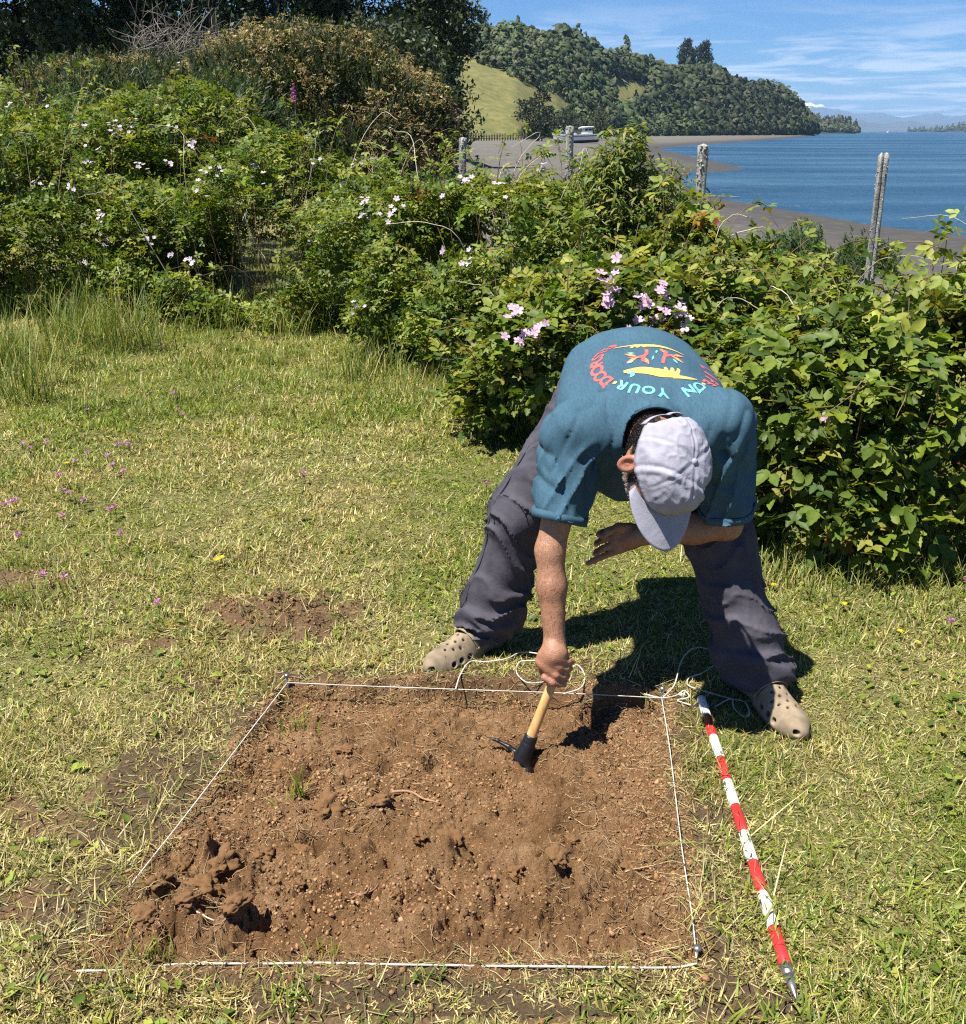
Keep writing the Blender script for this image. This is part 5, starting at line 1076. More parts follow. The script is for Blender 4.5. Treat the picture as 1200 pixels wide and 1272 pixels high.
string('loose_string', 'loop of slack string behind the digging hand', lp([(700, 812), (668, 820), (646, 822), (642, 836), (656, 848), (680, 846), (702, 838), (716, 826), (726, 838), (722, 854), (700, 862)], .030), .0021, 110)
string('loose_string', 'string end tied beside the clog with the darker trouser leg lit by sun', lp([(566, 856), (572, 838), (584, 822), (604, 822), (630, 818), (650, 810), (690, 816)], .030), .0021, 70)
string('loose_string', 'short knotted string ends at the far right peg', lp([(800, 862), (822, 867), (840, 864), (850, 858), (856, 866), (842, 870), (858, 876)], .020), .0024, 60)
METAL = flat('nail_steel', (.42, .42, .43), .35, .6, 60, .3, .1); METAL.node_tree.nodes['Principled BSDF'].inputs['Metallic'].default_value = .9
def nail(label, p, h, r=.0035):
    V1, F1 = tube(np.array([(0, 0, -.08), (0, 0, h-.003)]), r, 8); root = thing('nail', label, 'nail', tuple(p)); link('shank', mesh_from('shank', V1, F1, METAL, None, True), root, (0, 0, 0)); V2, F2 = tube(np.array([(0, 0, h-.003), (0, 0, h+.002)]), r*2.3, 10); link('head', mesh_from('head', V2, F2, METAL, None, True), root, (0, 0, 0))
nail('steel nail holding the string at the near right corner', onz(865, 1190, 0), .026); nail('steel nail under the knot at the far right corner', onz(822, 866, 0), .030); nail('steel nail holding the string at the far left corner', onz(357, 848, 0), .026)
kn = Acc()
for _ in range(5):
    a = np.linspace(0, 6.28*1.2, 14); r = .007; ax = basis(rdir(1), rdir(1))[0]; kn.add(*tube(onz(848, 864, .016)+np.stack([np.cos(a)*r, np.sin(a)*r, a*.0008], -1)@ax.T, .0022, 5))
tag(kn.obj('string_knot', STRING, None, True), 'white string knot beside the top of the ranging pole', 'knot')

def ranging_pole():
    a = onz(871, 868, .017); b = onz(976, 1200, .018); tipp = onz(988, 1231, .012); root = thing('ranging_pole', 'red and white ranging pole lying on the grass beside the dug square', 'pole', tuple(a))
    t1 = NT('pole_paint_red'); co = t1.obj_co(); sc = t1.noise(70, 6, .7, co); t1.set(Base_Color=t1.mixc(t1.n('ShaderNodeMapRange', {'Value': sc, 'From Min': .63, 'From Max': .70}).outputs[0], t1.ramp(t1.noise(9, 4, .6, co), [(.3, (.40, .018, .022)), (.7, (.55, .035, .035))]), (.20, .05, .04)), Roughness=.35); RED = t1.m
    t1 = NT('pole_paint_white'); co = t1.obj_co(); sc = t1.noise(60, 6, .7, co); t1.set(Base_Color=t1.mixc(t1.n('ShaderNodeMapRange', {'Value': sc, 'From Min': .60, 'From Max': .74}).outputs[0], t1.ramp(t1.noise(12, 4, .6, co), [(.3, (.62, .60, .56)), (.7, (.78, .77, .74))]), (.28, .24, .19)), Roughness=.38); WH = t1.m
    n = 10; r = .0126
    for i in range(n):
        p0 = a+(b-a)*i/n; p1 = a+(b-a)*(i+1)/n; e = (p1-p0)*.004; P = np.array([p0+e, p0+e*2.5, p1-e*2.5, p1-e]); o = obj('band', *tube(P, [r*.97, r, r, r*.97], 20), WH if i % 2 == 0 else RED, root, None, True)
        if i == 0: o['label'] = 'white end band'
    d = nrm(b-a); q = b+d*.02; obj('ferrule', *tube(np.array([b+d*.0005, b+d*.025]), [r*1.02, r*.92], 20), METAL, root, None, True)
    obj('steel_tip', *tube(np.array([b+d*.025, b+d*.05, b+d*.076]), [r*.92, r*.62, .0015], 20), METAL, root, None, True)
    return root
ranging_pole()

def mattock():
    A, h = TOOL_A, TOOL_H; root = thing('hand_mattock', 'small mattock with wooden handle held in the hand, its head in the soil', 'mattock', tuple(A))
    t = NT('ash_wood'); co = t.obj_co(); mp = t.n('ShaderNodeMapping', {'Vector': co, 'Rotation': (0, -.33, 0), 'Scale': (60, 60, 5)}).outputs[0]; gr = t.noise(1.2, 5, .6, mp); d = t.noise(25, 5, .7, co); c = t.ramp(gr, [(.3, (.42, .22, .07)), (.55, (.58, .34, .13)), (.75, (.66, .42, .18))]); t.set(Base_Color=t.mixc(t.n('ShaderNodeMapRange', {'Value': d, 'From Min': .58, 'From Max': .75}).outputs[0], c, (.22, .11, .05)), Roughness=.5); t.bump(gr, .2, .002); WOODM = t.m
    IRON = flat('mattock_iron', (.022, .024, .028), .42, .5, 50, .4, .25); IRON.node_tree.nodes['Principled BSDF'].inputs['Metallic'].default_value = .6
    s0 = A-h*.005; e = TOOL_K+h*.055; u = np.linspace(0, 1, 26); P = s0+(e-s0)*u[:, None]; R = .0142+.0022*np.exp(-((u-1)/.14)**2)+.0025*np.exp(-(u/.16)**2)-.0012*np.sin(u*math.pi)
    R[-1] *= .8; obj('handle', *tube(P, R, 18), WOODM, root, None, True)
    s = SDF(A-.17, A+.17, .0032); side = nrm(np.array([-.80, .38, .30])); side = nrm(side-h*(side@h)); bn = np.cross(h, side)
    s.cone(A+h*.034, A-h*.012, .0195, .0235, .004)
    up1 = [A+side*.012-h*.004, A+side*.045+h*.004, A+side*.08+h*.006, A+side*.112+h*.002]
    s.chain(up1, [.010, .0062, .0042, .002], .006)
    for i in range(3):
        p0 = A-side*(.010+.018*i)-h*(.006+.022*i); p1 = A-side*(.028+.016*i)-h*(.028+.026*i); s.ecap(p0, p1, bn, (.016+.006*i, .010-.002*i), (.022+.006*i, .0085-.0025*i), .006)
    V, Q = s.mesh(); obj('head', V, Q, IRON, root, None, True)
    obj('collar', *tube(np.array([A+h*.030, A+h*.036, A+h*.058, A+h*.061]), [.0178, .0186, .0180, .0172], 18), METAL if False else IRON, root, None, True)
    return root

# ------------------------------------------------------------------ fence posts with lichen
t = NT('weathered_post'); co = t.obj_co(); mp = t.n('ShaderNodeMapping', {'Vector': co, 'Scale': (40, 40, 3)}).outputs[0]; g = t.noise(1, 6, .65, mp); b = t.noise(26, 5, .7, co); c = t.ramp(g, [(.3, (.09, .085, .078)), (.5, (.26, .25, .235)), (.7, (.48, .47, .45))]); t.set(Base_Color=c, Roughness=.95); t.bump(t.math('ADD', g, b), .9, .012); POST = t.m
LICH = flat('lichen', (.42, .43, .36), .95, .1, 90, .4, .5)
def post(label, px, top, y, w, lich, base_py=360, lean=0.0, split=False, tip=True):
    p1 = at(px, top, y); p0 = np.array([p1[0]-lean, y, -.4]); root = thing('fence_post', label, 'post', tuple(p0), 'old fence posts along the bank'); n = 40; m = 14; V = []
    for q in ((-1, 1) if split else (0,)):
        V = []
        for i in range(n):
            u = i/(n-1); c = p0+(p1-p0)*u+np.array([q*w*.27, 0, 0]); a = np.arange(m)*2*math.pi/m; ca, sa_ = np.cos(a), np.sin(a)
            rr_ = w*(.29 if split else .5)*(1+.18*noise(ca*1.5+q*3, sa_*1.5, u*9.+px+0*a, 5)+.14*noise(ca*4, sa_*4, u*4.+0*a, 6)); V += list(c+np.stack([ca*rr_, sa_*rr_, 0*a], -1))
        if split and q < 0: V[-m:] = [v+np.array([0, 0, -.01]) for v in V[-m:]]
        Q = [[i*m+j, i*m+(j+1) % m, (i+1)*m+(j+1) % m, (i+1)*m+j] for i in range(n-1) for j in range(m)]; V.append(p1+np.array([q*w*.27, 0, .012])); Q += [[(n-1)*m+j, (n-1)*m+(j+1) % m, n*m, n*m] for j in range(m)]
        Vn = np.array(V); Qt = np.array(Q); Ft = np.concatenate([Qt[:(n-1)*m][:, [0, 1, 2]], Qt[:(n-1)*m][:, [0, 2, 3]], Qt[(n-1)*m:][:, :3]]); obj('shaft', Vn, Ft, POST, root, None, True)
    acc = Acc(); pv, pf = clod(5, 1); nn = lich; u = 1-rng.random(nn)**1.6*.72; a = rng.uniform(0, 6.28, nn); c = p0+(p1-p0)*u[:, None]+np.stack([np.cos(a)*w*.5, np.sin(a)*w*.5, 0*a], -1); acc.add(*inst(pv, pf, c, basis(rdir(nn), rdir(nn)), rng.uniform(.004, .013, nn)*(w/.08), pick(np.array([[.30, .31, .25], [.36, .36, .31], [.25, .25, .20], [.30, .28, .17]]), nn, .2)))
    acc.obj('lichen', CRUMB, root, False, 'stuff')
post('bare grey split fence post standing at the water view on the right', 1098, 192, 5.3, .047, 90, 340, -.045, True)
post('fence post thickly grown with lichen in the middle', 874, 181, 6.0, .056, 300, 300, -.01)
post('lichen-grown fence post in front of the grounded boat', 708, 158, 7.6, .050, 260, 280, -.02)
post('lichen-grown fence post left of the beach', 575, 172, 8.6, .055, 260, 260, .02)

# ------------------------------------------------------------------ wild flowers in the lawn
def flower_thing(name, label, px, py, r, tint, h, group, kind='clover'):
    p = onz(px, py); z = float(surf_h(p[:1], p[1:2])[0]); p = np.array([p[0], p[1], z]); root = thing(name, label, 'flower', tuple(p), group); acc = Acc(); n = 26 if kind == 'clover' else 14
    for i in range(n):
        if kind == 'clover': d = rdir(1)[0]; d[2] = abs(d[2])*.9; d = nrm(d); c = np.array([0, 0, h])
        else: a = i*2*math.pi/n; d = nrm(np.array([math.cos(a), math.sin(a), .25])); c = np.array([0, 0, h])
        s = nrm(np.cross(d, (0.1, .2, 1)))*r*.22; acc.add([c, c+d*r*.7+s, c+d*r*1.1, c+d*r*.7-s], [[0, 1, 2], [0, 2, 3]], np.array(tint)*rng.uniform(.7, 1.25))
    link('head', acc.mesh('head', PETAL), root, (0, 0, 0)); tv, tf = tube(np.array([(0, 0, -.01), (.002, 0, h*.5), (0, 0, h)]), .0012, 4); link('stem', mesh_from('stem', tv, tf, GRASS, np.tile([.10, .14, .03], (len(tv), 1))), root, (0, 0, 0))
PK = [(155, 563), (162, 567), (148, 566), (38, 568), (30, 562), (75, 606), (80, 622), (88, 626), (15, 640), (22, 638), (8, 642), (138, 645), (144, 641), (57, 730), (82, 732), (25, 678), (110, 572), (155, 600), (379, 605), (604, 614), (222, 520), (228, 528), (216, 500), (198, 765), (60, 560), (110, 520), (140, 372), (96, 585), (135, 578), (142, 592), (105, 632), (80, 655), (152, 680)]
for px, py in PK: flower_thing('clover_flower', 'small pink clover flower in the grass left of the person', px, py, .016 if py > 500 else .02, (.58, .26, .50), .055, 'pink clover flowers in the lawn')
for px, py in ((998, 684), (990, 690), (1196, 742), (1178, 792), (1005, 680)): flower_thing('clover_flower', 'small pink flower at the foot of the right bramble', px, py, .014, (.58, .24, .50), .045, 'pink flowers at the foot of the right bramble')
for px, py in ((84, 583), (276, 703), (270, 706)): flower_thing('dandelion', 'yellow dandelion in the grass left of the person', px, py, .014, (.75, .55, .02), .04, 'yellow dandelions left of the person', 'd')
for px, py in ((1046, 765), (1116, 798), (960, 738)): flower_thing('dandelion', 'yellow dandelion in the grass right of the person', px, py, .012, (.75, .55, .02), .03, 'yellow dandelions right of the person', 'd')
for px, py, lab in ((365, 113, 'magenta flower spike above the white blossom on the left'), (566, 142, 'pink flower spike at the foot of the tall ragged tree')):
    y = 9.4 if px < 500 else 14.0; p = at(px, py, y); root = thing('foxglove', lab, 'flower', (p[0], y, p[2]-.6)); acc = Acc()
    for i in range(30):
        u = i/30; a = i*2.4; c = np.array([0, 0, .52+u*.15]); d = nrm(np.array([math.cos(a), math.sin(a), -.3])); s = nrm(np.cross(d, (0, 0, 1)))*.014; acc.add([c, c+d*.03*(1.2-u)+s, c+d*.045*(1.2-u), c+d*.03*(1.2-u)-s], [[0, 1, 2], [0, 2, 3]], np.array([.50, .10, .42])*rng.uniform(.7, 1.3))
    link('bells', acc.mesh('bells', PETAL), root, (0, 0, 0)); tv, tf = tube(np.array([(0, 0, -.2), (0, .01, .3), (0, 0, .66)]), .004, 4); link('stem', mesh_from('stem', tv, tf, CANE, np.tile([.10, .14, .03], (len(tv), 1))), root, (0, 0, 0))
# ------------------------------------------------------------------ the person digging
def make_person():
    root = thing('person', 'person in blue printed T-shirt and pale cap bending over the dug square', 'person', (0.43, 2.5, 0))
    # -- materials
    t = NT('skin'); co = t.obj_co(); nz = t.noise(60, 6, 0.65, co); big = t.noise(9, 3, 0.5, co)
    c = t.mixc(0.5, t.attr(), t.ramp(nz, [(0.3, (0.62, 0.55, 0.5)), (0.7, (1.25, 1.2, 1.2))]), 'MULTIPLY')
    c = t.mixc(0.35, c, t.ramp(big, [(0.3, (0.75, 0.6, 0.55)), (0.7, (1.15, 1.15, 1.15))]), 'MULTIPLY')
    t.set(Base_Color=c, Roughness=0.5, Subsurface_Weight=0.05, Subsurface_Scale=0.006); t.bump(t.math('ADD', t.noise(300, 3, 0.6, co), t.math('MULTIPLY', t.noise(45, 4, .6, co), 2.0)), 0.45, 0.003)
    t.b.inputs['Subsurface Radius'].default_value = (1, 0.35, 0.2); SKIN = t.m
    t = NT('heather_jersey'); co = t.obj_co()
    fine = t.noise(420, 2, 0.8, co); mid = t.noise(70, 4, 0.7, co); big = t.noise(7, 4, 0.6, co)
    sx = t.n('ShaderNodeMapping', {'Vector': co, 'Scale': (1.0, 0.12, 0.6)}).outputs[0]; streak = t.noise(260, 3, 0.7, sx)
    f = t.math('ADD', t.math('MULTIPLY', fine, 0.5), t.math('MULTIPLY', streak, 0.5))
    c = t.ramp(f, [(0.32, (0.028, 0.066, 0.098)), (0.5, (0.042, 0.094, 0.136)), (0.68, (0.066, 0.124, 0.172))])
    c = t.mixc(0.4, c, t.ramp(big, [(0.3, (0.7, 0.75, 0.75)), (0.7, (1.2, 1.15, 1.15))]), 'MULTIPLY')
    t.set(Base_Color=c, Roughness=0.9, Sheen_Weight=0.0); t.b.inputs['Specular IOR Level'].default_value = 0.15
    t.bump(t.math('ADD', fine, mid), 0.16, 0.002); SHIRT = t.m
    t = NT('trouser_cotton'); co = t.obj_co(); fine = t.noise(500, 2, 0.8, co); big = t.noise(14, 5, 0.65, co)
    c = t.ramp(big, [(0.3, (0.045, 0.042, 0.056)), (0.55, (0.064, 0.060, 0.076)), (0.75, (0.088, 0.081, 0.097))])
    c = t.mixc(0.3, c, t.ramp(fine, [(0.3, (0.6, 0.6, 0.6)), (0.7, (1.4, 1.4, 1.4))]), 'MULTIPLY')
    t.set(Base_Color=c, Roughness=0.85); t.b.inputs['Specular IOR Level'].default_value = 0.2
    t.bump(t.math('ADD', t.math('MULTIPLY', fine, 0.4), t.noise(45, 5, 0.6, co)), 0.45, 0.006); TROU = t.m
    t = NT('cap_cotton'); co = t.obj_co(); fine = t.noise(600, 2, 0.8, co); big = t.noise(22, 5, 0.6, co)
    c = t.ramp(big, [(0.3, (0.255, 0.25, 0.305)), (0.7, (0.33, 0.325, 0.385))])
    t.set(Base_Color=c, Roughness=0.85); t.b.inputs['Specular IOR Level'].default_value = 0.2
    t.bump(t.math('ADD', t.math('MULTIPLY', fine, 0.5), t.noise(60, 5, 0.6, co)), 0.4, 0.004); CAP = t.m
    CLOG = flat('clog_foam', (0.22, 0.172, 0.115), 0.75, 0.2, 26, 0.4, 0.3)
    HOLE_DARK = flat('clog_hole_dark', (0.03, 0.024, 0.02), 0.9, 0.1, 60, 0.3, 0.1)
    t = NT('hair_strand'); t.set(Base_Color=t.attr(), Roughness=0.45); HAIR = t.m

    # -- joints
    hipC = np.array([.43, 2.74, .82]); hipR = np.array([.335, 2.74, .81]); hipL = np.array([.525, 2.74, .81])
    kneeR = np.array([.105, 2.635, .45]); ankR = np.array([.012, 2.655, .075])
    kneeL = np.array([.665, 2.53, .43]); ankL = np.array([.778, 2.375, .075])
    shR = np.array([.236, 2.37, .775]); shL = np.array([.612, 2.385, .80])
    elR = np.array([.172, 2.27, .50]); wrR = np.array([.185, 2.195, .268])
    elL = at(903, 652, 2.43); wrL = at(798, 664, 2.46)
    neckB = np.array([.428, 2.345, .80])
    HC = np.array([.424, 2.170, .762])
    T = nrm(np.array([.44, -.83, .37])); Fc_ = np.array([-.03, -.3665, -.93]); Fc_ = nrm(Fc_-T*(Fc_@T)); R_ = np.cross(Fc_, T)
    HM = np.stack([R_, Fc_, T], -1)              # local (right, face, top) -> world
    def hd(r, f, tt): return HC + HM@np.array([r, f, tt])

    # -- the body: one skin, head, neck, trunk, arms, hands, legs
    s = SDF((-.10, 1.95, .02), (.90, 2.95, 1.00), 0.0040)
    X = (1, 0, 0)
    s.ecap(hipC, (.43, 2.55, .845), X, (.150, .10), (.155, .095), 0.03)
    s.ecap((.43, 2.55, .845), (.425, 2.42, .765), X, (.15, .085), (.13, .065), 0.03)
    for h_, k_, a_ in ((hipR, kneeR, ankR), (hipL, kneeL, ankL)):
        s.chain([h_, k_, a_], [.082, .052, .036], 0.03)
    s.chain([(.36, 2.42, .765), shR, elR*0.55+shR*0.45, elR, elR*.62+wrR*.38, wrR], [.055, .052, .043, .036, .0365, .026], 0.02)
    s.chain([(.50, 2.42, .775), shL, elL*0.55+shL*0.45, elL, elL*.62+wrL*.38, wrL], [.055, .052, .046, .039, .041, .028], 0.02)
    s.chain([neckB+(0, .06, -.025), neckB+(0, 0, -.012), HC-T*.045-Fc_*.02], [.060, .058, .057], 0.02)
    # head
    s.ell(HC+T*.018, (.0765, .098, .096), HM, 0.015)
    s.ell(hd(0, .018, -.055), (.056, .066, .062), HM, 0.03)
    s.ell(hd(0, .062, -.098), (.026, .024, .020), HM, 0.02)
    for q in (-1, 1):
        s.ell(hd(.040*q, .058, -.030), (.026, .028, .022), HM, 0.02)         # cheek
        s.ell(hd(.030*q, .090, .006), (.016, .010, .011), HM, 0.008, 'sub')  # eye socket
        s.ell(hd(.030*q, .082, .005), (.0125, .0125, .0125), HM, 0.002)      # eyeball under the lid
        s.cone(hd(.014*q, .094, .019), hd(.044*q, .084, .019), .006, .005, 0.008)   # brow
        ear = hd(.088*q, -.002, -.006); ER = HM@np.array([[.25*q, 0, .97*q], [-.97, 0, .25], [0, 1, 0]]).astype(float)
        e1 = nrm(HM@np.array([.86*q, .42, .28])); up = T; fo = np.cross(e1, up)
        EM = np.stack([e1, fo, up], -1)
        s.ell(ear, (.012, .021, .035), EM, 0.007); s.ell(ear+e1*.013+fo*.002, (.0105, .0125, .023), EM, 0.004, 'sub')
        s.ell(ear-up*.026, (.007, .009, .010), EM, 0.006)
        s.cone(ear+fo*.012*q*0+e1*.004-up*.004, ear+e1*.004-up*.012, .004, .004, .004)
        s.ell(hd(.010*q, .106, -.036), (.008, .010, .007), HM, 0.006)        # nostril wing
    s.chain([hd(0, .094, .012), hd(0, .112, -.014), hd(0, .122, -.032)], [.009, .010, .011], 0.008)
    s.cone(hd(-.020, .088, -.064), hd(.020, .088, -.064), .0085, .0085, 0.01)
    s.cone(hd(-.020, .098, -.066), hd(.020, .098, -.066), .0026, .0026, 0.003, 'sub')
    # the gripping hand
    A = np.array([.107, 2.140, -.036]); K = np.array([.196, 2.185, .205]); h = nrm(K-A)
    e_f = np.array([-.35, -1.0, 0.0]); e_f = nrm(e_f-h*(e_f@h)); e_r = np.cross(e_f, h); e_r = e_r if e_r[0] > 0 else -e_r
    def ringp(o, ang, r): return K+h*o+(e_f*math.cos(ang)+e_r*math.sin(ang))*r
    palm = K+e_f*.030-e_r*.022+h*.020
    s.cone(wrR, palm+h*.015, .0265, .028, 0.015)
    s.ecap(palm+h*.03, palm-h*.018-e_r*.004, e_r, (.034, .020), (.036, .019), 0.012)
    for i, (o, rr, ln) in enumerate(((-.032, .0098, 2.9), (-.010, .0102, 3.0), (.012, .0098, 2.9), (.032, .0085, 2.7))):
        a0 = -.55; P = [ringp(o+.004, a0, .040), ringp(o, a0+.62, .034), ringp(o, a0+1.35, .0275), ringp(o-.002, a0+2.1, .0262), ringp(o-.003, a0+ln, .0255)]
        s.chain(P, [rr*1.15, rr*1.08, rr, rr*.95, rr*.85], 0.0045)
    s.chain([palm-e_r*.025+h*.004, ringp(-.020, -1.5, .036), ringp(-.043, -2.2, .029), ringp(-.056, -2.9, .0255)], [.015, .0125, .0105, .009], 0.006)
    # the free hand, hanging with the fore finger pointing
    wdir = nrm(np.array([-1.0, -.04, -.20])); pd = np.array([.05, -.25, -.97]); pd = nrm(pd-wdir*(pd@wdir)); nd = np.cross(wdir, pd)
    s.cone(wrL, wrL+wdir*.03, .028, .030, 0.015)
    s.ecap(wrL+wdir*.03, wrL+wdir*.078, pd, (.036, .017), (.040, .015), 0.014)
    kb = wrL+wdir*.085
    for o, L1, cu, rr in ((.032, .078, .10, .0092), (.011, .074, 1.3, .0095), (-.011, .068, 1.6, .009), (-.031, .054, 1.7, .0082)):
        b0 = kb+pd*o; d0 = nrm(wdir+pd*(o*2.2+.14)+nd*cu*.15); d1 = nrm(d0+nd*cu*.6); d2 = nrm(d1+nd*cu*.8)
        p1 = b0+d0*L1*.46; p2 = p1+d1*L1*.32; p3 = p2+d2*L1*.25
        s.chain([b0-wdir*.02, b0, p1, p2, p3], [rr, rr*1.08, rr, rr*.92, rr*.78], 0.004)
    s.chain([wrL+wdir*.03-pd*.026, wrL+wdir*.062-pd*.036+nd*.016, wrL+wdir*.092-pd*.030+nd*.026, wrL+wdir*.110-pd*.020+nd*.030], [.014, .0125, .0105, .009], 0.006)
    V, Q = s.mesh(); V = relax(V, Q, 1, 0.4)
    C = np.tile(np.array([.34, .180, .110]), (len(V), 1))
    ql = (V-HC)@HM; inhead = np.linalg.norm(ql/np.array([.10, .14, .15]), axis=1) < 1
    def paint(mask, c, w): C[:] = C*(1-(mask*w)[:, None])+np.array(c)*(mask*w)[:, None]
    def blob(c0, r): return np.exp(-(np.linalg.norm(V-c0, axis=1)/r)**2)
    for q in (-1, 1):
        paint(blob(hd(.092*q, -.006, -.006), .032), (.46, .15, .11), .8)
        paint(blob(hd(.040*q, .075, -.02), .03), (.46, .19, .13), .5)
        paint(blob(hd(.030*q, .097, .019), .010)+blob(hd(.040*q, .09, .019), .010), (.05, .04, .035), .8)
        paint(blob(hd(.030*q, .096, .004), .008), (.10, .06, .05), .7)
    paint(blob(hd(0, .095, -.065), .016), (.40, .14, .12), .7)
    st = inhead*sstep(.02, -.035, ql[:, 2])*sstep(-.03, .03, ql[:, 1]+.02)*(noise(V[:, 0]*300, V[:, 1]*300, V[:, 2]*300)*.3+.7)
    paint(np.clip(st, 0, 1), (.26, .20, .17), .7)
    arm = sstep(.0, .25, np.clip(.62-V[:, 2], 0, 1)); paint(arm, (.29, .145, .085), .7)
    kn = sum(blob(ringp(o, -.1, .043), .014) for o in (-.032, -.010, .012, .032)); paint(np.clip(kn, 0, 1), (.42, .18, .13), .5)
    body = obj('body', V, Q, SKIN, root, C, True)

    # -- T-shirt
    s = SDF((.02, 1.98, .40), (.86, 2.98, 1.06), 0.0055)
    s.ecap((.43, 2.90, .80), (.43, 2.74, .845), X, (.178, .116), (.184, .120), 0.04)
    s.ecap((.43, 2.74, .845), (.43, 2.56, .828), X, (.184, .120), (.192, .118), 0.05)
    s.ecap((.43, 2.56, .828), (.428, 2.395, .765), X, (.192, .116), (.185, .100), 0.05)
    s.ecap((.30, 2.66, .80), (.255, 2.42, .75), (1, 0, 0), (.075, .08), (.065, .07), .06); s.ecap((.57, 2.66, .81), (.595, 2.43, .77), (1, 0, 0), (.07, .08), (.065, .07), .06)
    s.ell((.43, 2.58, .73), (.155, .17, .095), None, 0.06)                   # the loose front hanging down
    s.ell((.425, 2.47, .675), (.17, .10, .115), None, 0.06)
    s.cone((.36, 2.45, .79), shR, .085, .066, 0.07); s.cone((.50, 2.46, .80), shL, .085, .068, 0.07)
    hR = shR+(elR-shR)*.72; hL = shL+(elL-shL)*.84
    s.cone(shR, hR+(elR-shR)*.15, .070, .072, 0.05); s.cone(shL, hL+(elL-shL)*.15, .072, .074, 0.05)
    s.cone((.425, 2.40, .79), neckB+(0, -.02, 0), .085, .070, 0.03)
    near = np.abs(s.D) < .032; ii_ = np.argwhere(near)*s.h+s.lo; gx, gy, gz = ii_.T
    dz = 0.0030*noise(gx*9, gy*14, gz*8, 3)+0.0030*noise(gx*20+gz*16, gy*9, gz*11, 5)
    rid = 1-np.abs(noise(gx*15+gy*9, gy*7-gx*4, gz*13+gx*5, 11)); dz += .011*(rid**3)*sstep(2.56, 2.36, gy)*sstep(.88, .76, gz)
    rid2 = 1-np.abs(noise(gx*26-gz*10, gy*10, gz*6+gx*8, 17)); dz += .0055*(rid2**4)*sstep(2.5, 2.35, gy)
    for S_, E_ in ((shR, elR), (shL, elL)):
        ax_ = nrm(E_-S_); uu_ = nrm(np.cross(ax_, (0.2, 1, 0.1))); vv_ = np.cross(ax_, uu_); q_ = ii_-S_; al = q_@ax_; an = np.arctan2(q_@uu_, q_@vv_); rr_ = np.hypot(q_@uu_, q_@vv_)
        f_ = (1-np.abs(noise(an*1.6+al*7+9, al*5+an*.6, None, 41)))**3; dz = dz-.013*(f_-.25)*sstep(.12, .09, rr_)*sstep(-.02, .06, al)
    s.D[near] += (dz-.004).astype(np.float32)
    for a_, b_, r_ in (((.305, 2.43, .885), (.33, 2.33, .74), .006), ((.29, 2.36, .80), (.27, 2.29, .68), .007), ((.35, 2.36, .845), (.31, 2.31, .72), .006),
                       ((.55, 2.40, .885), (.56, 2.31, .73), .006), ((.60, 2.34, .79), (.615, 2.29, .68), .006), ((.47, 2.50, .962), (.52, 2.42, .915), .004), ((.40, 2.47, .955), (.33, 2.43, .905), .004)):
        s.cone(a_, b_, r_, r_*.6, 0.012, 'sub')
    V, Q = s.mesh(); V = relax(V, Q, 1, 0.5)
    axR = nrm(elR-shR); axL = nrm(elL-shL)
    rR = np.linalg.norm((V-shR)-((V-shR)@axR)[:, None]*axR, axis=1); rL = np.linalg.norm((V-shL)-((V-shL)@axL)[:, None]*axL, axis=1)
    cut = (((V-hR)@axR > 0) & (rR < .10) & (V[:, 0] < .33)) | (((V-hL)@axL > 0) & (rL < .10) & (V[:, 0] > .53))
    nd_ = nrm(HC-neckB); un = (V-neckB)@nd_; rn = np.linalg.norm((V-neckB)-un[:, None]*nd_, axis=1)
    cut |= (un > .015) & (rn < .078) & (V[:, 1] < 2.40)
    V, Q, _ = prune(V, Q, ~cut)
    for H_, a_, S_ in ((hR, axR, shR), (hL, axL, shL)):              # straighten the cut ends of the sleeves
        dd_ = (V-H_)@a_; rr_ = np.linalg.norm((V-S_)-((V-S_)@a_)[:, None]*a_, axis=1); m_ = (dd_ > -.0095) & (dd_ < .004) & (rr_ < .105) & (np.abs(V[:, 0]-H_[0]) < .11); V[m_] -= dd_[m_][:, None]*a_
    shirt = obj('t_shirt', V, Q, SHIRT, root, None, True)
    so = shirt.modifiers.new('thickness', 'SOLIDIFY'); so.thickness = 0.003; so.offset = -1
    # collar, sleeve hems
    def band(name, cen, ax, rad_f, wid, n=44, mat_=SHIRT, thick=.003):
        ax = nrm(ax); u = nrm(np.cross(ax, (0.3, 0.2, 1))); v = np.cross(ax, u); ang = np.linspace(0, 2*math.pi, n, endpoint=False)
        rr = np.array([rad_f(a) for a in ang]); dirs = np.cos(ang)[:, None]*u+np.sin(ang)[:, None]*v
        prof = [(-wid, -thick), (-wid, thick), (wid, thick), (wid, -thick)]
        Vb = np.concatenate([cen+ax*p[0]+dirs*(rr+p[1])[:, None] for p in prof]); m = n; Fb = []
        for k in range(4):
            for i in range(n): Fb.append((k*m+i, k*m+(i+1) % n, ((k+1) % 4)*m+(i+1) % n, ((k+1) % 4)*m+i))
        return obj(name, Vb, np.array(Fb), mat_, shirt, None, True)
    BV = BVHTree.FromPolygons([tuple(p) for p in V], [tuple(q) for q in Q])
    def rim(cen, ax, default, off=.001):
        ax = nrm(ax); u = nrm(np.cross(ax, (0.3, 0.2, 1))); v = np.cross(ax, u)
        def f(a):
            d = Vector(np.cos(a)*u+np.sin(a)*v); hit = BV.ray_cast(Vector(cen), d, .13)
            return hit[3]+off if hit[0] is not None else default
        return f
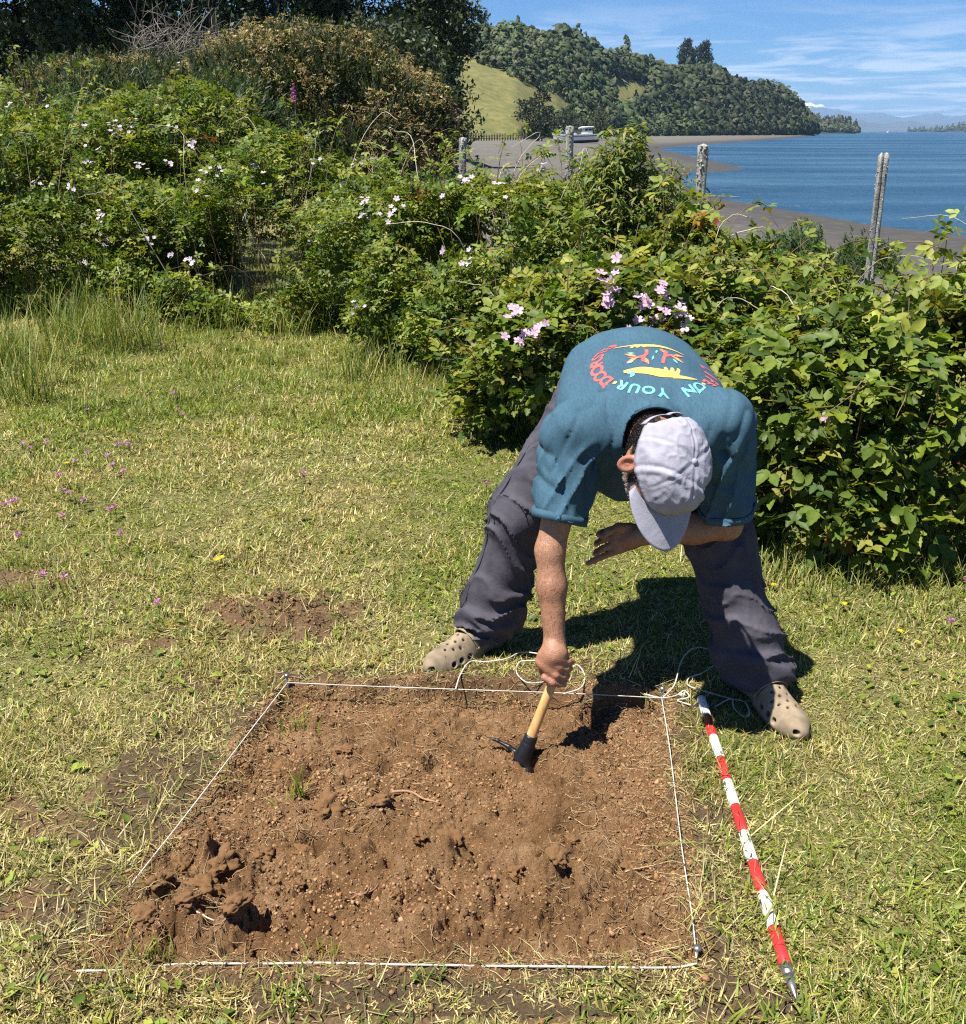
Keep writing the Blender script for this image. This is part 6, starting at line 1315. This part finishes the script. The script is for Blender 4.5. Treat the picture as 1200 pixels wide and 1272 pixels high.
    for H_, a_ in ((hR, axR), (hL, axL)):                             # turned hems of the sleeves
        f_ = rim(H_-a_*.016, a_, 0.0, 0.0); ra_ = np.array([f_(a) for a in np.linspace(0, 2*math.pi, 60, endpoint=False)]); md_ = np.median(ra_[ra_ > .04]); ra_ = np.clip(np.where(ra_ < .04, md_, ra_), md_*.88, md_*1.14)
        for _ in range(4): ra_ = (np.roll(ra_, 1)+2*ra_+np.roll(ra_, -1))/4
        band('sleeve_hem', H_-a_*.004, a_, lambda a, q_=ra_: q_[int(round(a/(2*math.pi)*60)) % 60]+.0022, .011, 60, thick=.0012)
    band('collar', neckB+nd_*.012, nd_, lambda a: .074, .009, 48)

    # -- the print on the back
    def fl(name, c): return flat(name, tuple(x*.85 for x in c), 0.8, 0.2, 110, 0.4, 0.25)
    PC = {'coral': fl('print_coral', (.60, .12, .11)), 'aqua': fl('print_aqua', (.16, .50, .47)), 'yellow': fl('print_yellow', (.66, .48, .12)), 'pink': fl('print_pink', (.55, .20, .26)), 'orange': fl('print_orange', (.70, .30, .12))}
    pc = np.array([.452, 2.515])
    def wrap(P2, off=.0016):
        """print coordinates (right across the back as worn, up to the neck) laid on the shirt"""
        out = []
        for a, b in P2:
            # seen from behind and upright: right is the wearer's right, which is image left
            x = pc[0]-a; y = pc[1]-b
            hit = BV.ray_cast(Vector((x, y, 1.3)), Vector((0, 0, -1)))
            if hit[0] is None: out.append((x, y, .95)); continue
            nn = hit[1] if hit[1].z > 0 else -hit[1]
            out.append(tuple(hit[0]+nn*off))
        return np.array(out)
    def printed(name, pieces, m):
        acc = Acc()
        for P2, F2, off in pieces: acc.add(wrap(P2, off), F2)
        return acc.obj(name, m, shirt)
    def densify(P2, F2, it=1):
        bm = bmesh.new(); vs_ = [bm.verts.new((p[0], p[1], 0)) for p in P2]
        for f in F2:
            try: bm.faces.new([vs_[i] for i in f])
            except ValueError: pass
        bmesh.ops.triangulate(bm, faces=bm.faces[:])
        for _ in range(it): bmesh.ops.subdivide_edges(bm, edges=[e for e in bm.edges if e.calc_length() > .008], cuts=1); bmesh.ops.triangulate(bm, faces=bm.faces[:])
        bm.verts.index_update(); P = np.array([v.co[:2] for v in bm.verts]); Fx = np.array([[v.index for v in f.verts] for f in bm.faces]); bm.free(); return P, Fx
    def glyph(ch, size, cx, cy, rot, sx=1.0):
        P, Fx = GLYPH[ch]; P = P*size
        P = P*np.array([sx, 1.0]); c_, s_ = math.cos(rot), math.sin(rot)
        P = P@np.array([[c_, s_], [-s_, c_]])+np.array([cx, cy]); P, Fx = densify(P, Fx, 1); return P, Fx, .0014
    RX, RY = .150, .130
    def word(w, a0, a1, size, sx=1.0):
        out = []
        for i, ch in enumerate(w):
            if ch == ' ': continue
            a = math.radians(a0+(a1-a0)*i/(len(w)-1)); out.append(glyph(ch, size, math.sin(a)*RX, math.cos(a)*RY+.0, -a, sx))
        return out
    for w_ in word('LIFE', -106, -63, .047)+word('DOORSTEP', 62, 142, .043): printed('letter', [w_], PC['coral'])
    for w_ in word('ON YOUR', -42, 40, .042): printed('letter', [w_], PC['aqua'])
    def disc(cx, cy, r, n=12):
        a = np.arange(n)*2*math.pi/n; P = np.stack([cx+r*np.cos(a), cy+r*np.sin(a)], -1); P = np.concatenate([[[cx, cy]], P])
        return P, np.array([[0, 1+i, 1+(i+1) % n] for i in range(n)]), .0016
    def strip(pts, ws, n=16, off=.0016):
        P = spline(np.array([[p[0], p[1], 0] for p in pts], float), n)[:, :2]; w = np.interp(np.linspace(0, 1, n), np.linspace(0, 1, len(ws)), ws)
        tt = np.gradient(P, axis=0); tt /= np.maximum(np.linalg.norm(tt, axis=1, keepdims=True), 1e-9); nn = np.stack([-tt[:, 1], tt[:, 0]], -1)
        VV = np.concatenate([P+nn*w[:, None], P-nn*w[:, None]]); FF = [[i, i+1, n+i+1, n+i] for i in range(n-1)]; return VV, np.array(FF), off
    for a in (-52, 50): printed('dot', [disc(math.sin(math.radians(a))*RX*.98, math.cos(math.radians(a))*RY*.98, .0055)], PC['yellow'])
    # two open hands facing each other with leafy sprays between them
    def hand(sx, sy):
        S = lambda pts: [(p[0]*sx*1.22, p[1]*sy*1.2) for p in pts]
        out = [strip(S([(.072, .046), (.035, .046), (.0, .052), (-.045, .056)]), [.004, .011, .014, .009]),
               strip(S([(-.030, .061), (-.060, .060), (-.082, .055)]), [.006, .005, .002]),
               strip(S([(-.028, .050), (-.032, .042), (-.030, .037)]), [.006, .005, .003], 8), strip(S([(-.040, .050), (-.045, .042), (-.043, .037)]), [.005, .0045, .003], 8),
               strip(S([(-.016, .050), (-.018, .042), (-.016, .037)]), [.006, .005, .003], 8)]
        return out
    printed('emblem_hand', hand(1, 1), PC['yellow']); printed('emblem_hand', hand(-1, -1), PC['yellow'])
    def leafs(lst): return [strip([(x, y), (x+.5*l*math.cos(a), y+.5*l*math.sin(a)), (x+l*math.cos(a), y+l*math.sin(a))], [.001, w, .0005], 8) for x, y, a, l, w in lst]
    printed('emblem_spray', [strip([(.018, -.028), (.024, .0), (.044, .008), (.070, .006)], [.0045, .0045, .004, .0015]), strip([(.026, .0), (.034, .020), (.020, .030)], [.004, .005, .002])]
            + [strip([(-.016, .030), (-.026, .004), (-.046, -.004), (-.070, -.010)], [.0045, .0045, .004, .0015]), strip([(-.026, .004), (-.030, -.018), (-.018, -.026)], [.004, .006, .002])], PC['coral'])
    printed('emblem_spray', leafs([(.046, .008, .5, .034, .006), (.05, .004, -.5, .032, .006), (.028, .012, 1.9, .024, .006), (-.044, -.002, 2.6, .034, .006), (-.05, -.006, 3.6, .034, .006), (-.026, -.012, 5.0, .022, .006)]), PC['orange'])
    [printed('emblem_leaf', [q_], PC['aqua']) for q_ in leafs([(.060, .060, .9, .022, .006), (.060, .060, .1, .020, .005), (.052, -.010, -.3, .02, .004), (.004, .004, 1.2, .016, .003), (-.004, -.008, 4.4, .016, .003), (-.046, .010, 2.2, .018, .004), (.06, .022, .3, .018, .004)])]

    # -- trousers
    s = SDF((-.16, 2.22, .02), (.94, 2.98, 1.0), 0.0062)
    s.ecap((.43, 2.82, .83), (.43, 2.70, .80), X, (.172, .122), (.168, .118), 0.05)
    def leg(h_, k_, a_, hem):
        s.ecap(h_, k_, X, (.104, .112), (.085, .094), 0.04); s.ecap(k_, a_+(k_-a_)*.25, X, (.085, .092), (.087, .094), 0.03)
        s.cone(a_+(k_-a_)*.28, hem, .090, .090, 0.03)
    hemR = ankR+np.array([-.004, .0, -.01]); hemL = ankL+np.array([0, .0, -.01])
    leg(hipR, kneeR, ankR, hemR); leg(hipL, kneeL, ankL, hemL)
    near = np.abs(s.D) < .032; ii_ = np.argwhere(near)*s.h+s.lo; gx, gy, gz = ii_.T
    u = gz*26+noise(gx*7, gy*7, gz*6, 2)*3.2+(gx+gy)*6
    fold = (1-np.abs(noise(u, gx*5+gy*3, gy*5, 21)))**4
    low = .35+.65*np.exp(-((gz-.14)/.13)**2)+.45*np.exp(-((gz-.46)/.09)**2)
    dz = .004*noise(gx*11, gy*11, gz*8, 7)-.026*fold*low+.0045
    long = (1-np.abs(noise(gx*20, gy*20, gz*3, 33)))**4; dz -= .006*long*sstep(.15, .4, gz)
    s.D[near] += dz.astype(np.float32)
    V, Q = s.mesh(); V = relax(V, Q, 2, 0.45)
    wob = noise(V[:, 0]*14, V[:, 1]*14, None, 3)*.008
    V, Q, _ = prune(V, Q, V[:, 2] > .058+wob)
    tr = obj('trousers', V, Q, TROU, root, None, True)
    so = tr.modifiers.new('thickness', 'SOLIDIFY'); so.thickness = 0.003; so.offset = -1
    BT = BVHTree.FromPolygons([tuple(p) for p in V], [tuple(q) for q in Q])
    # side seam and pocket flap on the leg that stands in the sun
    pts = []
    for z in np.linspace(.16, .66, 26):
        c0 = kneeR+(hipR-kneeR)*((z-.45)/.36) if z > .45 else ankR+(kneeR-ankR)*((z-.075)/.375)
        hit = BT.ray_cast(Vector(c0+np.array([-.3, -.12, 0])), Vector(nrm(np.array([.3, .12, 0]))))
        if hit[0] is not None: pts.append(hit[0]+hit[1]*.0008)
    if len(pts) > 4: vv, ff = tube(relax_line(np.array(pts)), .0022, 5); obj('seam', vv, ff, TROU, tr, None, True)

    # -- cap
    n, m = 168, 46; V = []; th = np.arange(n)*2*math.pi/n
    panel = np.abs(((th/(math.pi/3)+.5) % 1)-.5)*(math.pi/3)     # angle to the nearest of six seams
    for i in range(m):
        q = i/(m-1)
        for j in range(n):
            a = th[j]; back = math.pi-abs(((a+math.pi) % (2*math.pi))-math.pi)      # 0 at the back (a = pi)
            arch = math.sqrt(max(0, 1-(back/.62)**2)) if back < .62 else 0
            sq = q*(1-.34*arch); ph = sq*math.pi/2
            rad = math.sin(ph)**.80; ht = math.cos(ph)**.72
            f = .113*rad*math.cos(a); r = .084*rad*math.sin(a)*(1+.02*math.cos(a)); tt = .012+.108*ht - .030*(1-ht)*(math.cos(a)*.5+.5)*-.4
            V.append((r, f, tt))
    V = np.array(V); aa = np.tile(th, m); qq = np.repeat(np.arange(m)/(m-1), n)
    N = nrm(V*np.array([1, .75, .9]))
    seam = np.exp(-(np.tile(panel, m)*np.maximum(qq, .02)*.1/.0022)**2)
    wr = .0034*noise(V[:, 0]*26, V[:, 1]*22, V[:, 2]*24, 4)+.0026*(1-np.abs(noise(V[:, 0]*60, V[:, 1]*44, V[:, 2]*52, 14)))**3+.0035*(1-np.abs(noise(V[:, 0]*34+V[:, 1]*20, V[:, 1]*18, V[:, 2]*26, 9)))**2
    crease = np.exp(-((V[:, 1]-.055+V[:, 0]*.45)/.006)**2)*.004*sstep(.1, .35, qq)-np.exp(-((V[:, 1]-.044+V[:, 0]*.45)/.005)**2)*.0035*sstep(.1, .35, qq)
    dent = -.016*np.exp(-(((V[:, 0]+.05)/.025)**2+((V[:, 1]-.05)/.022)**2+((V[:, 2]-.075)/.04)**2))
    V = V+N*(wr*sstep(.0, .3, qq)-.0013*seam+.0012*np.exp(-((np.tile(panel, m)*np.maximum(qq, .02)*.1-.005)/.002)**2)*.7+crease+dent+.003)[:, None]
    Vw = HC+(V*np.array([1, 1, 1]))@HM.T
    i = np.arange(m-1)[:, None]*n; j = np.arange(n)[None]; k = (j+1) % n
    Q = np.stack([i+j, i+k, i+n+k, i+n+j], -1).reshape(-1, 4)
    cap = obj('cap', Vw, Q, CAP, root, None, True)
    so = cap.modifiers.new('thickness', 'SOLIDIFY'); so.thickness = 0.0025; so.offset = 0
    # brim: leaves the front edge and curves down at its sides
    nb, mb = 40, 14; Vb = []
    for a in np.linspace(-1.12, 1.12, nb):
        for w in np.linspace(-.06, 1, mb):
            f0 = .118*math.cos(a); r0 = .096*math.sin(a); ext = .084*math.sqrt(max(0, 1-(a/1.13)**2))**.9*w
            f = f0+ext*(1-.10*abs(math.sin(a))); r = r0*(1+.06*w); drop = .000-.34*ext*.32-(r*r)*2.3*(.35+.65*w)
            Vb.append((r, f, .018+drop+.0015))
    Vb = HC+np.array(Vb)@HM.T; Qb = np.array([[a*mb+b, a*mb+b+1, (a+1)*mb+b+1, (a+1)*mb+b] for a in range(nb-1) for b in range(mb-1)])
    br = obj('brim', Vb, Qb, CAP, cap, None, True); so = br.modifiers.new('thickness', 'SOLIDIFY'); so.thickness = 0.0035; so.offset = 0
    # strap with its tail, button, seam tapes
    Vs = []; sa = np.linspace(math.pi-.66, math.pi+.66, 22)
    for a in sa:
        for w in (-.010, .010): Vs.append((.0965*math.sin(a), .1185*math.cos(a), .014+w-.004))
    Qs = np.array([[2*a, 2*a+1, 2*a+3, 2*a+2] for a in range(21)]); st_ = obj('strap', HC+np.array(Vs)@HM.T, Qs, CAP, cap, None, True)
    so = st_.modifiers.new('thickness', 'SOLIDIFY'); so.thickness = 0.003; so.offset = 1
    tl = np.array([(.0, -.1215, .02), (-.010, -.127, .028), (-.022, -.126, .033), (-.032, -.122, .030)]); Vt = []
    for p in spline(tl, 10): Vt += [p+np.array([0, 0, -.009]), p+np.array([0, .002, .009])]
    st2 = obj('strap_tail', HC+np.array(Vt)@HM.T, np.array([[2*a, 2*a+1, 2*a+3, 2*a+2] for a in range(9)]), CAP, cap, None, True); so = st2.modifiers.new('thickness', 'SOLIDIFY'); so.thickness = 0.003
    a = np.linspace(0, 2*math.pi, 13)[:-1]; Vq = [(0, 0, .1275)]+[(.007*math.cos(x), .007*math.sin(x), .1262) for x in a]+[(.0085*math.cos(x), .0085*math.sin(x), .1215) for x in a]
    Fq = [[0, 1+i, 1+(i+1) % 12] for i in range(12)]+[[1+i, 13+i, 13+(i+1) % 12] for i in range(12)]+[[1+i, 13+(i+1) % 12, 1+(i+1) % 12] for i in range(12)]
    obj('button', HC+np.array(Vq)@HM.T, np.array(Fq), CAP, cap, None, True)

    # -- hair: short strands on the nape and round the ears, stubble on the jaw
    nrmb = np.zeros(len(body.data.vertices)*3, np.float32); body.data.vertices.foreach_get('normal', nrmb); nrmb = nrmb.reshape(-1, 3)
    bw = body_world(body); P = (bw-HC)@HM; nn0 = nrmb@HM
    scal = (P[:, 2] < .045) & (P[:, 2] > -.115) & ((np.abs(P[:, 0]) < .05) | (P[:, 2] > -.035-.0*P[:, 0])) & (P[:, 1] < .004+.22*(P[:, 2]+.02)) & (np.linalg.norm(P, axis=1) < .165)
    scal |= (np.abs(P[:, 0]) > .05) & (np.abs(P[:, 1]-.026) < .014) & (np.abs(P[:, 2]+.005) < .045)
    scal &= ~((np.hypot((P[:, 1]+.006)/.024, (P[:, 2]+.010)/.045) < 1) & (np.abs(P[:, 0]) > .060)) & (np.abs(P[:, 0]) < .080)
    ii = np.flatnonzero(scal)
    cb = np.ones((len(P), 4), np.float32); ca = body.data.attributes['col'].data; ca.foreach_get('color', cb_ := cb.ravel()); cb = cb_.reshape(-1, 4)
    cb[ii, :3] = cb[ii, :3]*.25+np.array([.035, .027, .022])*.75; ca.foreach_set('color', cb.ravel())
    ii = rng.choice(ii, 14000); P = P[ii]+rng.normal(size=(14000, 3))*.0022; nn = nn0[ii]
    d = nrm(np.array([0, -.25, -1.0])-nn*(nn@np.array([0, -.25, -1.0]))[:, None]+nn*.14+rng.normal(size=P.shape)*.12)
    L = rng.uniform(.005, .011, len(P)); sd = nrm(np.cross(d, nn)); side = sstep(.045, .07, np.abs(P[:, 0])); grey = rng.random(len(P)) < (.10+.42*side)
    colr = np.where(grey[:, None], np.array([.15, .135, .125]), np.array([.030, .023, .019]))*rng.uniform(.7, 1.25, (len(P), 1))
    tip = P+d*L[:, None]; w = .0008
    VV = np.concatenate([P+sd*w, P-sd*w, P+nn*w*1.4, tip]); k_ = len(P); ii = np.arange(k_)
    FF = np.concatenate([np.stack([ii, ii+k_, ii+3*k_], -1), np.stack([ii+k_, ii+2*k_, ii+3*k_], -1), np.stack([ii+2*k_, ii, ii+3*k_], -1)])
    acc = Acc(); acc.add(HC+VV@HM.T, FF, np.tile(colr, (4, 1))); acc.obj('hair', HAIR, root, True, 'stuff')
    hv = rdir(9000); P = hv*np.array([.064, .082, .072])+np.array([0, .02, -.055]); ok = (P[:, 1] > -.012) & (P[:, 2] < -.025) & ~((np.abs(P[:, 0]) < .024) & (P[:, 2] > -.075) & (P[:, 2] < -.055)); P = P[ok]
    tree_b = BVHTree.FromPolygons([tuple(p) for p in body_world(body)], [tuple(p.vertices) for p in body.data.polygons])
    acc = Acc(); c0 = HC+HM@np.array([0, .02, -.055]); Vl = []; Fl = []; Cl = []
    for p in P[:900]:
        pw = HC+HM@p; dd = Vector(nrm(pw-c0)); hit = tree_b.ray_cast(Vector(c0)+dd*.14, -dd, .14)
        if hit[0] is None: continue
        b0 = np.array(hit[0]); nb_ = np.array(hit[1]); s0 = nrm(np.cross(nb_, rng.normal(size=3))); tp = b0+nb_*.0035+(-T)*.003; k0 = len(Vl)
        Vl += [b0+s0*.0006, b0-s0*.0006, tp]; Fl.append((k0, k0+1, k0+2)); g = rng.random() < .6; Cl += [np.array([.30, .27, .245] if g else [.10, .08, .065])]*3
    acc.add(np.array(Vl), np.array(Fl), np.array(Cl)); acc.obj('beard', HAIR, root, False, 'stuff')

    # -- dark hair on the fore arms
    m_ = ((bw[:, 0] < .30) & (bw[:, 2] > .29) & (bw[:, 2] < .56) & (bw[:, 1] < 2.36)) ; ii = rng.choice(np.flatnonzero(m_), 650); P = bw[ii]; nn = nrmb[ii]; d = nrm(np.array([.1, -.1, -1.0])-nn*(nn@np.array([.1, -.1, -1.0]))[:, None]+nn*.15+rng.normal(size=P.shape)*.3); L_ = rng.uniform(.008, .017, len(P)); sd = nrm(np.cross(d, nn))*.00028; k_ = len(P); ii = np.arange(k_)
    acc = Acc(); acc.add(np.concatenate([P+sd, P-sd, P+d*L_[:, None]+nn*.0015]), np.stack([ii, ii+k_, ii+2*k_], -1), (.06, .04, .03)); acc.obj('arm_hair', HAIR, root, False, 'stuff')
    # -- clogs
    def clog(heel, toe, tilt=0.0, mirror=1):
        s = SDF((-.09, -.05, -.02), (.09, .32, .15), .0028)
        L = .285
        # sole outline: rows of ellipsoids blended
        prof = [(.030, .036, .0), (.075, .034, 0), (.13, .037, .002), (.185, .046, .004), (.235, .047, .004), (.262, .038, .0)]
        for i in range(len(prof)-1):
            a, b = prof[i], prof[i+1]
            s.ecap((a[2], a[0], .018), (b[2], b[0], .018), (1, 0, 0), (a[1], .020), (b[1], .020), .012)
        up = [(.135, .040, .075), (.165, .044, .068), (.205, .046, .054), (.24, .042, .044), (.258, .034, .036)]
        for y, w, hh in up: s.ell((.003, y, .022), (w, .050, hh), None, .018)
        s.ell((0, .028, .028), (.038, .040, .050), None, .02)                              # heel cup
        s.ecap((0, .045, .035), (0, .12, .035), (1, 0, 0), (.037, .022), (.039, .026), .012)
        s.ell((0, .075, .085), (.030, .062, .048), None, .008, 'sub')                        # foot opening
        s.ell((0, .12, .07), (.027, .05, .034), None, .006, 'sub')
        gx, gy, gz = s.grid(); s.D[:] = np.maximum(s.D, -gz+.001*np.cos(gy*400).astype(np.float32))   # flat tread
        hol = []
        for y, xs in ((.165, (-.020, .0, .022)), (.188, (-.030, -.010, .012, .032)), (.211, (-.022, .002, .026)), (.232, (-.012, .014))):
            for x in xs: hol.append((x, y))
        for x, y in hol: s.cone((x, y, .045), (x*1.15, y+.012, .12), .0043, .0043, .0015, 'sub')
        for q in (-1, 1):
            for y, z in ((.165, .030), (.198, .029), (.228, .027)): s.cone((.025*q, y, z), (.075*q, y+.006, z+.004), .0085, .0085, .002, 'sub')
        s.cone((-.016, .25, .026), (-.022, .31, .028), .008, .008, .002, 'sub'); s.cone((.018, .25, .026), (.024, .31, .028), .008, .008, .002, 'sub')
        # groove round the vamp
        V, Q = s.mesh(); V = relax(V, Q, 1, .5)
        u = nrm(np.array([toe[0]-heel[0], toe[1]-heel[1], 0.0])); rt = np.array([u[1], -u[0], 0]); M = np.stack([rt*mirror, u, (0, 0, 1)], -1)
        put = lambda W: np.array([heel[0], heel[1], .004])+np.asarray(W)@M.T
        Cm = Acc()
        if mirror < 0: Q = Q[:, ::-1]
        o = obj('clog', put(V), Q, CLOG, root, None, True)
        # heel strap swung forward over the instep, with a rivet at each side
        ar = np.linspace(-.1, math.pi+.1, 26); Vs = []
        for a in ar:
            cx, cz = .046*math.cos(a), .043+.050*max(0, math.sin(a))**.8
            yb = .128+.018*math.sin(a)
            for dy, dr in ((-.008, 0), (.008, 0), (.008, .004), (-.008, .004)): Vs.append((cx*(1+dr*12), yb+dy, cz+dr*math.sin(a)))
        Qs = np.array([[4*i+k, 4*i+(k+1) % 4, 4*i+4+(k+1) % 4, 4*i+4+k] for i in range(25) for k in range(4)])
        obj('strap', put(Vs), Qs, CLOG, o, None, True)
        for q in (-1, 1):
            a = np.arange(10)*2*math.pi/10; Vr = [(q*.0515, .128, .045)]+[(q*.0500, .128+.008*math.cos(x), .045+.008*math.sin(x)) for x in a]+[(q*.044, .128+.009*math.cos(x), .045+.009*math.sin(x)) for x in a]
            Fr = [[0, 1+i, 1+(i+1) % 10] for i in range(10)]+[[1+i, 11+i, 11+(i+1) % 10] for i in range(10)]+[[1+i, 11+(i+1) % 10, 1+(i+1) % 10] for i in range(10)]
            obj('rivet', put(Vr), np.array(Fr), CLOG, o, None, True)
        ins = SDF((-.06, .0, 0), (.06, .27, .09), .005); ins.ecap((0, .03, .03), (0, .12, .032), (1, 0, 0), (.026, .012), (.028, .016), .01); ins.ell((.002, .20, .026), (.034, .06, .026), None, .01)
        vi, qi = ins.mesh(); obj('hole_dark_fill', put(vi), qi, HOLE_DARK, o, None, True)  # near-black filling: the shade inside opening and holes is put into its colour
        return o
    clog(np.array([.050, 2.685]), np.array([-.185, 2.465]), 0, -1)
    clog(np.array([.758, 2.435]), np.array([.850, 2.135]), 0, 1)
    return root, A, h, K

def body_world(o):
    n = len(o.data.vertices); a = np.zeros(n*3, np.float32); o.data.vertices.foreach_get('co', a); return a.reshape(-1, 3)
def relax_line(P):
    for _ in range(2): P[1:-1] = (P[:-2]+2*P[1:-1]+P[2:])/4
    return P
person, TOOL_A, TOOL_H, TOOL_K = make_person()
mattock()
# ------------------------------------------------------------------ haze
hz = bpy.data.materials.new('air'); hz.use_nodes = True; hz.node_tree.nodes.clear()
ho = hz.node_tree.nodes.new('ShaderNodeOutputMaterial'); hv = hz.node_tree.nodes.new('ShaderNodeVolumePrincipled')
hv.inputs['Color'].default_value = (.42, .66, 1.0, 1); hv.inputs['Density'].default_value = 8e-5; hv.inputs['Anisotropy'].default_value = .1
hz.node_tree.links.new(hv.outputs[0], ho.inputs['Volume'])
lo, hi = np.array([-14000, -40, -12.0]), np.array([16000, 17500, 440.0])
V = np.array([[(lo, hi)[a][0], (lo, hi)[b][1], (lo, hi)[c][2]] for a in (0, 1) for b in (0, 1) for c in (0, 1)])
haze = obj('haze', V, np.array([[0, 1, 3, 2], [4, 6, 7, 5], [0, 4, 5, 1], [2, 3, 7, 6], [0, 2, 6, 4], [1, 5, 7, 3]]), hz, None, None, False, 'stuff')
haze['label'] = 'thin blue air between the camera and the far shores'; haze['category'] = 'haze'
